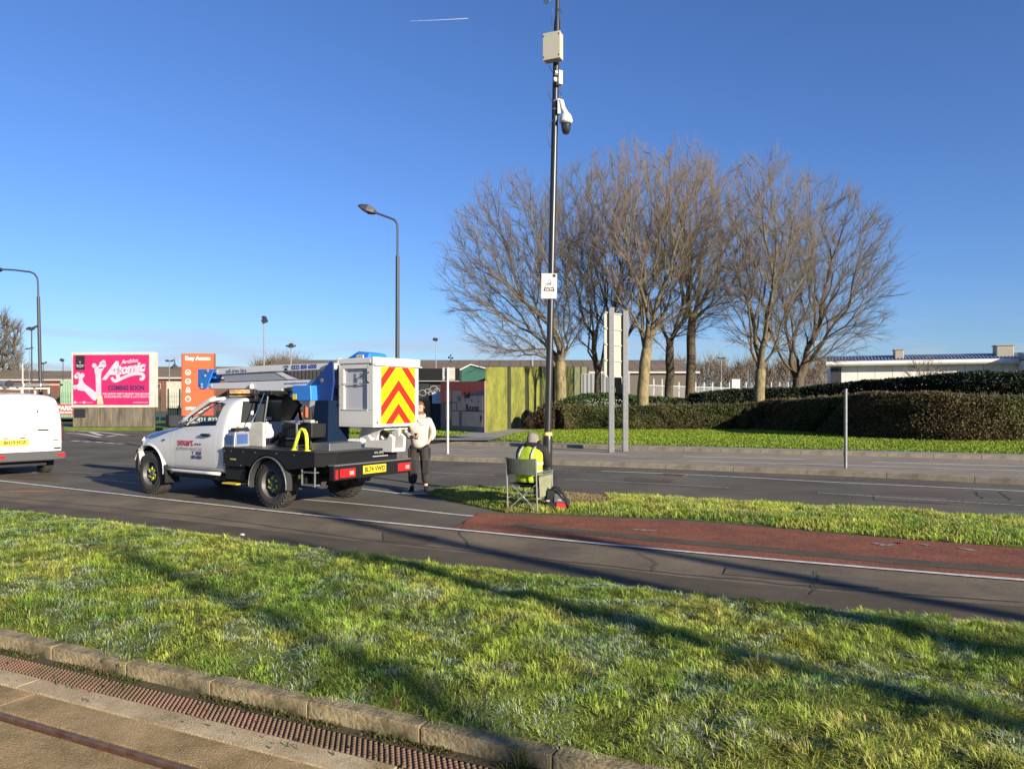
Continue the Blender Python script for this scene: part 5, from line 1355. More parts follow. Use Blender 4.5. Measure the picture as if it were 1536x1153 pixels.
# ---- yellow-green hoarding running away
YF = thing('yellow_hoarding', 'long algae stained yellow green panel hoarding running away from the road', 'hoarding', (-1.24, 35.8, 0))
fd = Vector((2.09, 8.9, 0)); M_yp = mat('algae_shade_panel', (0.23, 0.235, 0.035), 0.8, col2=(0.07, 0.085, 0.02), nscale=1.1, namt=.95, contrast=(.36, .68), bump=.2, fine=.15, fscale=20)  # dark mottle holds algae stains plus branch shadows put into the colour
M_yp2 = mat('algae_panel_faded', (0.16, 0.17, 0.07), 0.8, col2=(0.08, 0.085, 0.045), nscale=1.3)
ft = [0, .5, .975, 1.45, 1.95, 2.45, 2.95, 3.4, 3.9]
fn = Vector((fd.y, -fd.x, 0)).normalized()
for i, (a_, c_) in enumerate(zip(ft[:-1], ft[1:])):
    A = fd * (a_ + .022) + (fn * 0); B = fd * (c_ - .0); za = 3.23 + .0 * a_; z0a = .1 + .12 * a_; z0c = .1 + .12 * c_; za = 3.24 + .386 * a_; zcv = 3.24 + .386 * c_
    th_ = fn * -.06
    b = MB(); b.add([(A.x, A.y, z0a), (B.x, B.y, z0c), (B.x + th_.x, B.y + th_.y, z0c), (A.x + th_.x, A.y + th_.y, z0a), (A.x, A.y, za), (B.x, B.y, zcv), (B.x + th_.x, B.y + th_.y, zcv), (A.x + th_.x, A.y + th_.y, za)], [(0, 3, 2, 1), (4, 5, 6, 7), (0, 1, 5, 4), (1, 2, 6, 5), (2, 3, 7, 6), (3, 0, 4, 7)])
    b.build('panel', M_yp if i < 6 else M_yp2, YF)
    q = fd * c_; Mq = Matrix.Translation((q.x, q.y, 0)) @ Matrix.Rotation(math.atan2(fd.y, fd.x), 4, 'Z')
    b = MB(); b.box(-.22, .22, -.10, .05, .1, zcv + .02, Mq); b.build('post', mat('hoarding_post', (.035, .04, .022), .8), YF)
b = MB(); A = fd * 0; B = fd * 3.9; b.add([(A.x + fn.x * .03, A.y + fn.y * .03, 3.25), (B.x + fn.x * .03, B.y + fn.y * .03, 4.75), (B.x - .1, B.y, 4.75), (A.x - .1, A.y, 3.25), (A.x + fn.x * .03, A.y + fn.y * .03, 3.29), (B.x + fn.x * .03, B.y + fn.y * .03, 4.79), (B.x - .1, B.y, 4.79), (A.x - .1, A.y, 3.29)], [(0, 3, 2, 1), (4, 5, 6, 7), (0, 1, 5, 4), (1, 2, 6, 5), (2, 3, 7, 6), (3, 0, 4, 7)]); b.build('coping', M_lampdk, YF)
# grey sheds behind the trees
gy = thing('grey_cabin', 'grey ribbed cabin wall behind the dark tree trunk', 'cabin', (WX(905, 66), 66, 0))
b = MB(); b.box(WX(862, 66) - WX(905, 66), WX(945, 66) - WX(905, 66), 0, 5, 0, WZ(560, 66)); b.build('wall', mat('cabin_grey', (.20, .215, .23), .6), gy)
b = MB()
for k in range(14): xx = WX(863, 66) - WX(905, 66) + k * .34; b.box(xx, xx + .08, -.06, -.002, 0.05, WZ(561, 66))
b.build('wall_rib', mat('cabin_rib', (.12, .13, .14), .6), gy)

# ---- palisade fence
pf = thing('palisade_fence', 'pale steel fence running across behind the tree trunks', 'fence', (WX(990, 68), 68, 0))
for k in range(22):
    px = 968 + k * 12.6; Yk = 62 + k * 1.9; x = WX(px, Yk) - WX(990, 68); b = MB(); b.box(x - .05, x + .05, Yk - 68 - .05, Yk - 68 + .05, 0, WZ(568 if k < 3 else 573, Yk) ); b.build('post', M_ltgrey, pf)
b = MB(); a = Vector((WX(968, 62) - WX(990, 68), -6, 0)); c_ = Vector((WX(968 + 21 * 12.6, 62 + 21 * 1.9) - WX(990, 68), -6 + 21 * 1.9, 0))
for z in (2.9, 1.6, .3):
    b.tube([a + Vector((0, 0, z)), c_ + Vector((0, 0, z))], .04, 6)
for k in range(240):
    q = a.lerp(c_, k / 239); b.box(q.x - .012, q.x + .012, q.y - .012, q.y + .012, .2, 2.95)
b.build('mesh_wires', M_ltgrey, pf, kind='stuff')
wb = thing('white_cabinet', 'small white utility cabinet behind the fence left of the forked trunk', 'cabinet', (WX(1104, 66), 66, 0)); b = MB(); b.box(-.35, .35, 0, .5, 0, WZ(570, 66)); b.build('body', M_white, wb, bevel=.03)
b = MB(); b.box(-.36, .36, -.02, .52, WZ(570, 66) + .002, WZ(569, 66) + .02); b.build('lid', M_white, wb)

# ---- white metal building right
WYb = 92.0
AW = math.radians(-21); wbx0 = WX(1246, WYb)
wbd = thing('white_building', 'long white metal clad hall with curved blue grey ribbed roof at far right', 'building', (wbx0, WYb, 0), AW)
M_wc = mat('white_cladding', (0.72, 0.70, 0.64), 0.5, col2=(.62, .60, .55), nscale=.6); M_wr = mat('blue_grey_roof', (0.15, 0.175, 0.235), 0.5, .2)
def wx(px):
    k_ = (px - CX) / F; return (k_ * WYb - wbx0) / (math.cos(AW) - k_ * math.sin(AW))
X0, X1 = wx(1262), wx(1660)
for k in range(14):
    a_ = X0 + (X1 - X0) * k / 14; c_ = X0 + (X1 - X0) * (k + 1) / 14 - .04; b = MB(); b.box(a_, c_, 1.0, 1.2, 0, WZ(548, WYb)); b.build('wall_panel', M_wc, wbd)
b = MB(); b.box(wx(1246), X1, 1.21, 16, 0, WZ(548, WYb)); b.build('wall', M_wc, wbd)
b = MB(); b.box(wx(1246), wx(1262.5), .9, 1.2, 0, WZ(551, WYb)); b.build('dark_end_screen', M_lampdk, wbd)
pr = [(-.2, WZ(548.8, WYb)), (-.35, WZ(546.5, WYb)), (-.2, WZ(542.5, WYb)), (.3, WZ(541.5, WYb)), (1.2, WZ(541.5, WYb)), (1.2, WZ(548.8, WYb))]
b = MB(); b.prism(pr, 'x', wx(1239), X1); b.build('fascia', M_wc, wbd)
rp_ = [(.3, WZ(541.6, WYb)), (2.2, WZ(536, WYb)), (4.5, WZ(532, WYb)), (7.5, WZ(530.2, WYb)), (8, WZ(541.6, WYb))]
b = MB(); b.prism(rp_, 'x', wx(1243), X1); rf = b.build('roof', M_wr, wbd)
rb_ = [(p[0] - .05, p[1] + .07) for p in rp_[:4]]
b = MB()
for k in range(110):
    xx = wx(1244) + k * .36
    vs = []; 
    for (yy, zz) in rb_: vs += [(xx, yy, zz), (xx + .10, yy, zz)]
    for (yy, zz) in rb_: vs += [(xx, yy, zz - .1), (xx + .10, yy, zz - .1)]
    fs = [(2 * j, 2 * j + 1, 2 * j + 3, 2 * j + 2) for j in range(3)] + [(2 * j, 2 * j + 2, 8 + 2 * j + 2, 8 + 2 * j) for j in range(3)] + [(2 * j + 1, 8 + 2 * j + 1, 8 + 2 * j + 3, 2 * j + 3) for j in range(3)]
    b.add(vs, fs)
b.build('roof_seam', mat('roof_seam', (.30, .35, .45), .4, .3), rf, kind='stuff')
M_vent = mat('vent_tan', (.30, .275, .22), .7)
for (a0, a1, t0) in [(1344, 1358, 524.5), (1499, 1526, 521.5)]:
    b = MB(); b.box(wx(a0), wx(a1), 1.4, 3.4, WZ(541, WYb), WZ(t0 + 1.5, WYb)); v_ = b.build('roof_vent', M_vent, wbd, bevel=.08)
    b = MB(); b.box(wx(a0) - .1, wx(a1) + .1, 1.3, 3.5, WZ(t0 + 1.4, WYb), WZ(t0, WYb)); b.build('vent_cap', M_vent, v_)
# projecting wing at right edge
b = MB(); b.prism([(wx(1530), -3), (wx(1660), -3), (wx(1660), .8), (wx(1530), .8)], 'z', 0, WZ(546, WYb)); b.build('wing_wall', M_wc, wbd)
b = MB(); b.prism([(-3.3, WZ(545, WYb)), (-3.3, WZ(541, WYb)), (-1.5, WZ(536, WYb)), (.2, WZ(533.5, WYb)), (.2, WZ(545, WYb))], 'x', wx(1528), X1); b.build('wing_roof', M_wr, wbd)

# ---- green mesh fence and yard things left
gf = thing('green_mesh_fence', 'dark green weldmesh fence behind van and billboard', 'fence', (WX(60, 53), 53.5, 0)); M_gf = mat('fence_green', (.015, .07, .05), .5)
ox3 = WX(60, 53)
b = MB(); z_ = WZ(588, 53.5)
for k in range(13):
    x = WX(-90, 53.5) + k * 2.55 - ox3
    if x < WX(330, 53.5) - ox3: bb_ = MB(); bb_.box(x - .04, x + .04, -.04, .04, 0, z_); bb_.build('post', M_gf, gf)
x = WX(-90, 53.5) - ox3
while x < WX(330, 53.5) - ox3: b.box(x - .008, x + .008, -.05, -.042, .1, z_); x += .16
for z in np.arange(.2, z_, .35): b.box(WX(-90, 53.5) - ox3, WX(330, 53.5) - ox3, -.06, -.051, z, z + .015)
b.build('mesh_panel', M_gf, gf, kind='stuff')
gc = thing('green_container', 'pale green shipping container behind the fence left of the billboard', 'container', (WX(102, 66), 66, 0)); b = MB(); b.box(WX(90, 66) - WX(102, 66), WX(128, 66) - WX(102, 66), 0, 6, 0, WZ(571, 66)); b.build('body', mat('container_green', (.28, .42, .27), .6, col2=(.2, .32, .22), nscale=1), gc, bevel=.05)
b = MB()
for k in range(10): xx = WX(91, 66) - WX(102, 66) + k * .21; b.box(xx, xx + .08, -.05, -.001, .1, WZ(572, 66))
b.build('rib', mat('container_rib', (.22, .34, .23), .6), gc)
rs = thing('red_banner', 'red banner with white letters on the fence left of the billboard', 'banner', (WX(95, 53.2), 53.2, 0)); b = MB(); b.box(WX(84, 53.2) - WX(95, 53.2), WX(109, 53.2) - WX(95, 53.2), 0, .02, WZ(622, 53.2), WZ(606, 53.2)); b.build('panel', mat('banner_red', (.55, .05, .04), .6), rs)
text('PARK', .42, M_inkw, rs, frame((WX(97.5, 53.2) - WX(95, 53.2), -.01, WZ(612, 53.2)), (1, 0, 0), (0, 0, 1)), bold=.01)
text('AND SAVE', .2, M_inkw, rs, frame((WX(97.5, 53.2) - WX(95, 53.2), -.01, WZ(618.5, 53.2)), (1, 0, 0), (0, 0, 1)), bold=.008)

# ---- contrail
ct = MB(); YC = 4000.0
ct.tube([W(615, 32, YC), W(660, 30.2, YC), W(702, 28, YC)], [.5, 1.1, 1.6], 6)
c_ = ct.build('contrail', mat('contrail', (.8, .8, .8), 1.0, alpha=.35), kind='stuff'); tag(c_, 'short thin white aircraft contrail high in the blue sky', 'contrail')
# ================================================================ PLATFORM TRUCK
TRK = thing('platform_truck', 'white pickup truck with blue and silver lifting boom and chevron-backed basket', 'truck', (-3.335, 12.844, 0.0), math.radians(147))
M_carw = mat('truck_white', (0.54, 0.54, 0.54), 0.25, coat=.7, col2=(.48, .475, .46), nscale=1.5)
M_trim = mat('black_trim', (0.013, 0.013, 0.014), 0.55, spec=.3)
M_satin = mat('black_satin_steel', (0.010, 0.010, 0.011), 0.4, spec=.35)
M_tyre = mat('tyre_rubber', (0.030, 0.029, 0.027), 0.85, bump=.3, bscale=60, col2=(.075, .062, .045), nscale=6, contrast=(.5, .8))
M_rim = mat('steel_rim', (0.10, 0.10, 0.105), 0.55, .4)
M_hiv = mat('hivis_yellow', (0.75, 0.78, 0.04), 0.5)
def thin_glass(name, tint, gl):
    m = bpy.data.materials.new(name); m.use_nodes = True; t = m.node_tree
    for n in list(t.nodes): t.nodes.remove(n)
    o = t.nodes.new('ShaderNodeOutputMaterial'); tr = t.nodes.new('ShaderNodeBsdfTransparent'); tr.inputs[0].default_value = (*tint, 1)
    g = t.nodes.new('ShaderNodeBsdfGlossy'); g.inputs['Roughness'].default_value = .02; lw = t.nodes.new('ShaderNodeLayerWeight'); lw.inputs[0].default_value = .5; pw = t.nodes.new('ShaderNodeMath'); pw.operation = 'POWER'; pw.inputs[1].default_value = 4.0; t.links.new(lw.outputs['Facing'], pw.inputs[0]); fr = t.nodes.new('ShaderNodeMath'); fr.operation = 'MULTIPLY_ADD'; fr.inputs[1].default_value = .7; fr.inputs[2].default_value = .05; t.links.new(pw.outputs[0], fr.inputs[0])
    x = t.nodes.new('ShaderNodeMixShader'); t.links.new(fr.outputs[0], x.inputs[0]); t.links.new(tr.outputs[0], x.inputs[1]); t.links.new(g.outputs[0], x.inputs[2]); t.links.new(x.outputs[0], o.inputs[0]); return m
M_glass = thin_glass('car_glass', (.93, .96, .95), 1.45)
M_glasst = mat('tinted_glass', (0.03, 0.035, 0.04), 0.04, spec=.8)
M_silver = mat('boom_silver', (0.56, 0.565, 0.57), 0.4)
M_blue = mat('boom_blue', (0.02, 0.17, 0.56), 0.38, coat=.3)
M_navyb = mat('post_navy', (0.006, 0.014, 0.035), 0.7, spec=.05)
M_bsk = mat('basket_white', (0.57, 0.56, 0.53), 0.35, coat=.3)
M_bskin = mat('basket_grey', (0.42, 0.42, 0.45), 0.5)
M_lred = mat('lamp_red', (0.42, 0.015, 0.018), 0.2, coat=.5)
M_plate = mat('plate_yellow', (0.62, 0.44, 0.02), 0.4)
M_alu = mat('tread_plate', (0.16, 0.17, 0.18), 0.45, .7, bump=.6, bscale=50)

def half_loft(st):
    rings = []
    for x, pts in st:
        L_ = [(x, y, z) for y, z in pts]
        R_ = [(x, -y, z) for y, z in pts[::-1] if y > 0]
        rings.append(L_ + R_)
    return rings
st = [
 (3.74, [(0, .46), (.50, .47), (.60, .55), (.64, .75), (.62, .92), (.56, 1.00), (.40, 1.03), (0, 1.05)]),
 (3.70, [(0, .44), (.62, .46), (.72, .54), (.76, .75), (.74, .94), (.66, 1.03), (.50, 1.06), (0, 1.09)]),
 (3.52, [(0, .42), (.74, .44), (.83, .54), (.865, .76), (.85, .96), (.78, 1.07), (.60, 1.10), (0, 1.13)]),
 (3.25, [(0, .42), (.78, .44), (.86, .54), (.885, .78), (.87, 1.00), (.80, 1.12), (.64, 1.145), (0, 1.17)]),
 (2.90, [(0, .42), (.78, .44), (.86, .54), (.88, .76), (.87, 1.02), (.80, 1.165), (.66, 1.195), (0, 1.22)]),
 (2.64, [(0, .42), (.78, .44), (.85, .54), (.872, .74), (.868, 1.03), (.81, 1.20), (.70, 1.235), (0, 1.26)]),
 (2.46, [(0, .42), (.78, .44), (.85, .54), (.872, .74), (.868, 1.03), (.825, 1.22), (.735, 1.29), (0, 1.32)]),
 (2.10, [(0, .42), (.78, .44), (.85, .54), (.872, .74), (.868, 1.03), (.83, 1.235), (.715, 1.54), (0, 1.575)]),
 (1.78, [(0, .42), (.78, .44), (.85, .54), (.872, .74), (.868, 1.03), (.83, 1.25), (.680, 1.71), (0, 1.745)]),
 (1.68, [(0, .42), (.78, .44), (.85, .54), (.872, .74), (.868, 1.03), (.83, 1.255), (.672, 1.745), (0, 1.775)]),
 (1.45, [(0, .42), (.78, .44), (.85, .54), (.872, .74), (.868, 1.03), (.83, 1.265), (.668, 1.76), (0, 1.79)]),
 (1.25, [(0, .42), (.78, .44), (.85, .54), (.872, .74), (.865, 1.03), (.825, 1.27), (.664, 1.755), (0, 1.785)]),
 (1.18, [(0, .42), (.78, .44), (.85, .54), (.870, .74), (.860, 1.03), (.815, 1.27), (.655, 1.74), (0, 1.77)]),
 (1.15, [(0, .46), (.74, .48), (.80, .56), (.82, .74), (.81, 1.03), (.77, 1.27), (.63, 1.70), (0, 1.73)]),
]
bd = MB().loft(half_loft(st)).build('cab_body', M_carw, TRK, smooth=True, sub=2)
apply_mods(bd)
so_ = bd.modifiers.new('sol', 'SOLIDIFY'); so_.thickness = .025; so_.offset = -1; apply_mods(bd)
def cyl_y(x, z, r, y0, y1, n=32):
    return MB().prism([(x + r * math.cos(t * 2 * math.pi / n), z + r * math.sin(t * 2 * math.pi / n)) for t in range(n)], 'y', y0, y1)
cut(bd, [cyl_y(3.27, .44, .455, .45, 1.2), cyl_y(3.27, .44, .455, -1.2, -.45),
         MB().prism([(2.27, 1.265), (1.44, 1.295), (1.41, 1.64), (1.72, 1.645), (2.17, 1.42)], 'y', -1, 1),
         MB().prism([(.52, 1.33), (.47, 1.67), (-.47, 1.67), (-.52, 1.33)], 'x', 1.0, 1.32),
         MB().add([(2.40, -.62, 1.27), (2.40, .62, 1.27), (1.80, .53, 1.62), (1.80, -.53, 1.62), (2.62, -.62, 1.5), (2.62, .62, 1.5), (2.04, .53, 1.85), (2.04, -.53, 1.85)], [(0, 3, 2, 1), (4, 5, 6, 7), (0, 1, 5, 4), (1, 2, 6, 5), (2, 3, 7, 6), (3, 0, 4, 7)])])
# door shut lines
cut(bd, [MB().box(2.572, 2.582, .83, 1.0, .56, 1.19), MB().box(1.352, 1.362, .83, 1.0, .58, 1.24), MB().box(1.36, 2.575, .83, 1.0, .555, .564)])
bd.data.polygons.foreach_set('use_smooth', [True] * len(bd.data.polygons)); bd.data.set_sharp_from_angle(angle=math.radians(32))
# glass
def sidey(z): return .815 - (z - 1.27) * .335
for s in (1, -1):
    b = MB(); P = [(2.28, 1.255), (1.43, 1.285), (1.40, 1.65), (1.72, 1.655), (2.18, 1.42)]
    b.add([(x, s * (sidey(z) - .012), z) for x, z in P], [(0, 1, 2, 3, 4)]); b.build('side_window', M_glass, TRK)
    # window frame line
    b = MB(); b.tube([(x, s * (sidey(z) + .004), z) for x, z in P], .012, 6, closed=True); b.build('window_seal', M_trim, TRK)
b = MB(); b.add([(2.42, -.66, 1.31), (2.42, .66, 1.31), (1.76, .58, 1.70), (1.76, -.58, 1.70), (2.425, -.66, 1.315), (2.425, .66, 1.315), (1.765, .58, 1.705), (1.765, -.58, 1.705)], [(0, 3, 2, 1), (4, 5, 6, 7), (0, 1, 5, 4), (1, 2, 6, 5), (2, 3, 7, 6), (3, 0, 4, 7)]); b.build('windscreen', M_glass, TRK)
b = MB(); b.prism([(.535, 1.32), (.485, 1.68), (-.485, 1.68), (-.535, 1.32)], 'x', 1.150, 1.156); b.build('rear_window', M_glasst, TRK)
b = MB(); b.box(1.138, 1.149, .28, .34, 1.45, 1.52); b.box(1.138, 1.149, -.10, .06, 1.35, 1.41); b.build('window_sticker', M_ltgrey, TRK)
for s in (1, -1):
    b = MB(); b.tube([(2.50, s * .785, 1.265), (2.34, s * .755, 1.385), (2.06, s * .715, 1.555), (1.80, s * .675, 1.69), (1.66, s * .665, 1.73)], [.034, .034, .036, .04, .04], 10); b.build('windscreen_pillar', M_carw, TRK, smooth=True)
b = MB(); b.tube([(1.80, .67, 1.70), (1.79, .35, 1.735), (1.79, 0, 1.742), (1.79, -.35, 1.735), (1.80, -.67, 1.70)], .03, 8); b.build('windscreen_header', M_carw, TRK, smooth=True)
# interior
b = MB(); b.box(2.05, 2.5, -.70, .70, .95, 1.24); b.build('dashboard', M_trim, TRK, bevel=.05)
for yy in (.38, -.38):
    b = MB(); b.box(1.35, 1.85, yy - .24, yy + .24, .75, .92); b.prism([(1.28, .9), (1.45, .9), (1.36, 1.30), (1.26, 1.30)], 'y', yy - .22, yy + .22); b.prism([(1.25, 1.32), (1.31, 1.32), (1.30, 1.48), (1.25, 1.48)], 'y', yy - .11, yy + .11); b.build('seat', M_trim, TRK, bevel=.03)
b = MB(); b.tube([Matrix.Translation((2.02, -.38, 1.20)) @ Matrix.Rotation(math.radians(25), 4, 'Y') @ Vector((.0, .18 * math.cos(t), .18 * math.sin(t))) for t in np.linspace(0, 6.283, 19)[:-1]], .014, 6, closed=True); b.build('steering_wheel', M_trim, TRK, smooth=True)
# bonnet shut line, badge marks, headlights, grille, bumper, flares
for s in (1, -1):
    b = MB(); b.loft([[(3.735, s * .42, .93), (3.735, s * .42, 1.03), (3.70, s * .62, 1.045), (3.70, s * .64, .95)], [(3.755, s * .43, .94), (3.75, s * .43, 1.02), (3.70, s * .69, 1.045), (3.69, s * .75, .95)], [(3.62, s * .66, .95), (3.6, s * .68, 1.05), (3.52, s * .79, 1.05), (3.52, s * .86, .96)]]); b.build('headlight', mat('headlight_clear', (.75, .78, .8), .1, spec=.8, coat=1), TRK, smooth=True)
    # front wheel arch flare
    def arc(x, z, r, a0, a1, n=16): return [(x + r * math.cos(math.radians(a0 + (a1 - a0) * i / n)), z + r * math.sin(math.radians(a0 + (a1 - a0) * i / n))) for i in range(n + 1)]
    o_ = arc(3.27, .44, .505, 22, 186); i_ = arc(3.27, .44, .45, 22, 186)
    b = MB(); nn_ = len(o_)
    vs = [(x, s * (.855 if z > .5 else .845), z) for x, z in o_] + [(x, s * .895, z) for x, z in i_] + [(x, s * .80, z) for x, z in i_]
    fs = [(k, k + 1, nn_ + k + 1, nn_ + k) for k in range(nn_ - 1)] + [(nn_ + k, nn_ + k + 1, 2 * nn_ + k + 1, 2 * nn_ + k) for k in range(nn_ - 1)]
    b.add(vs, fs); b.build('wheel_arch_flare', M_carw, TRK, smooth=50)
    b = MB(); b.box(2.74, 2.765, s * .62, s * .90, .24, .56); b.build('mud_flap', M_trim, TRK)
    # inner arch liner
    b = MB(); P = arc(3.27, .44, .452, 0, 180, 14); vs = [(x, s * .44, z) for x, z in P] + [(x, s * .86, z) for x, z in P]; n_ = len(P)
    b.add(vs, [(k, k + 1, n_ + k + 1, n_ + k) for k in range(n_ - 1)]); b.box(2.82, 3.72, s * .43, s * .44, .3, .9); b.build('arch_liner', M_trim, TRK)
PB = [(3.58, .885), (3.70, .865), (3.79, .74), (3.835, .45), (3.845, 0), (3.835, -.45), (3.79, -.74), (3.70, -.865), (3.58, -.885), (3.58, -.6), (3.66, 0), (3.58, .6)]
b = MB(); b.prism(PB, 'z', .50, .83); b.build('front_bumper', M_carw, TRK, bevel=.03, seg=3)
b = MB(); b.prism([(x - .006, y * 1.005) for x, y in PB], 'z', .40, .505)
for s in (1, -1): b.add([(3.565, s * .893, .42), (3.68, s * .882, .42), (3.70, s * .875, .55), (3.655, s * .888, .80), (3.60, s * .893, .86), (3.565, s * .86, .42), (3.68, s * .85, .42), (3.70, s * .85, .55), (3.655, s * .85, .80), (3.60, s * .85, .86)], [(0, 1, 2, 3, 4), (9, 8, 7, 6, 5)] + [(i, (i + 1) % 5, 5 + (i + 1) % 5, 5 + i) for i in range(5)])
b.build('bumper_lower', M_trim, TRK, bevel=.01)
b = MB(); b.box(3.745, 3.79, -.40, .40, .80, 1.0); b.build('grille', M_trim, TRK, bevel=.02)
b = MB(); b.box(1.20, 2.62, -.80, .80, .36, .44); b.box(2.6, 3.6, -.42, .42, .30, .5); b.build('chassis_front', M_trim, TRK)
b = MB(); b.tube([(1.25, .872, .475), (1.6, .885, .475), (2.5, .885, .475), (2.72, .86, .49)], .028, 8); b.build('side_sill', M_carw, TRK, smooth=True)
# door handle and recess, repeater, mirror
b = MB(); b.box(1.52, 1.74, .868, .876, 1.085, 1.135); b.build('handle_recess', M_trim, TRK, bevel=.01)
b = MB(); b.tube([(1.50, .875, 1.105), (1.54, .90, 1.11), (1.72, .90, 1.115), (1.76, .875, 1.115)], .014, 8); b.build('door_handle', M_trim, TRK, smooth=True)
b = MB(); b.box(2.80, 2.85, .868, .885, .985, 1.01); b.build('side_repeater', M_trim, TRK, bevel=.004)
for s in (1, -1):
    b = MB(); b.tube([(2.34, s * .82, 1.25), (2.40, s * .90, 1.26)], .028, 8); mi = b.build('mirror', M_trim, TRK)
    b = MB(); b.box(2.36, 2.50, s * .88, s * 1.07, 1.23, 1.46); b.build('mirror_housing', M_trim, mi, bevel=.04)
    b = MB(); b.box(2.352, 2.358, s * .90, s * 1.05, 1.25, 1.44); b.build('mirror_glass', mat('mirror_glass', (.03, .035, .04), .2), mi)
# door lettering (camera side faces +y)
M_sred = mat('print_red', (0.45, 0.02, 0.04), 0.5); M_sgrey = mat('print_grey', (0.28, 0.28, 0.30), 0.5); M_snavy = mat('print_navy', (0.03, 0.04, 0.12), 0.5)
FY = lambda x, z, y=.8765: frame((x, y, z), (-1, 0, 0), (0, 0, 1))
text('smart', .195, M_sred, TRK, FY(2.19, .975), bold=.001, depth=.002, xs=1.0)
b = MB()
for k in range(3): b.box(1.76 + k * .065, 1.79 + k * .065, .8755, .8775, .935, .965)
b.build('dots', M_snavy, TRK)
text('platform rental ltd', .098, M_sgrey, TRK, FY(2.08, .872), depth=.002)
text('T   0333', .075, M_snavy, TRK, FY(1.87, .795), bold=.002, depth=.002)
text('800 6000', .075, M_snavy, TRK, FY(1.87, .728), bold=.002, depth=.002)

# ---- wheels
def wheel(x, y, s, rear=False):
    root = thing('wheel', None, None); root.parent = TRK; root.location = (x, y, .375); root.rotation_euler = (0, 0, 0)
    return root
def wheel_meshes():
    R = .375; w = .115
    Mx = Matrix.Rotation(-math.pi / 2, 4, 'X')   # lathe z -> +y
    ty = MB(); ty.lathe([(.225, -w + .01), (.25, -w), (.315, -w - .008), (.350, -w + .012), (.366, -w + .035), (.368, 0), (.366, w - .035), (.350, w - .012), (.315, w + .008), (.25, w), (.225, w - .01)], 48, M=Mx, cap=False)
    tr_ = MB()
    for k in range(30):
        a = k * 2 * math.pi / 30
        for j, (yy, off) in enumerate([(-.085, 0), (-.03, .5), (.03, 0), (.085, .5)]):
            aa = a + off * 2 * math.pi / 30; Mk = Matrix.Rotation(aa, 4, 'Y') @ Matrix.Translation((.368, yy, 0)) @ Matrix.Rotation(.25 * (1 if j % 2 else -1), 4, 'X')
            tr_.box(-.01, .011, -.022, .022, -.026, .026, Mk)
        Mk = Matrix.Rotation(a, 4, 'Y') @ Matrix.Translation((.352, 0, 0)); tr_.box(-.02, .006, .10, .118, -.02, .02, Mk)
    rim = MB(); rim.lathe([(.225, .10), (.232, .112), (.222, .115), (.21, .095), (.20, .05), (.185, .015), (.16, .035), (.13, .055), (.10, .058), (.07, .04), (.055, .042), (.055, .085), (.045, .095), (0, .095)], 40, M=Mx, cap=False)
    rim.lathe([(.222, -.11), (.215, -.03), (.20, .01), (0.0, .0)], 30, M=Mx, cap=False)
    hol = MB()
    for k in range(10):
        a = k * 2 * math.pi / 10; c_ = Vector((.163 * math.cos(a), .036, .163 * math.sin(a))); hol.lathe([(0, 0), (.017, 0), (.017, .003), (0, .003)], 10, M=Matrix.Translation(c_) @ Mx)
    nuts = MB()
    for k in range(6):
        a = k * 2 * math.pi / 6 + .3; c_ = Vector((.085 * math.cos(a), .055, .085 * math.sin(a))); nuts.lathe([(.024, 0), (.024, .02), (.012, .03), (0, .03)], 10, M=Matrix.Translation(c_) @ Mx)
        a2 = a + .52; Mk = Matrix.Translation((.095 * math.cos(a), .07, .095 * math.sin(a))) @ Matrix.Rotation(-a - 1.2, 4, 'Y'); nuts.box(0, .045, 0, .012, -.010, .010, Mk)
    return [('tyre', ty, M_tyre, True), ('tread_blocks', tr_, M_tyre, False), ('rim', rim, M_rim, 35), ('rim_hole', hol, M_trim, False), ('wheel_nuts', nuts, mat('nut_covers', (.42, .46, .04), .55), False)]
WM = [(n_, m_.mesh(n_), mt, sm) for n_, m_, mt, sm in wheel_meshes()]
for n_, me, mt, sm in WM:
    me.materials.append(mt)
    if sm: me.polygons.foreach_set('use_smooth', [True] * len(me.polygons)); me.set_sharp_from_angle(angle=math.radians(40))
def put_wheel(parent, x, y, z, s, sc=1.0, skip=(), tilt=0.0):
    me = WM[0][1]; ty = bpy.data.objects.new('wheel', me); COL.objects.link(ty); ty.parent = parent
    ty.location = (x, y, z); ty.rotation_euler = (0, 0, (0 if s > 0 else math.pi) + tilt); ty.scale = (sc, sc, sc)
    for n_, me, mt, sm in WM[1:]:
        if n_ in skip: continue
        o = bpy.data.objects.new(n_, me); COL.objects.link(o); o.parent = ty
    return ty
put_wheel(TRK, 3.27, .735, .375, 1, tilt=.03); put_wheel(TRK, 3.27, -.735, .375, -1); put_wheel(TRK, 0, .74, .375, 1); put_wheel(TRK, 0, -.74, .375, -1)

# ---- tray and underframe
b = MB(); b.prism([(1.12, -.88), (1.12, .92), (-1.05, .92), (-1.30, .70), (-1.30, -.66), (-1.05, -.88)], 'z', .885, .925); deck = b.build('tray_deck', M_satin, TRK, bevel=.006)
b = MB(); b.prism([(1.10, -.875), (1.10, .915), (-1.05, .915), (-1.295, .695), (-1.295, -.655), (-1.05, -.875)], 'z', .925, .931); b.build('deck_edge_trim', mat('deck_trim', (.05, .05, .052), .45, .3, col2=(.10, .10, .10), nscale=14), TRK)
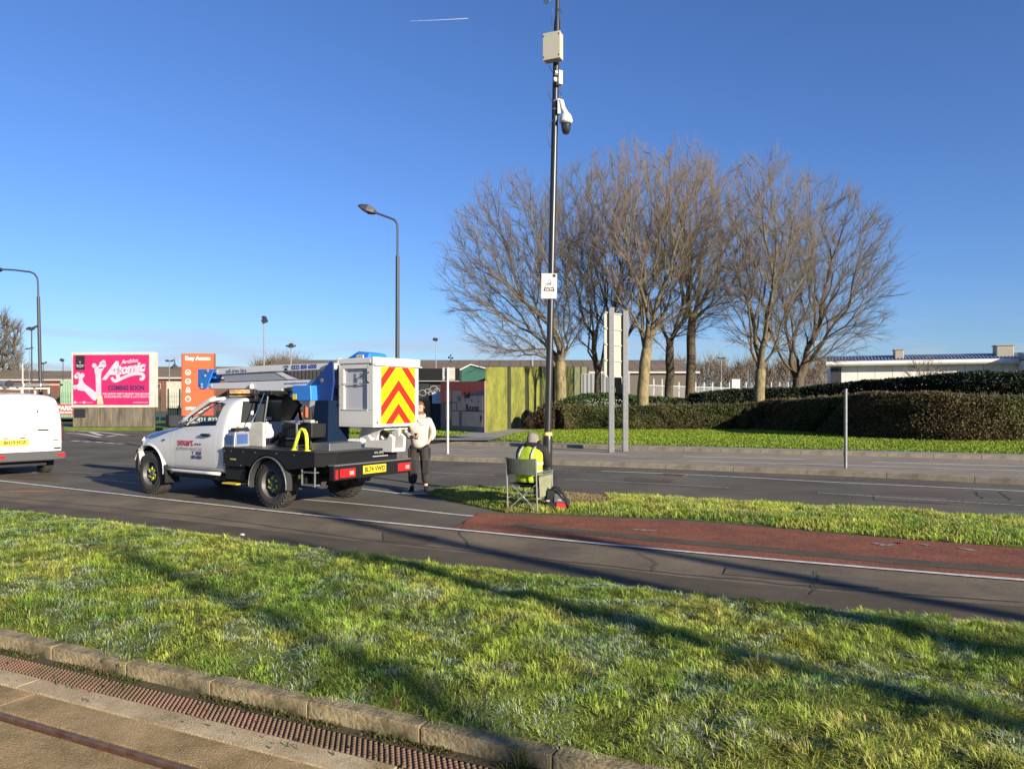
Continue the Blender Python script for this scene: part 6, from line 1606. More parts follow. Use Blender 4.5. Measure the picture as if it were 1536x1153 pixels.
# side skirts
for s in (1, -1):
    yy = .915 if s > 0 else -.875
    b = MB(); P = [(1.10, .885), (1.10, .62), (.58, .62), (.56, .66)] + [(.50 * math.cos(t), .40 + .44 * math.sin(t)) for t in np.linspace(.55, math.pi - .55, 12)] + [(-.54, .64), (-1.05, .70), (-1.05, .885)]
    b.prism(P, 'y', yy - .02, yy); b.build('side_skirt', M_satin, TRK)
    # rear mudguard
    b = MB(); n_ = 20; vs = []
    for t in np.linspace(-.15, math.pi + .15, n_):
        for r_, y_ in ((.455, s * .60), (.46, s * .90), (.42, s * .93), (.42, s * .90), (.435, s * .60)): vs.append((r_ * math.cos(t), y_, .37 + r_ * math.sin(t)))
    b.add(vs, [(5 * k + j, 5 * k + (j + 1) % 5, 5 * (k + 1) + (j + 1) % 5, 5 * (k + 1) + j) for k in range(n_ - 1) for j in range(5)]); b.build('rear_mudguard', mat('mudguard', (.035, .035, .037), .4), TRK, smooth=40)
    b = MB(); b.tube([(.44 * math.cos(t), s * .932, .37 + .44 * math.sin(t)) for t in np.linspace(-.1, math.pi + .1, 18)], .008, 5); b.build('mudguard_edge', M_grey, TRK)
b = MB(); b.prism([(-1.05, .912), (-1.292, .696), (-1.292, -.65), (-1.05, -.87)], 'z', .70, .884); b.build('tail_panel', M_satin, TRK)
b = MB()
for yy in (.38, -.38): b.box(-1.25, 1.3, yy - .05, yy + .05, .55, .80)
for xx in (-1.0, -.3, .5, 1.0): b.box(xx - .04, xx + .04, -.6, .6, .60, .78)
b.tube([(0, -.7, .375), (0, .7, .375)], .06, 10); b.lathe([(0, -.16), (.14, -.1), (.15, 0), (.14, .1), (0, .16)], 16, M=Matrix.Translation((0, 0, .375)))
b.box(.62, 1.12, .30, .86, .40, .60); b.build('underframe', M_trim, TRK)
# rear bumper beam with lights
b = MB(); b.box(-1.36, -1.26, -.90, .82, .50, .715); b.build('rear_beam', M_satin, TRK, bevel=.006)
b = MB(); b.box(-1.375, -1.24, -.905, .825, .716, .735); b.build('beam_cap', mat('beam_cap', (.22, .22, .22), .35, .6), TRK)
for y0, y1 in ((.40, .72), (-.88, -.57)):
    b = MB(); b.box(-1.372, -1.362, y0 - .012, y1 + .012, .52, .68); lm = b.build('lamp_housing', M_trim, TRK, bevel=.003)
    b = MB(); b.box(-1.392, -1.373, y0, y1, .535, .668); b.build('tail_lamp', M_lred, lm, bevel=.008)
    b = MB(); b.box(-1.395, -1.393, y0 + .04, y0 + .13, .57, .63); b.build('lamp_reflector', mat('lamp_clear', (.65, .25, .22), .2), lm)
b = MB(); b.box(-1.372, -1.362, .745, .80, .52, .66); b.build('side_marker', M_lred, TRK)
b = MB(); b.box(-1.376, -1.362, -.30, .22, .555, .685); pl_ = b.build('number_plate', M_plate, TRK, bevel=.006)
RX = lambda y, z, x=-1.377: frame((x, y, z), (0, -1, 0), (0, 0, 1))
text('BL74 VWD', .112, M_ink, pl_, RX(-.04, .618), bold=.003, depth=.002, xs=.88)
text('BL74', .001, M_ink, pl_, RX(-.04, .618)) if False else None
b = MB(); 
for k in range(9): b.box(-1.302, -1.297, -.42 + k * .04, -.39 + k * .04, .80, .815)
b.build('lettering_strip', M_ltgrey, TRK)
text('SWL: 200kg', .045, M_ltgrey, TRK, RX(-.22, .865, -1.2965), depth=.001)
# side locker, step, rails
b = MB(); b.box(.66, 1.08, .60, .912, .62, .87); b.build('side_locker', M_satin, TRK, bevel=.01)
b = MB(); b.box(.78, .92, .9125, .918, .73, .75); b.build('locker_label', mat('label_gold', (.5, .4, .05), .5), TRK)
b = MB()
for xx, zz in [(1.07, .87), (.9, .872), (.6, .872), (1.07, .65), (.66, .65), (.3, .872), (-.2, .872), (-.6, .86)]: b.box(xx - .008, xx + .008, .9155, .921, zz - .008, zz + .008)
b.build('bolt', M_grey, TRK)
b = MB(); b.tube([(-.74, .88, .70), (-.74, .88, .42), (-1.02, .88, .40), (-1.02, .88, .70)], .014, 6); b.box(-1.02, -.74, .78, .90, .405, .425); b.box(-1.02, -.74, .80, .90, .60, .615); b.build('rear_step', M_grey, TRK)
b = MB(); b.box(-.72, -.62, .76, .86, .36, .56); b.build('side_lamp_box', M_trim, TRK); b = MB(); b.box(-.69, -.65, .861, .87, .50, .56); b.build('side_reflector', M_hiv, TRK)
b = MB(); b.box(.72, 1.1, .60, .95, .325, .35); b.build('yellow_step', mat('step_yellow', (.6, .42, .04), .5), TRK, bevel=.01)
# yellow hoop handle
b = MB(); P = [(-.50, .84, .93), (-.60, .84, 1.14), (-.64, .84, 1.22), (-.69, .84, 1.255), (-.745, .84, 1.24), (-.785, .84, 1.18), (-.80, .84, 1.08), (-.80, .84, .95)]
b.tube(P, .028, 10); b.box(-.56, -.46, .80, .88, .931, .94); b.box(-.85, -.75, .80, .88, .931, .94); b.build('yellow_hoop', M_hiv, TRK, smooth=True)
b = MB(); b.box(-1.22, -.84, .10, .78, .932, 1.05); b.build('tread_box', M_alu, TRK, bevel=.008)
b = MB()
for i in range(7):
    for j in range(4): 
        xx = -1.19 + i * .055; zz = .945 + j * .027; Mk = Matrix.Translation((xx, .781, zz)) @ Matrix.Rotation(.7 * (1 if (i + j) % 2 else -1), 4, 'Y'); b.box(-.014, .014, 0, .003, -.004, .004, Mk)
b.build('tread_pattern', M_grey, TRK, kind='stuff')
# ---- gear behind cab
b = MB(); b.prism([(1.11, .93), (.60, .93), (.60, 1.33), (.88, 1.33)], 'y', .46, .52); b.build('side_plate', mat('plate_cream', (.56, .54, .48), .45, col2=(.40, .38, .33), nscale=5), TRK, bevel=.01)
b = MB(); b.prism([(1.11, .93), (.60, .93), (.60, 1.33), (.88, 1.33)], 'y', -.52, -.46); b.build('side_plate', MATS['plate_cream'], TRK, bevel=.01)
b = MB(); b.prism([(1.56 - .42, .93), (1.12 - .42 + .42, .93), (1.12, .93), (.98, .93), (.98, 1.16), (1.12, 1.20)], 'y', .55, .88) if False else b.loft([[(1.13, y, z) for y, z in [(.54, .932), (.86, .932), (.86, 1.0), (.54, 1.0)]], [(1.10, y, z) for y, z in [(.54, .932), (.86, .932), (.84, 1.16), (.56, 1.16)]], [(.90, y, z) for y, z in [(.54, .932), (.86, .932), (.84, 1.18), (.56, 1.18)]]])
b.prism([(1.13, .932), (.90, .932), (.90, 1.19), (1.0, 1.22), (1.13, 1.05)], 'y', .56, .83) if False else None
cbx = b.build('control_cabinet', mat('cabinet_steel', (.27, .29, .33), .35, .4), TRK, bevel=.01)
b = MB(); b.box(.885, .898, .60, .80, .98, 1.14); b.build('cabinet_panel', mat('panel_blue', (.04, .08, .22), .4), cbx)
b = MB(); b.box(.92, 1.08, .8605, .866, .97, 1.12); b.build('cabinet_label', MATS['panel_blue'], cbx)
b = MB(); b.box(.93, 1.07, .62, .80, 1.182, 1.24); b.build('control_pad', M_trim, cbx, bevel=.01)
b = MB(); b.box(.98, 1.02, .68, .72, 1.241, 1.26); b.build('control_knob', mat('knob_orange', (.5, .2, .03), .5), cbx)
# boom rest frame (black)
b = MB(); b.tube([(.70, .42, .93), (.72, .40, 1.35), (.74, .30, 1.82)], .03, 8); b.tube([(.70, -.42, .93), (.72, -.40, 1.35), (.74, -.30, 1.82)], .03, 8)
b.prism([(.98, 1.86), (.70, 1.88), (.35, 1.62), (.60, 1.30), (.80, 1.34), (.78, 1.7)], 'y', -.10, -.02); b.box(.60, .90, -.35, .35, 1.79, 1.86); b.build('boom_rest', M_satin, TRK, bevel=.006)
b = MB(); b.box(.95, 1.65, -.30, .42, 1.78, 1.815); b.box(.95, 1.0, -.28, .4, 1.70, 1.78); b.build('light_bar_base', M_trim, TRK, bevel=.01)
b = MB(); b.tube([(.86, .55, 1.30), (.80, .45, 1.55), (.76, .36, 1.82)], .010, 8); b.build('gas_strut', mat('chrome', (.7, .7, .7), .15, 1.0), TRK)
b = MB(); b.tube([(.55, .40, 1.02), (.12, .30, 1.26), (.02, .28, 1.30)], .045, 10); b.build('hydraulic_ram', M_satin, TRK, smooth=40)
b = MB(); b.lathe([(0, 0), (.03, 0), (.03, .02), (0, .02)], 12, M=Matrix.Translation((.13, .345, 1.25)) @ Matrix.Rotation(-math.pi / 2, 4, 'X')); b.lathe([(0, 0), (.02, 0), (.02, .02), (0, .02)], 12, M=Matrix.Translation((.04, .345, 1.19)) @ Matrix.Rotation(-math.pi / 2, 4, 'X')); b.build('ram_pin', M_grey, TRK)
b = MB(); b.tube([(-.33, .62, .93), (-.33, .62, 1.33), (-.05, .62, 1.36), (.02, .60, 1.32)], .018, 6); b.tube([(-.33, -.5, .93), (-.33, -.5, 1.33), (-.33, .62, 1.33)], .018, 6); b.build('valve_frame', M_grey, TRK)
b = MB(); b.box(-.55, .15, -.30, .52, 1.10, 1.33); b.box(-.1, .3, -.5, .45, .94, 1.05); b.build('valve_block', M_trim, TRK, bevel=.02)
b = MB()
for k in range(6): b.box(-.50 + k * .09, -.45 + k * .09, .40, .50, 1.331, 1.36 + .01 * (k % 2))
b.build('valve_levers', M_grey, TRK)
b = MB()
for k in range(5):
    b.tube([(.35 - .05 * k, .44, .94), (.25 - .04 * k, .46 + .01 * k, 1.10 + .03 * k), (.05 - .06 * k, .44, 1.18 + .02 * k), (-.15, .40, 1.08 + .02 * k)], .012, 6)
b.build('hoses', M_satin, TRK, smooth=True)
b = MB(); b.tube([(-.30, .30, .95), (-.27, .30, 1.38)], .008, 6); b.build('rod', M_grey, TRK)
b = MB(); b.box(-.62, -.48, .52, .60, 1.355, 1.39); b.build('beacon_plate', M_ltgrey, TRK)
# turret
b = MB(); b.loft([[(-.20 + dx, dy, .93) for dx, dy in ((0, -.24), (0, .24), (-.42, .24), (-.42, -.24))], [(-.26 + dx, dy, 1.70) for dx, dy in ((0, -.18), (0, .18), (-.32, .18), (-.32, -.18))]]); b.build('turret_post', M_navyb, TRK, bevel=.015)
b = MB(); b.box(-.35, -.28, .19, .215, 1.28, 1.36); b.build('warning_label', mat('label_green', (.4, .5, .2), .5), TRK)
b = MB(); b.lathe([(.42, .932), (.42, .96), (.34, .965), (.30, 1.0), (0, 1.0)], 32, M=Matrix.Translation((-.42, 0, 0))); b.build('slew_ring', M_grey, TRK, smooth=40)
b = MB(); b.prism([(.14, 1.94), (-.28, 1.94), (-.30, 1.69), (.02, 1.69), (.14, 1.78)], 'y', .05, .30); b.build('motor_cover', M_blue, TRK, bevel=.012)
b = MB(); b.box(.13, .15, .10, .24, 1.70, 1.80); b.build('warning_label', mat('label_yellow', (.7, .55, .03), .5), TRK)
b = MB(); b.box(.141, .148, .12, .22, 1.72, 1.79); b.box(.04, .13, .301, .305, 1.71, 1.80); b.build('label_symbol', MATS['label_yellow'], TRK)
for s in (.13, -.16):
    b = MB(); b.prism([(-.14, 1.94), (-.30, 1.69), (-.61, 1.69), (-.66, 2.0), (-.64, 2.32), (-.58, 2.32)], 'y', s, s + .03); b.build('side_cheek', mat('cheek_blue', (.008, .035, .17), .4), TRK)
b = MB(); b.lathe([(0, 0), (.035, 0), (.035, .015), (0, .015)], 14, M=Matrix.Translation((-.40, .161, 2.02)) @ Matrix.Rotation(-math.pi / 2, 4, 'X')); b.build('pivot_pin', M_grey, TRK)
# lower arm (silver tapering from near turret down behind)
b = MB(); b.prism([(.46, 1.82), (-.25, 1.86), (-.32, 1.40), (-.22, 1.36), (.50, 1.74)], 'y', -.14, -.06); b.build('lower_link', M_silver, TRK, bevel=.008)
b = MB(); b.tube([(.50, 0, 1.79), (.05, 0, 1.80)], .05, 12); b.build('blue_ram', M_blue, TRK, smooth=40)
# booms
b = MB(); b.prism([(2.60, 2.01), (-.20, 2.04), (-.20, 1.93), (.40, 1.92), (.62, 1.90), (.73, 1.77), (1.42, 1.90), (2.60, 1.905)], 'y', -.09, .09); b.build('lower_boom', M_silver, TRK, bevel=.008)
b = MB(); b.prism([(2.42, 2.275), (1.2, 2.30), (-.62, 2.30), (-.55, 2.20), (1.2, 2.19), (2.42, 2.165)], 'y', -.09, .09); b.build('upper_boom', M_silver, TRK, bevel=.008)
b = MB(); b.prism([(2.30, 2.16), (.70, 2.185), (.37, 2.05), (2.20, 2.035)], 'y', -.06, .06); b.build('compensation_link', mat('link_grey', (.32, .33, .35), .4, .3), TRK)
b = MB(); b.prism([(.85, 2.185), (.68, 2.188), (.36, 2.055), (.52, 2.052)], 'y', .065, .07); b.build('white_brace', M_bsk, TRK)
for s in (.095, -.125):
    b = MB(); b.prism([(2.92, 2.28), (2.46, 2.27), (2.68, 1.91), (2.84, 1.90), (2.93, 1.96)], 'y', s, s + .03); b.build('end_link', M_blue, TRK, bevel=.004)
b = MB(); b.box(2.80, 2.9, -.09, .09, 1.95, 2.26); b.box(2.5, 2.8, -.06, .06, 2.10, 2.2); b.build('end_link_web', M_blue, TRK)
b = MB()
for x, z in ((2.62, 2.24), (2.70, 2.15), (2.80, 1.99), (2.80, 1.94), (2.4, 2.22), (2.56, 1.965)): b.lathe([(0, 0), (.022, 0), (.022, .014), (0, .014)], 12, M=Matrix.Translation((x, .126 if x > 2.6 else .092, z)) @ Matrix.Rotation(-math.pi / 2, 4, 'X'))
b.build('boom_pin', M_ltgrey, TRK)
FB = lambda x, z, y=.092: frame((x, y, z), (-1, 0, .012), (0, 0, 1))
text('self-drive hire', .105, M_snavy, TRK, FB(1.86, 2.222), depth=.002)
text('0333 800 6000', .100, mat('print_blue', (.02, .05, .28), .5), TRK, FB(.10, 2.25), depth=.002, bold=.0035)
b = MB(); b.box(.50, .58, .091, .093, 2.205, 2.225); b.tube([(.60, .092, 2.26), (.58, .092, 2.275), (.50, .092, 2.278), (.475, .092, 2.262)], .009, 5); b.prism([(.585, 2.205), (.495, 2.205), (.515, 2.25), (.565, 2.25)], 'y', .091, .094); b.build('telephone_symbol', M_snavy, TRK)
text('www.smartplatformrental.co.uk', .045, MATS['print_blue'], TRK, FB(.30, 1.985), depth=.002)
b = MB(); b.lathe([(.035, 0), (.045, .05), (.02, .08), (0, .08)], 12, M=Matrix.Translation((1.42, .10, 1.90))); b.build('boom_bracket', M_bsk, TRK)
# ---- basket assembly : x -1.98..-1.22 in truck frame relative to rear axle
ux, uy = TRK.matrix_basis.to_3x3().col[0].to_2d() if False else (math.cos(math.radians(147)), math.sin(math.radians(147)))
def loc(wx_, wy_): dx = wx_ + 3.335; dy = wy_ - 12.844; return (dx * ux + dy * uy, -dx * uy + dy * ux)
cx_b, cy_b = loc(WX(560, 12.1), 12.1)
BX0 = cx_b; BX1 = cx_b + .76; BY1 = cy_b; BY0 = cy_b - 1.10; BZ0 = WZ(638, 12.1); BZ1 = WZ(535, 12.1)
# shell walls
b = MB(); b.box(BX0, BX0 + .03, BY0, BY1, BZ0, BZ1 - .10); b.build('basket_rear_wall', M_bsk, TRK, bevel=.006)
b = MB(); b.box(BX1 - .03, BX1, BY0, BY1, BZ0, BZ1 - .10); b.build('basket_front_wall', M_bsk, TRK, bevel=.006)
b = MB(); b.box(BX0, BX1, BY0, BY0 + .03, BZ0, BZ1 - .10); b.build('basket_far_wall', M_bskin, TRK)
b = MB(); b.box(BX0, BX1, BY0, BY1, BZ0 - .03, BZ0 + .02); b.build('basket_floor', M_bsk, TRK, bevel=.006)
# open side with frame, low wall, gate panel
b = MB(); b.box(BX0, BX1, BY1 - .03, BY1 + .002, BZ0, BZ0 + .24); b.box(BX0, BX0 + .14, BY1 - .03, BY1 + .002, BZ0 + .24, BZ1 - .12); b.box(BX1 - .12, BX1, BY1 - .03, BY1 + .002, BZ0 + .24, BZ1 - .12); b.box(BX0 + .10, BX1 - .08, BY1 - .03, BY1 + .002, BZ1 - .18, BZ1 - .10); b.build('basket_gate', M_bsk, TRK, bevel=.008)
b = MB(); b.box(BX0 + .13, BX1 - .11, BY1 - .045, BY1 - .03, BZ0 + .2, BZ1 - .15); b.build('gate_panel', M_bskin, TRK)
b = MB(); b.tube([(BX0 + .12, BY1 + .008, BZ0 + .245), (BX1 - .09, BY1 + .008, BZ0 + .245)], .008, 6); b.tube([(BX0 + .12, BY1 + .004, BZ0 + .66), (BX1 - .09, BY1 + .004, BZ0 + .66)], .009, 6); b.build('gate_rail', M_bsk, TRK)
b = MB(); b.tube([(BX0 + .10, BY1 + .0, BZ0 + .84), (BX0 + .10, BY1 + .05, BZ0 + .82), (BX0 + .10, BY1 + .05, BZ0 + .70), (BX0 + .10, BY1 + .0, BZ0 + .67)], .012, 8); b.build('grab_handle', M_trim, TRK, smooth=True)
b = MB()
for zz in (.30, .42, .60): b.box(BX1 - .02, BX1 + .03, BY1 - .01, BY1 + .025, BZ0 + zz, BZ0 + zz + .04)
b.build('gate_hinge', M_trim, TRK)
text('SAFE WORKING LOAD 200kg', .035, M_snavy, TRK, frame((BX0 + .35, BY1 - .026, BZ0 + .86), (-1, 0, 0), (0, 0, 1)), depth=.001)
b = MB(); 
for k in range(4): b.box(BX0 + .24, BX0 + .32, BY1 - .0285, BY1 - .0265, BZ0 + .74 + k * .025, BZ0 + .75 + k * .025); b.box(BX0 + .40, BX0 + .45, BY1 - .0285, BY1 - .0265, BZ0 + .73 + k * .025, BZ0 + .745 + k * .025)
b.build('gate_label', M_snavy, TRK)
# top rim
b = MB(); b.box(BX0 - .03, BX0 + .03, BY0 - .02, BY1 + .02, BZ1 - .12, BZ1); b.box(BX1 - .03, BX1 + .03, BY0 - .02, BY1 + .02, BZ1 - .12, BZ1); b.box(BX0 - .03, BX1 + .03, BY0 - .02, BY0 + .03, BZ1 - .12, BZ1); b.box(BX0 + .032, BX1 - .032, BY1 - .03, BY1 + .02, BZ1 - .10, BZ1 - .01); b.build('basket_rim', M_bsk, TRK, bevel=.012)
b = MB(); b.box(BX0 - .045, BX0 - .03, BY0 - .04, BY1 + .0, BZ1 - .135, BZ1 - .12); b.build('rim_lip', M_bsk, TRK)
# chevron board on rear face
CY0, CY1 = BY0 + .10, BY1 - .17; CZ0, CZ1 = BZ0 + .02, BZ1 - .15; cw = CY1 - CY0; ch = CZ1 - CZ0
M_cy = mat('chevron_yellow', (0.68, 0.62, 0.0), 0.4); M_cr = mat('chevron_red', (0.50, 0.018, 0.008), 0.4)
b = MB(); b.box(BX0 - .008, BX0 - .002, CY0, CY1, CZ0, CZ1); chb = b.build('chevron_board', M_cy, TRK)
def clip_poly(P, x0, x1, y0, y1):
    def cl(P, f, g):
        out = []
        for i in range(len(P)):
            a, c = P[i - 1], P[i]; fa, fc = f(a), f(c)
            if fa >= 0: out.append(a) if False else None
            if (fa >= 0) != (fc >= 0): t = fa / (fa - fc); out.append((a[0] + (c[0] - a[0]) * t, a[1] + (c[1] - a[1]) * t))
            if fc >= 0: out.append(c)
        return out
    for f in (lambda p: p[0] - x0, lambda p: x1 - p[0], lambda p: p[1] - y0, lambda p: y1 - p[1]): P = cl(P, f, None)
    return P
mid = (CY0 + CY1) / 2; slope = .944 * ch / cw; per = ch * .405; tk = ch * .195
# apex heights measured on the photograph (fractions of the board from the top)
for apex_top in (.22, .64, -.27):
    for s in (1, -1):
        za = CZ1 - apex_top * ch; zb_ = za - tk * 1.0
        P = [(mid, za), (mid + s * cw, za - cw * slope), (mid + s * cw, za - cw * slope - tk), (mid, za - tk)]
        P = clip_poly(P, CY0, CY1, CZ0, CZ1)
        if len(P) > 2: b = MB(); b.prism(P, 'x', BX0 - .011, BX0 - .0085); b.build('chevron_stripe', M_cr, chb)
b = MB(); b.box(BX0 - .012, BX0, BY0 + .02, BY0 + .05, BZ0 + .03, BZ0 + .06); b.box(BX0 - .012, BX0, BY1 - .10, BY1 - .07, BZ0 + .03, BZ0 + .06); b.build('red_reflector', M_cr, TRK)
# blue jib cover on top of basket far side
b = MB(); b.loft([[(BX1 + .20, y, z) for y, z in ((BY0 + .75, BZ1 - .12), (BY0 + .45, BZ1 - .12), (BY0 + .48, BZ1 + .02), (BY0 + .72, BZ1 + .02))], [(BX1 - .08, y, z) for y, z in ((BY0 + .80, BZ1 - .02), (BY0 + .30, BZ1 - .02), (BY0 + .33, BZ1 + .13), (BY0 + .74, BZ1 + .13))], [(BX1 - .34, y, z) for y, z in ((BY0 + .80, BZ1 - .02), (BY0 + .30, BZ1 - .02), (BY0 + .33, BZ1 + .09), (BY0 + .74, BZ1 + .09))]]); b.build('control_cover', M_blue, TRK, bevel=.02)
b = MB()
for k in range(4): b.box(BX1 - .30 + k * .04, BX1 - .275 + k * .04, BY0 + .83, BY0 + .86, BZ1, BZ1 + .06)
b.box(BX1 - .33, BX1 - .12, BY0 + .82, BY0 + .87, BZ1 - .03, BZ1 + .01); b.build('control_levers', M_ltgrey, TRK)
# support structure below basket
b = MB(); b.box(BX0 + .15, BX0 + .42, BY0 + .10, BY1 - .42, BZ0 - .09, BZ0 - .03); b.prism([(BX0 + .12, BZ0 - .06), (BX0 + .12, BZ0 - .38), (BX0 + .18, BZ0 - .42), (BX0 + .24, BZ0 - .38), (BX0 + .28, BZ0 - .15), (BX0 + .42, BZ0 - .06)], 'y', BY0 + .30, BY0 + .36); b.build('basket_bracket', M_bsk, TRK, bevel=.008)
b = MB(); b.prism([(-.88, .86), (-1.5, .87), (-1.52, 1.10), (-1.44, 1.16), (-1.38, 1.06), (-1.05, 1.05), (-.98, 1.13), (-.93, 1.12)], 'y', -.36, -.30); b.prism([(-.88, .86), (-1.5, .87), (-1.52, 1.10), (-1.44, 1.16), (-1.38, 1.06), (-1.05, 1.05), (-.98, 1.13), (-.93, 1.12)], 'y', -.62, -.56); b.box(-1.5, -.9, -.56, -.36, .87, .93); b.build('pivot_bracket', M_bsk, TRK, bevel=.008)
b = MB(); b.tube([(-.30, -.20, 1.04), (-.82, -.27, 1.03)], .035, 10); b.tube([(-.82, -.29, 1.03), (-1.0, -.40, 1.04)], .05, 12); b.build('jib_arm', M_silver, TRK, smooth=40)
b = MB(); b.prism([(-.75, 1.32), (-.68, 1.02), (-1.0, .95), (-1.15, 1.20), (-1.35, 1.28)], 'y', -.50, -.40); b.build('basket_link', M_silver, TRK, bevel=.006)
b = MB(); b.tube([(-.95, -.45, 1.24), (-1.35, -.46, 1.10)], .05, 10); b.build('tilt_cylinder', M_satin, TRK)

# ================================================================ WHITE VAN
VAN = thing('white_van', 'white panel van cut by the left picture edge with loaded roof rack', 'van', (-10.88, 17.0, 0.0), math.radians(140))
M_van = mat('van_white', (0.52, 0.505, 0.465), 0.3, coat=.5, col2=(.45, .435, .40), nscale=1.3)
def vs_(x, wl, wr_, zt, wb=None):   # section half list
    return (x, [(0, .34), (wl * .90, .35), (wl * .985, .45), (wl, .75), (wl * .995, 1.05), (wl * .97, 1.35), (wr_, zt - .16), (wr_ - .10, zt - .04), (0, zt)])
st = [vs_(0.02, .885, .78, 1.80), vs_(.10, .905, .80, 1.85), vs_(.5, .915, .81, 1.885), vs_(2.0, .92, .81, 1.90), vs_(2.7, .92, .79, 1.88)]
st += [(3.05, [(0, .34), (.83, .35), (.90, .45), (.915, .75), (.91, 1.0), (.87, 1.15), (.78, 1.58), (.68, 1.66), (0, 1.70)]),
       (3.6, [(0, .34), (.80, .35), (.88, .45), (.90, .75), (.89, .95), (.85, 1.05), (.76, 1.14), (.66, 1.18), (0, 1.22)]),
       (4.1, [(0, .34), (.74, .35), (.80, .45), (.82, .70), (.80, .88), (.72, .96), (.62, 1.0), (.5, 1.02), (0, 1.04)]),
       (4.3, [(0, .36), (.60, .37), (.66, .45), (.67, .65), (.65, .80), (.56, .88), (.5, .9), (.4, .92), (0, .93)])]
vb = MB().loft(half_loft(st)).build('body', M_van, VAN, smooth=True, sub=2); apply_mods(vb)
cut(vb, [cyl_y(.80, .34, .385, .55, 1.2), cyl_y(.80, .34, .385, -1.2, -.55), cyl_y(3.5, .34, .385, .55, 1.2), cyl_y(3.5, .34, .385, -1.2, -.55), 
         MB().box(-.2, .045, -.306, -.296, .55, 1.86)])
vb.data.polygons.foreach_set('use_smooth', [True] * len(vb.data.polygons)); vb.data.set_sharp_from_angle(angle=math.radians(30))
b = MB()
for x in (.80, 3.5):
    for s in (1, -1): b.prism([(x + .37 * math.cos(t), .34 + .37 * math.sin(t)) for t in np.linspace(0, math.pi, 12)], 'y', s * .56, s * .60)
b.build('arch_liner', M_trim, VAN)
# rear door pressings
for (y0, y1) in ((-.78, -.34), (-.26, .78)):
    b = MB(); b.box(.012, .03, y0, y1, .66, 1.04); b.build('door_pressing', M_van, VAN, bevel=.008)
    b = MB(); b.prism([(y0 + .01, 1.12), (y1 - .01, 1.12), (y1 - .05, 1.66), (y0 + .05, 1.66)], 'x', .012, .03); b.build('door_pressing', M_van, VAN, bevel=.008)
b = MB(); b.box(-.075, .12, -.915, .915, .34, .545); b.build('rear_bumper', mat('van_bumper', (.045, .047, .05), .55), VAN, bevel=.03)
for y0, y1 in ((-.90, -.74), (.30, .52)):
    b = MB(); b.box(-.09, -.076, y0, y1, .42, .49); b.build('fog_lamp', M_lred, VAN, bevel=.006)
b = MB(); b.box(-.006, .015, -.20 + .02, .37, .70, .83); vp = b.build('number_plate', M_plate, VAN, bevel=.004)
text('BH19 HGF', .11, M_ink, vp, frame((-.008, .09, .765), (0, -1, 0), (0, 0, 1)), bold=.003, depth=.002, xs=.88)
b = MB(); b.box(-.012, .02, -.58, -.36, 1.015, 1.045); b.build('door_handle', M_trim, VAN, bevel=.006)
for y in (.26, -.06): b = MB(); b.box(-.006, .02, y - .05, y + .05, .855, .872); b.build('plate_lamp', M_trim, VAN)
b = MB(); b.box(-.006, .02, -.78, -.68, .79, .805); b.box(-.006, .02, -.83, -.70, .60, .625); b.build('badge', M_trim, VAN)
b = MB(); b.box(-.006, .02, -.36, -.345, 1.42, 1.47); b.build('lock', M_trim, VAN)
for s in (1, -1): b = MB(); b.box(.055, .15, s * .875, s * .918, .78, 1.12); b.build('tail_lamp', mat('lamp_dark_red', (.06, .012, .012), .3), VAN, bevel=.012)
for x, s in ((.80, 1), (.80, -1), (3.5, 1), (3.5, -1)): put_wheel(VAN, x, s * .77, .315, s, .84, skip=('wheel_nuts',))
b = MB(); b.box(.2, 4.0, -.6, .6, .22, .36); b.build('underbody', M_trim, VAN)
# roof rack, ladder and pipe tube
b = MB()
for x in (.35, 1.2, 2.1): b.box(x - .02, x + .02, -.72, .72, 1.955, 1.985); b.box(x - .02, x + .02, -.72, -.68, 1.85, 1.955); b.box(x - .02, x + .02, .68, .72, 1.85, 1.955)
b.build('roof_bar', mat('rack_cream', (.55, .52, .42), .5), VAN, bevel=.004)
lad = thing('ladder', 'aluminium ladder lying on the white van roof rack', 'ladder', (0, 0, 0)); lad.matrix_world = VAN.matrix_basis.copy() @ Matrix.Translation((-.15, -.2, 2.01))
b = MB()
for y in (-.17, .17): b.box(0, 2.6, y - .015, y + .015, 0, .06)
b.build('rail', mat('aluminium', (.62, .63, .62), .35, .8), lad)
b = MB()
for k in range(10): b.tube([(.12 + k * .26, -.16, .03), (.12 + k * .26, .16, .03)], .014, 6)
b.build('rungs', MATS['aluminium'], lad)
tb = thing('pipe_tube', 'grey pipe carrier tube with black end cap on the white van roof', 'tube', (0, 0, 0)); tb.matrix_world = VAN.matrix_basis.copy() @ Matrix.Translation((-.05, .22, 2.06))
b = MB(); b.tube([(0, 0, 0), (2.4, 0, 0)], .055, 16); b.build('tube_body', mat('tube_grey', (.22, .25, .30), .5), tb, smooth=40)
b = MB(); b.tube([(-.06, 0, 0), (0.0, 0, 0)], .075, 16); b.build('end_cap', M_trim, tb)
pk = thing('long_pole', 'thin red-tipped pole projecting right over the white van roof', 'pole', (0, 0, 0)); pk.location = Vector((WX(20, 17.6), 17.6, WZ(577, 17.6)))
b = MB(); e_ = Vector((WX(92, 18.3), 18.3, WZ(577, 18.3))) - pk.location; b.tube([(0, 0, 0), e_], .016, 8); b.build('shaft', MATS['aluminium'], pk)
b = MB(); b.tube([e_ * .75, e_ * .96], .018, 8); b.build('red_sleeve', mat('sleeve_pink', (.55, .25, .22), .5), pk); b = MB(); b.tube([e_ * .96, e_ * 1.03], .022, 8); b.build('tip', M_trim, pk)

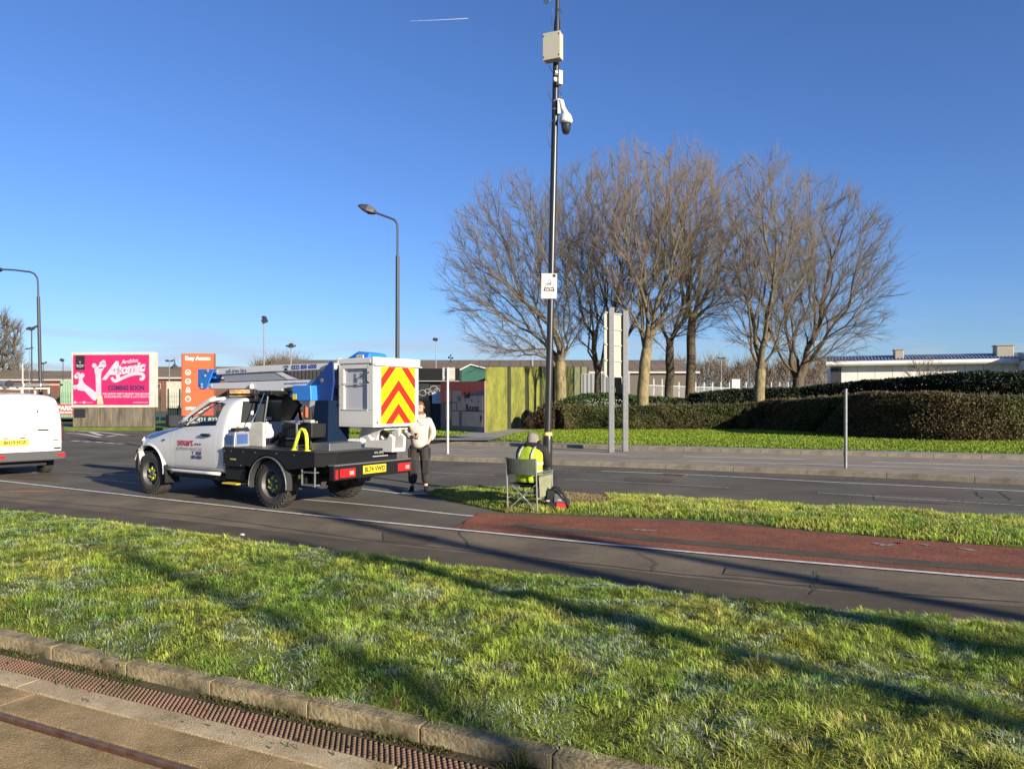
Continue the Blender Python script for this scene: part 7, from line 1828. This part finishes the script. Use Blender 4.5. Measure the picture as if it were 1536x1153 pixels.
v2 = copy_tree(VAN); v2.location = (18.6, 15.6, 0); v2.rotation_euler = (0, 0, math.radians(-27)); v2['label'] = 'white panel van added on the far carriageway out of view for its road shadow'; v2['group'] = 'white vans'; VAN['group'] = 'white vans'  # van copy added out of view to cast a shadow across the road
# ================================================================ PEOPLE
M_skin = mat('skin', (0.55, 0.32, 0.22), 0.55, col2=(.48, .25, .17), nscale=20)
M_hood = mat('hoodie_beige', (0.50, 0.46, 0.41), 0.85, col2=(.40, .37, .33), nscale=9, bump=.5, bscale=18)
M_trou = mat('work_trousers', (0.034, 0.029, 0.029), 0.85, col2=(.02, .018, .018), nscale=8, bump=.5, bscale=20)
M_blk = mat('black_cloth', (0.014, 0.014, 0.015), 0.85, bump=.4, bscale=25)
M_hivest = mat('hivis_vest', (0.42, 0.56, 0.015), 0.7, col2=(.30, .42, .015), nscale=7, bump=.6, bscale=16)
M_refl = mat('reflective_tape', (0.33, 0.34, 0.33), 0.45)
M_hairg = mat('hair_grey', (0.23, 0.205, 0.185), 0.95, col2=(.14, .125, .11), nscale=60)
M_hairb = mat('hair_brown', (0.16, 0.085, 0.045), 0.9, col2=(.10, .05, .03), nscale=60)

def skin(name, verts, edges, radii, m, parent, root=0, sub=2, label=None):
    me = bpy.data.meshes.new(name); me.from_pydata([tuple(v) for v in verts], edges, []); me.update()
    o = bpy.data.objects.new(name, me); COL.objects.link(o); me.materials.append(m)
    if parent is not None: o.parent = parent
    md = o.modifiers.new('skin', 'SKIN'); md.use_smooth_shade = True
    if not me.skin_vertices: me.attributes
    sv = me.skin_vertices[0].data if me.skin_vertices else None
    if sv is None:
        raise RuntimeError('no skin layer')
    for i, r in enumerate(radii):
        sv[i].radius = (r, r) if not isinstance(r, tuple) else r; sv[i].use_root = (i == root)
    s = o.modifiers.new('sub', 'SUBSURF'); s.levels = sub; s.render_levels = sub
    apply_mods(o)
    o.data.polygons.foreach_set('use_smooth', [True] * len(o.data.polygons))
    if not len(o.data.materials): o.data.materials.append(m)
    return o
def chain(lists):
    """lists of (pts, radii, start_index or None)"""
    V = []; E = []; R = []; names = {}
    for nm, pts, rad, att in lists:
        prev = names[att] if att else None
        for p, r in zip(pts, rad):
            V.append(p); R.append(r); i = len(V) - 1
            if prev is not None: E.append((prev, i))
            prev = i
        names[nm] = prev
        for k, (p, r) in enumerate(zip(pts, rad)): names[nm + str(k)] = len(V) - len(pts) + k
    return V, E, R
def head_mesh(b, c, r, M):
    """face: egg head with brow, nose, jaw (forward = -y local)"""
    rings = []
    prof = [(-1.28, .30, .36, .12), (-1.12, .52, .60, .10), (-.85, .66, .78, .06), (-.5, .76, .90, .02), (-.1, .82, .98, 0), (.3, .84, 1.02, -.04), (.65, .74, .92, -.06), (.88, .50, .62, -.07), (.99, .20, .25, -.07)]
    n = 20
    for z, wx_, wy_, fy in prof:
        ring = []
        for k in range(n):
            t = 2 * math.pi * k / n; x = wx_ * math.cos(t); y = wy_ * math.sin(t)
            if y < 0 and -1.3 < z < -.6: y *= 1.02
            ring.append(M @ Vector((x * r, (y - fy) * r, z * r)))
        rings.append(ring)
    b.loft(rings)
def face(root, M, r, nm='head', beard=None, eyes=True):
    b = MB(); head_mesh(b, None, r, M); h = b.build('head', M_skin, root, smooth=True, sub=1)
    b = MB(); b.loft([[M @ Vector((x * r, y * r, z * r)) for x, y, z in q] for q in ([(-.07, -.93, .15), (.07, -.93, .15), (.05, -.90, .2), (-.05, -.9, .2)], [(-.17, -1.0, -.28), (.17, -1.0, -.28), (.09, -1.22, -.22), (-.09, -1.22, -.22)], [(-.12, -.92, -.36), (.12, -.92, -.36), (.06, -1.02, -.38), (-.06, -1.02, -.38)])]); b.build('nose', M_skin, h, smooth=True)
    for s in (-1, 1):
        b = MB(); c_ = M @ Vector((s * .84 * r, .05 * r, -.1 * r)); b.loft([[c_ + Vector((s * dx * r, dy * r, dz * r)) for dx, dy, dz in ((0, -.08, -.22), (.10, 0, -.2), (.12, .1, .15), (0, .1, .2))], [c_ + Vector((s * dx * r, dy * r, dz * r)) for dx, dy, dz in ((0, .06, -.2), (.03, .08, -.18), (.04, .14, .12), (0, .14, .18))]]); b.build('ear', M_skin, h, smooth=True)
        if eyes:
            b = MB(); c_ = M @ Vector((s * .32 * r, -.90 * r, .02 * r)); b.box(c_.x - .10 * r, c_.x + .10 * r, c_.y - .04 * r, c_.y + .02, c_.z - .035 * r, c_.z + .035 * r); b.build('eye', M_ink, h)
            b = MB(); c_ = M @ Vector((s * .34 * r, -.93 * r, .2 * r)); b.box(c_.x - .16 * r, c_.x + .16 * r, c_.y - .03 * r, c_.y + .02, c_.z - .03 * r, c_.z + .03 * r); b.build('eyebrow', M_hairb, h)
    if eyes: b = MB(); c_ = M @ Vector((0, -.90 * r, -.58 * r)); b.box(c_.x - .20 * r, c_.x + .20 * r, c_.y - .04 * r, c_.y + .02, c_.z - .025 * r, c_.z + .025 * r); b.build('mouth', mat('lips', (.35, .12, .10), .6), h)
    return h

def hand(lists, nm, wrist, d, palm_n, thumb_side, s=1.0, curl=.6, att=None):
    """append palm + 5 finger chains to lists; d = finger direction, palm_n = direction the fingers curl to"""
    d = Vector(d).normalized(); pn = Vector(palm_n).normalized(); sd = d.cross(pn).normalized() * thumb_side
    w = Vector(wrist); palm = w + d * .085 * s
    lists.append((nm + 'palm', [w + d * .04 * s, palm - d * .01], [.026 * s, .030 * s], att))
    for i, (off, ln) in enumerate(((-.028, .068), (-.010, .080), (.009, .076), (.027, .060))):
        p0 = palm - sd * off * -1 * -1 * 1.0 if False else palm + sd * (-off) * s
        p1 = p0 + (d * math.cos(curl * .5) + pn * math.sin(curl * .5)) * ln * .45 * s
        p2 = p1 + (d * math.cos(curl * 1.3) + pn * math.sin(curl * 1.3)) * ln * .32 * s
        p3 = p2 + (d * math.cos(curl * 1.9) + pn * math.sin(curl * 1.9)) * ln * .25 * s
        lists.append((nm + 'f%d' % i, [p0, p1, p2, p3], [.0095 * s, .009 * s, .0085 * s, .007 * s], nm + 'palm1'))
    t0 = w + d * .035 * s + sd * .030 * s; t1 = t0 + (d * .7 + sd * .6 + pn * .3).normalized() * .035 * s; t2 = t1 + (d * .9 + pn * .5).normalized() * .028 * s
    lists.append((nm + 'th', [t0, t1, t2], [.012 * s, .010 * s, .009 * s], nm + 'palm0'))

# ---------- standing man, facing the viewer (local -y = forward)
PS = thing('person', 'man in beige hoodie and dark work trousers standing behind the lift basket', 'person', (WX(629, 14.35), 14.35, 0.02), math.radians(4))
SC = 1.655 / 1.75
def v(x, y, z): return Vector((x * SC, y * SC, z * SC))
# viewer's right = +x local
Lk = []
Lk.append(('hip', [v(0, 0, .93)], [(.085, .075)], None))
Lk.append(('spine', [v(0, .0, 1.08), v(0, -.01, 1.25), v(0, .0, 1.38), v(0, 0, 1.46), v(0, -.01, 1.54)], [(.10, .08), (.11, .085), (.11, .08), .062, .055], 'hip0'))
for s in (1, -1):
    Lk.append(('leg%d' % s, [v(s * .095, 0, .86), v(s * .11, -.02, .50), v(s * .125, .02, .10)], [.082, .055, .040], 'hip0'))
    Lk.append(('foot%d' % s, [v(s * .13, -.02, .045), v(s * .15, -.15, .03)], [.038, .03], 'leg%d' % s))
# arms: +x side: elbow out, hand to hip pocket ; -x side: forearm forward holding phone
Lk.append(('armA', [v(.19, 0, 1.37), v(.265, .05, 1.12), v(.185, -.02, .96)], [.055, .043, .028], 'spine2'))
hand(Lk, 'hA', v(.175, -.03, .945), (-.35, -.2, -.9), (-.8, -.4, 0), 1, SC, .4, 'armA')
Lk.append(('armB', [v(-.19, 0, 1.37), v(-.235, .02, 1.11), v(-.12, -.22, 1.06)], [.055, .043, .028], 'spine2'))
hand(Lk, 'hB', v(-.10, -.245, 1.06), (.7, -.6, .1), (0, .3, 1), 1, SC, .8, 'armB')
V_, E_, R_ = chain(Lk)
body = skin('body', V_, E_, R_, M_skin, PS, 0)
hM = Matrix.Translation(v(0.0, -.02, 1.645)) @ Matrix.Rotation(math.radians(12), 4, 'X') @ Matrix.Rotation(math.radians(-6), 4, 'Z')
hd_ = face(PS, hM, .107 * SC)
b = MB(); head_mesh(b, None, .1125 * SC, hM)
hb = b.build('hair', M_hairb, PS, smooth=True, sub=1); apply_mods(hb)
cut(hb, [MB().add([hM @ Vector(p) for p in [(-.2, -.2, -.3), (.2, -.2, -.3), (.2, -.045, -.3), (-.2, .0, -.3), (-.2, -.2, .058), (.2, -.2, .058), (.2, -.03, .045), (-.2, -.03, .045)]], [(0, 3, 2, 1), (4, 5, 6, 7), (0, 1, 5, 4), (1, 2, 6, 5), (2, 3, 7, 6), (3, 0, 4, 7)]), MB().add([hM @ Vector(p) for p in [(-.2, -.3, -.3), (.2, -.3, -.3), (.2, .3, -.3), (-.2, .3, -.3), (-.2, -.3, -.02), (.2, -.3, -.02), (.2, .3, -.06), (-.2, .3, -.06)]], [(0, 3, 2, 1), (4, 5, 6, 7), (0, 1, 5, 4), (1, 2, 6, 5), (2, 3, 7, 6), (3, 0, 4, 7)])])
# beard shadow
b = MB(); b.loft([[hM @ Vector((x * .107, y * .107, z * .107)) for x, y, z in [(w_ * math.sin(a), -dpt * math.cos(a), z) for a in np.linspace(-1.35, 1.35, 9)]] for z, w_, dpt in ((-.62, .80, .93), (-.85, .74, .86), (-1.12, .60, .72), (-1.30, .30, .45))], cap=False, closed=False)
bd_ = b.build('beard', mat('beard_reddish', (.20, .09, .045), .95), PS, smooth=True)
sol = bd_.modifiers.new('s', 'SOLIDIFY'); sol.thickness = .006
# hoodie
Lk = [('t', [v(0, .0, .80), v(0, 0, .99), v(0, -.01, 1.14), v(0, -.01, 1.28), v(0, .0, 1.40), v(0, .0, 1.475)], [(.150, .13), (.178, .145), (.182, .148), (.188, .145), (.165, .125), (.085, .085)], None),
      ('aA', [v(.20, 0, 1.375), v(.245, .03, 1.24), v(.275, .05, 1.12), v(.245, .02, 1.04), v(.205, -.01, .985)], [.080, .070, .068, .060, .046], 't3'),
      ('aB', [v(-.20, 0, 1.375), v(-.235, .01, 1.24), v(-.25, .02, 1.11), v(-.20, -.11, 1.075), v(-.15, -.19, 1.06)], [.080, .070, .068, .058, .046], 't3')]
V_, E_, R_ = chain(Lk); hood = skin('hoodie', V_, E_, R_, M_hood, PS, 0)
b = MB(); b.tube([v(.10 * math.cos(t), .02 + .085 * math.sin(t), 1.475 + .03 * math.sin(t)) for t in np.linspace(0, 6.283, 17)[:-1]], .030 * SC, 8, closed=True); b.loft([[v(x, .10, 1.50) for x in (-.09, .0, .09)], [v(x, .15, 1.42) for x in (-.11, 0, .11)], [v(x, .13, 1.33) for x in (-.07, 0, .07)]], cap=False, closed=False); b.build('hood', M_hood, PS, smooth=True)
text('outdoor', .055, M_sgrey, PS, frame(v(.02, -.153, 1.30), (1, 0, 0), (0, 0.1, 1)), bold=.002, depth=.002) if False else None
b = MB(); b.box(-.075, .09, -.150, -.140, 1.225, 1.240); b.box(-.02, .05, -.150, -.140, 1.262, 1.273); b.build('chest_print', M_sgrey, PS)
# trousers
Lk = [('w', [v(0, 0, .95)], [(.150, .118)], None)]
for s in (1, -1): Lk.append(('l%d' % s, [v(s * .095, 0, .84), v(s * .112, -.01, .66), v(s * .12, -.025, .50), v(s * .13, .0, .30), v(s * .135, .01, .115)], [.112, .106, .098, .090, .094], 'w0'))
V_, E_, R_ = chain(Lk); skin('trousers', V_, E_, R_, M_trou, PS, 0)
for s in (1, -1):
    b = MB(); q = v(s * .19, -.01, .74); b.box(q.x - .03, q.x + .03, q.y - .07, q.y + .08, q.z - .10, q.z + .09); b.build('cargo_pocket', M_blk, PS, bevel=.02)
    b = MB(); q = v(s * .122, -.105, .47); b.box(q.x - .06, q.x + .06, q.y - .012, q.y + .02, q.z - .13, q.z + .13); b.build('knee_patch', M_blk, PS, bevel=.02)
    b = MB(); q = v(s * .14, -.06, 0); b.loft([[(q.x + x, q.y + .13 * SC, z) for x, z in ((-.04, 0), (.04, 0), (.035, .09), (-.035, .09))], [(q.x + x, q.y - .02, z) for x, z in ((-.045, 0), (.045, 0), (.035, .085), (-.035, .085))], [(q.x + x + s * .01, q.y - .12, z) for x, z in ((-.048, 0), (.048, 0), (.035, .05), (-.035, .05))], [(q.x + x + s * .02, q.y - .17, z) for x, z in ((-.03, 0), (.03, 0), (.02, .025), (-.02, .025))]]); b.build('shoe', M_blk, PS, smooth=50, bevel=.008)
ph = thing('phone', 'small dark handset held in the standing man\'s hand', 'phone', (0, 0, 0)); ph.matrix_world = PS.matrix_basis.copy() @ Matrix.Translation(v(-.05, -.285, 1.075)) @ Matrix.Rotation(.5, 4, 'X')
b = MB(); b.box(-.035, .035, -.005, .005, -.06, .07); b.build('case', M_ink, ph, bevel=.004)
b = MB(); b.box(-.031, .031, .0051, .006, -.055, .065); b.build('screen', M_glassdk, ph)

# ---------- camping chair
CH = thing('camping_chair', 'grey green folding camping chair seen from behind with side pocket', 'chair', (.28, 11.885, 0.012), math.radians(60.4))
# local x = forward, y = left ; half width .255, half depth .25
hw_, hd2 = .255, .25; M_ctube = mat('chair_tube', (.50, .51, .50), .35, .7); M_canvas = mat('chair_canvas', (.085, .105, .075), .8, col2=(.06, .075, .055), nscale=6, bump=.4, bscale=30); M_olive = mat('chair_pocket', (.21, .22, .14), .85, col2=(.16, .165, .10), nscale=9)
for s in (1, -1):
    b = MB(); b.tube([(-hd2, s * hw_, 0), (-hd2 - .02, s * hw_, .40), (-hd2 - .05, s * hw_, .80)], .011, 8); b.build('rear_leg', M_ctube, CH, smooth=40)
    b = MB(); b.tube([(hd2, s * hw_, 0), (hd2, s * hw_, .59)], .011, 8); b.build('front_leg', M_ctube, CH, smooth=40)
    b = MB(); b.tube([(-hd2 - .02, s * hw_, .585), (hd2 + .02, s * hw_, .60)], .014, 8); b.build('armrest', M_canvas, CH)
    b = MB(); b.tube([(-hd2, s * hw_, .015), (-hd2 + .02, -s * (hw_ - .03), .42)], .0095, 8); b.build('cross_brace', M_ctube, CH)
    b = MB(); b.tube([(hd2, s * hw_, .02), (hd2 - .02, -s * (hw_ - .03), .42)], .0095, 8); b.build('cross_brace', M_ctube, CH)
    b = MB(); b.tube([(-hd2, s * (hw_ - .005), .20), (hd2, s * (hw_ - .005), .21)], .008, 6); b.build('side_rail', M_ctube, CH)
b = MB(); rings = []
for y in np.linspace(-hw_ - .012, hw_ + .012, 11):
    k = 1 - (y / hw_) ** 2; rings.append([(-hd2 - .035 - .045 * k, y, .555 + .01 * k), (-hd2 - .045 - .05 * k, y, .68), (-hd2 - .06 - .03 * k, y, .815 - .015 * k), (-hd2 - .048 - .03 * k, y, .815 - .015 * k), (-hd2 - .033 - .05 * k, y, .68), (-hd2 - .023 - .045 * k, y, .555 + .01 * k)])
b.loft(rings); b.build('backrest', M_canvas, CH, smooth=50)
b = MB(); rings = []
for y in np.linspace(-hw_ + .02, hw_ - .02, 9):
    k = 1 - (y / hw_) ** 2; rings.append([(-hd2, y, .435 - .03 * k), (0, y, .42 - .05 * k), (hd2 - .02, y, .435 - .02 * k), (hd2 - .02, y, .425 - .02 * k), (0, y, .41 - .05 * k), (-hd2, y, .425 - .03 * k)])
b.loft(rings); b.build('seat', M_blk, CH, smooth=50)
b = MB(); b.prism([(-hd2 + .02, .57), (hd2 - .03, .58), (hd2 - .08, .24), (-hd2 + .06, .22)], 'y', -hw_ - .02, -hw_ - .008); pk_ = b.build('side_pocket', M_olive, CH, bevel=.004)
b = MB(); b.prism([(-hd2 + .02, .53), (hd2 - .03, .54), (hd2 - .03, .58), (-hd2 + .02, .57)], 'y', -hw_ - .024, -hw_ - .0205); b.build('pocket_trim', M_canvas, pk_)
# ---------- seated man (local x forward, y left)
PM = thing('person', 'man in yellow high visibility vest sitting in the camping chair with his back turned', 'person', (.30, 11.90, 0.012), math.radians(60.4))
Lk = [('p', [Vector((-.02, 0, .50))], [(.12, .14)], None),
      ('s', [Vector((-.06, 0, .64)), Vector((-.04, -.01, .80)), Vector((.0, -.01, .92)), Vector((.04, .01, .97)), Vector((.08, .02, 1.02))], [(.11, .14), (.12, .16), (.10, .14), .06, .055], 'p')]
for s in (1, -1):
    Lk.append(('l%d' % s, [Vector((.12, s * .10, .50)), Vector((.46, s * .13, .50)), Vector((.44, s * .12, .10))], [.085, .062, .042], 'p'))
    Lk.append(('f%d' % s, [Vector((.47, s * .12, .045)), Vector((.58, s * .13, .035))], [.04, .032], 'l%d' % s))
Lk.append(('aR', [Vector((.0, -.21, .93)), Vector((.06, -.25, .70)), Vector((.25, -.08, .80))], [.055, .045, .030], 's2'))
hand(Lk, 'hR', (.27, -.06, .81), (.8, .5, .3), (0, .2, -1), 1, 1, .7, 'aR')
Lk.append(('aL', [Vector((.0, .19, .93)), Vector((.08, .25, .70)), Vector((.30, .16, .66))], [.055, .045, .030], 's2'))
hand(Lk, 'hL', (.325, .15, .655), (1, -.2, 0), (0, 0, -1), -1, 1, .7, 'aL')
V_, E_, R_ = chain(Lk); skin('body', V_, E_, R_, M_skin, PM, 0)
hM = Matrix.Translation((.10, .03, 1.075)) @ Matrix.Rotation(math.radians(90 - 18), 4, 'Z') @ Matrix.Rotation(math.radians(22), 4, 'X')
hd_ = face(PM, hM, .100, eyes=True)
b = MB(); head_mesh(b, None, .1055, hM); hb = b.build('hair', M_hairg, PM, smooth=True, sub=1); apply_mods(hb)
cut(hb, [MB().add([hM @ Vector(p) for p in [(-.2, -.2, -.3), (.2, -.2, -.3), (.2, .01, -.3), (-.2, .01, -.3), (-.2, -.2, .055), (.2, -.2, .055), (.2, -.02, .03), (-.2, -.02, .03)]], [(0, 3, 2, 1), (4, 5, 6, 7), (0, 1, 5, 4), (1, 2, 6, 5), (2, 3, 7, 6), (3, 0, 4, 7)]), MB().add([hM @ Vector(p) for p in [(-.2, -.3, -.3), (.2, -.3, -.3), (.2, .3, -.3), (-.2, .3, -.3), (-.2, -.3, -.08), (.2, -.3, -.08), (.2, .3, -.08), (-.2, .3, -.08)]], [(0, 3, 2, 1), (4, 5, 6, 7), (0, 1, 5, 4), (1, 2, 6, 5), (2, 3, 7, 6), (3, 0, 4, 7)])])
# black hoodie under vest (sleeves, collar), trousers
Lk = [('t', [Vector((-.06, 0, .58)), Vector((-.05, -.01, .80)), Vector((-.005, -.02, .93)), Vector((.04, -.02, 1.0))], [(.125, .155), (.135, .175), (.115, .16), .085], None),
      ('aR', [Vector((.0, -.215, .925)), Vector((.03, -.26, .80)), Vector((.06, -.255, .69)), Vector((.15, -.18, .74)), Vector((.24, -.09, .795))], [.080, .072, .070, .055, .045], 't2'),
      ('aL', [Vector((.0, .195, .925)), Vector((.04, .235, .80)), Vector((.08, .255, .69)), Vector((.19, .21, .67)), Vector((.29, .165, .66))], [.075, .065, .064, .055, .045], 't2')]
V_, E_, R_ = chain(Lk); skin('hoodie', V_, E_, R_, M_blk, PM, 0)
b = MB()
for k, (r1, zz, tx) in enumerate(((.125, .955, .035), (.115, .99, .045))):
    b.tube([(tx + r1 * .85 * math.cos(t), .01 + r1 * math.sin(t), zz + .045 * math.cos(t)) for t in np.linspace(0, 6.283, 17)[:-1]], .034, 8, closed=True)
b.build('hood_collar', M_blk, PM, smooth=True)
Lk = [('w', [Vector((-.02, 0, .50))], [(.15, .19)], None)]
for s in (1, -1): Lk.append(('l%d' % s, [Vector((.14, s * .11, .515)), Vector((.32, s * .125, .53)), Vector((.47, s * .135, .50)), Vector((.46, s * .13, .32)), Vector((.45, s * .125, .10))], [.10, .09, .082, .075, .072], 'w'))
V_, E_, R_ = chain(Lk); skin('trousers', V_, E_, R_, M_blk, PM, 0)
for s in (1, -1):
    b = MB(); b.loft([[(.38, s * .125 + y, z) for y, z in ((-.04, 0), (.04, 0), (.035, .10), (-.035, .10))], [(.50, s * .125 + y, z) for y, z in ((-.045, 0), (.045, 0), (.035, .085), (-.035, .085))], [(.62, s * .13 + y, z) for y, z in ((-.045, 0), (.045, 0), (.03, .05), (-.03, .05))], [(.67, s * .13 + y, z) for y, z in ((-.025, 0), (.025, 0), (.02, .025), (-.02, .025))]]); b.build('shoe', M_blk, PM, smooth=50)
# vest: loft of rounded rings
def vring(x, y, z, rx, ry, n=24, tilt=.25, fx=1.0):
    return [Vector((x + rx * math.cos(t) + 0, y + ry * (abs(math.sin(t)) ** .8) * (1 if math.sin(t) > 0 else -1), z + tilt * rx * math.cos(t) * -1 * 0)) for t in np.linspace(0, 2 * math.pi, n + 1)[:-1]]
VR = [(-.07, 0, .44, .185, .215), (-.075, 0, .52, .180, .212), (-.075, 0, .64, .165, .205), (-.065, -.005, .76, .168, .212), (-.045, -.01, .86, .160, .218), (-.02, -.015, .93, .140, .205), (.01, -.02, .975, .115, .150), (.03, -.02, .995, .100, .11)]
b = MB(); rings = [vring(*r) for r in VR]
rrn = random.Random(4)
for i, rg in enumerate(rings):
    for k, p in enumerate(rg):
        if 0 < i < 7: p.x += .012 * math.sin(k * 1.9 + i * 1.3); p.y += .008 * math.sin(k * 2.3 + i * 2.1)
b.loft(rings, cap=False); vest = b.build('vest', M_hivest, PM, smooth=True, sub=1)
sol = vest.modifiers.new('s', 'SOLIDIFY'); sol.thickness = .006; sol.offset = -1
def band(i0, f0, f1, grow=.006):
    """horizontal reflective band between vest heights"""
    def at(z):
        for a_, c_ in zip(VR[:-1], VR[1:]):
            if a_[2] <= z <= c_[2]:
                t = (z - a_[2]) / (c_[2] - a_[2]); return [a_[j] + (c_[j] - a_[j]) * t for j in range(5)]
    b = MB(); rs_ = []
    for z in (f0, f1):
        q = at(z); q[3] += grow; q[4] += grow; rs_.append(vring(*q))
    b.loft(rs_, cap=False); o = b.build('reflective_band', M_refl, PM, smooth=True)
band(0, .70, .745, .012); band(0, .575, .62, .012)
for sy in (-.09, .13):     # vertical braces over the shoulders, on the back
    b = MB(); pts_a = []; 
    for (x, y, z, rx, ry) in VR[3:]:
        t = sy / (ry + .02); t = max(-.95, min(.95, t)); xx = x - (rx + .010) * math.sqrt(1 - t * t); pts_a.append([(xx, y + sy - .022, z), (xx, y + sy + .022, z)])
    vs = [p for q in pts_a for p in q]; b.add(vs, [(2 * i, 2 * i + 1, 2 * i + 3, 2 * i + 2) for i in range(len(pts_a) - 1)]); o = b.build('reflective_brace', M_refl, PM, smooth=True)
    sol = o.modifiers.new('s', 'SOLIDIFY'); sol.thickness = .006

# ---------- tool bag
BG = thing('tool_bag', 'black and red tool bag standing on the grass beside the camping chair', 'bag', (WX(838, 11.75), 11.75, 0.012), math.radians(-12))
b = MB(); b.loft([[(-.19, y, z) for y, z in ((-.10, 0), (.10, 0), (.07, .22), (-.07, .22))], [(-.16, y, z) for y, z in ((-.11, 0), (.11, 0), (.06, .33), (-.06, .33))], [(.05, y, z) for y, z in ((-.12, 0), (.12, 0), (.05, .30), (-.05, .30))], [(.16, y, z) for y, z in ((-.11, 0), (.11, 0), (.07, .15), (-.07, .15))]]); b.build('bag_body', M_blk, BG, bevel=.02)
b = MB(); b.loft([[(-.02, -.125, .06), (.17, -.118, .05), (.165, -.10, .13), (-.02, -.105, .14)], [(-.02, -.105, .06), (.17, -.10, .05), (.16, -.085, .13), (-.02, -.09, .14)]]); b.build('red_pocket', mat('bag_red', (.40, .02, .03), .6), BG, bevel=.006)
b = MB(); b.loft([[(-.05, -.117, .15), (.12, -.112, .14), (.06, -.07, .26), (-.05, -.072, .27)], [(-.05, -.11, .15), (.12, -.10, .14), (.06, -.06, .26), (-.05, -.06, .27)]]); b.build('grey_panel', mat('bag_grey', (.09, .09, .095), .6), BG)
b = MB(); b.box(.0, .055, -.107, -.098, .165, .19); b.box(-.17, -.12, -.115, -.10, .15, .175); b.build('bag_badge', M_ltgrey, BG)
b = MB(); b.tube([(-.13, -.05, .31), (-.08, -.05, .37), (.02, -.04, .36), (.07, -.05, .27)], .012, 8); b.build('handle', M_blk, BG, smooth=True)
b = MB(); b.tube([(-.12, -.04, .33), (-.02, -.08, .36), (.08, -.12, .28), (.17, -.13, .13), (.16, -.12, .05)], .010, 6); b.build('shoulder_strap', M_blk, BG, smooth=True)
b = MB()
for k, (x, y) in enumerate([(-.20, -.03), (-.215, .02), (-.18, .05), (-.23, -.06)]): b.tube([(x, y, .18), (x - .01, y, .34 + .02 * k)], .016, 8)
b.build('tool_handles', M_trim, BG, smooth=40)
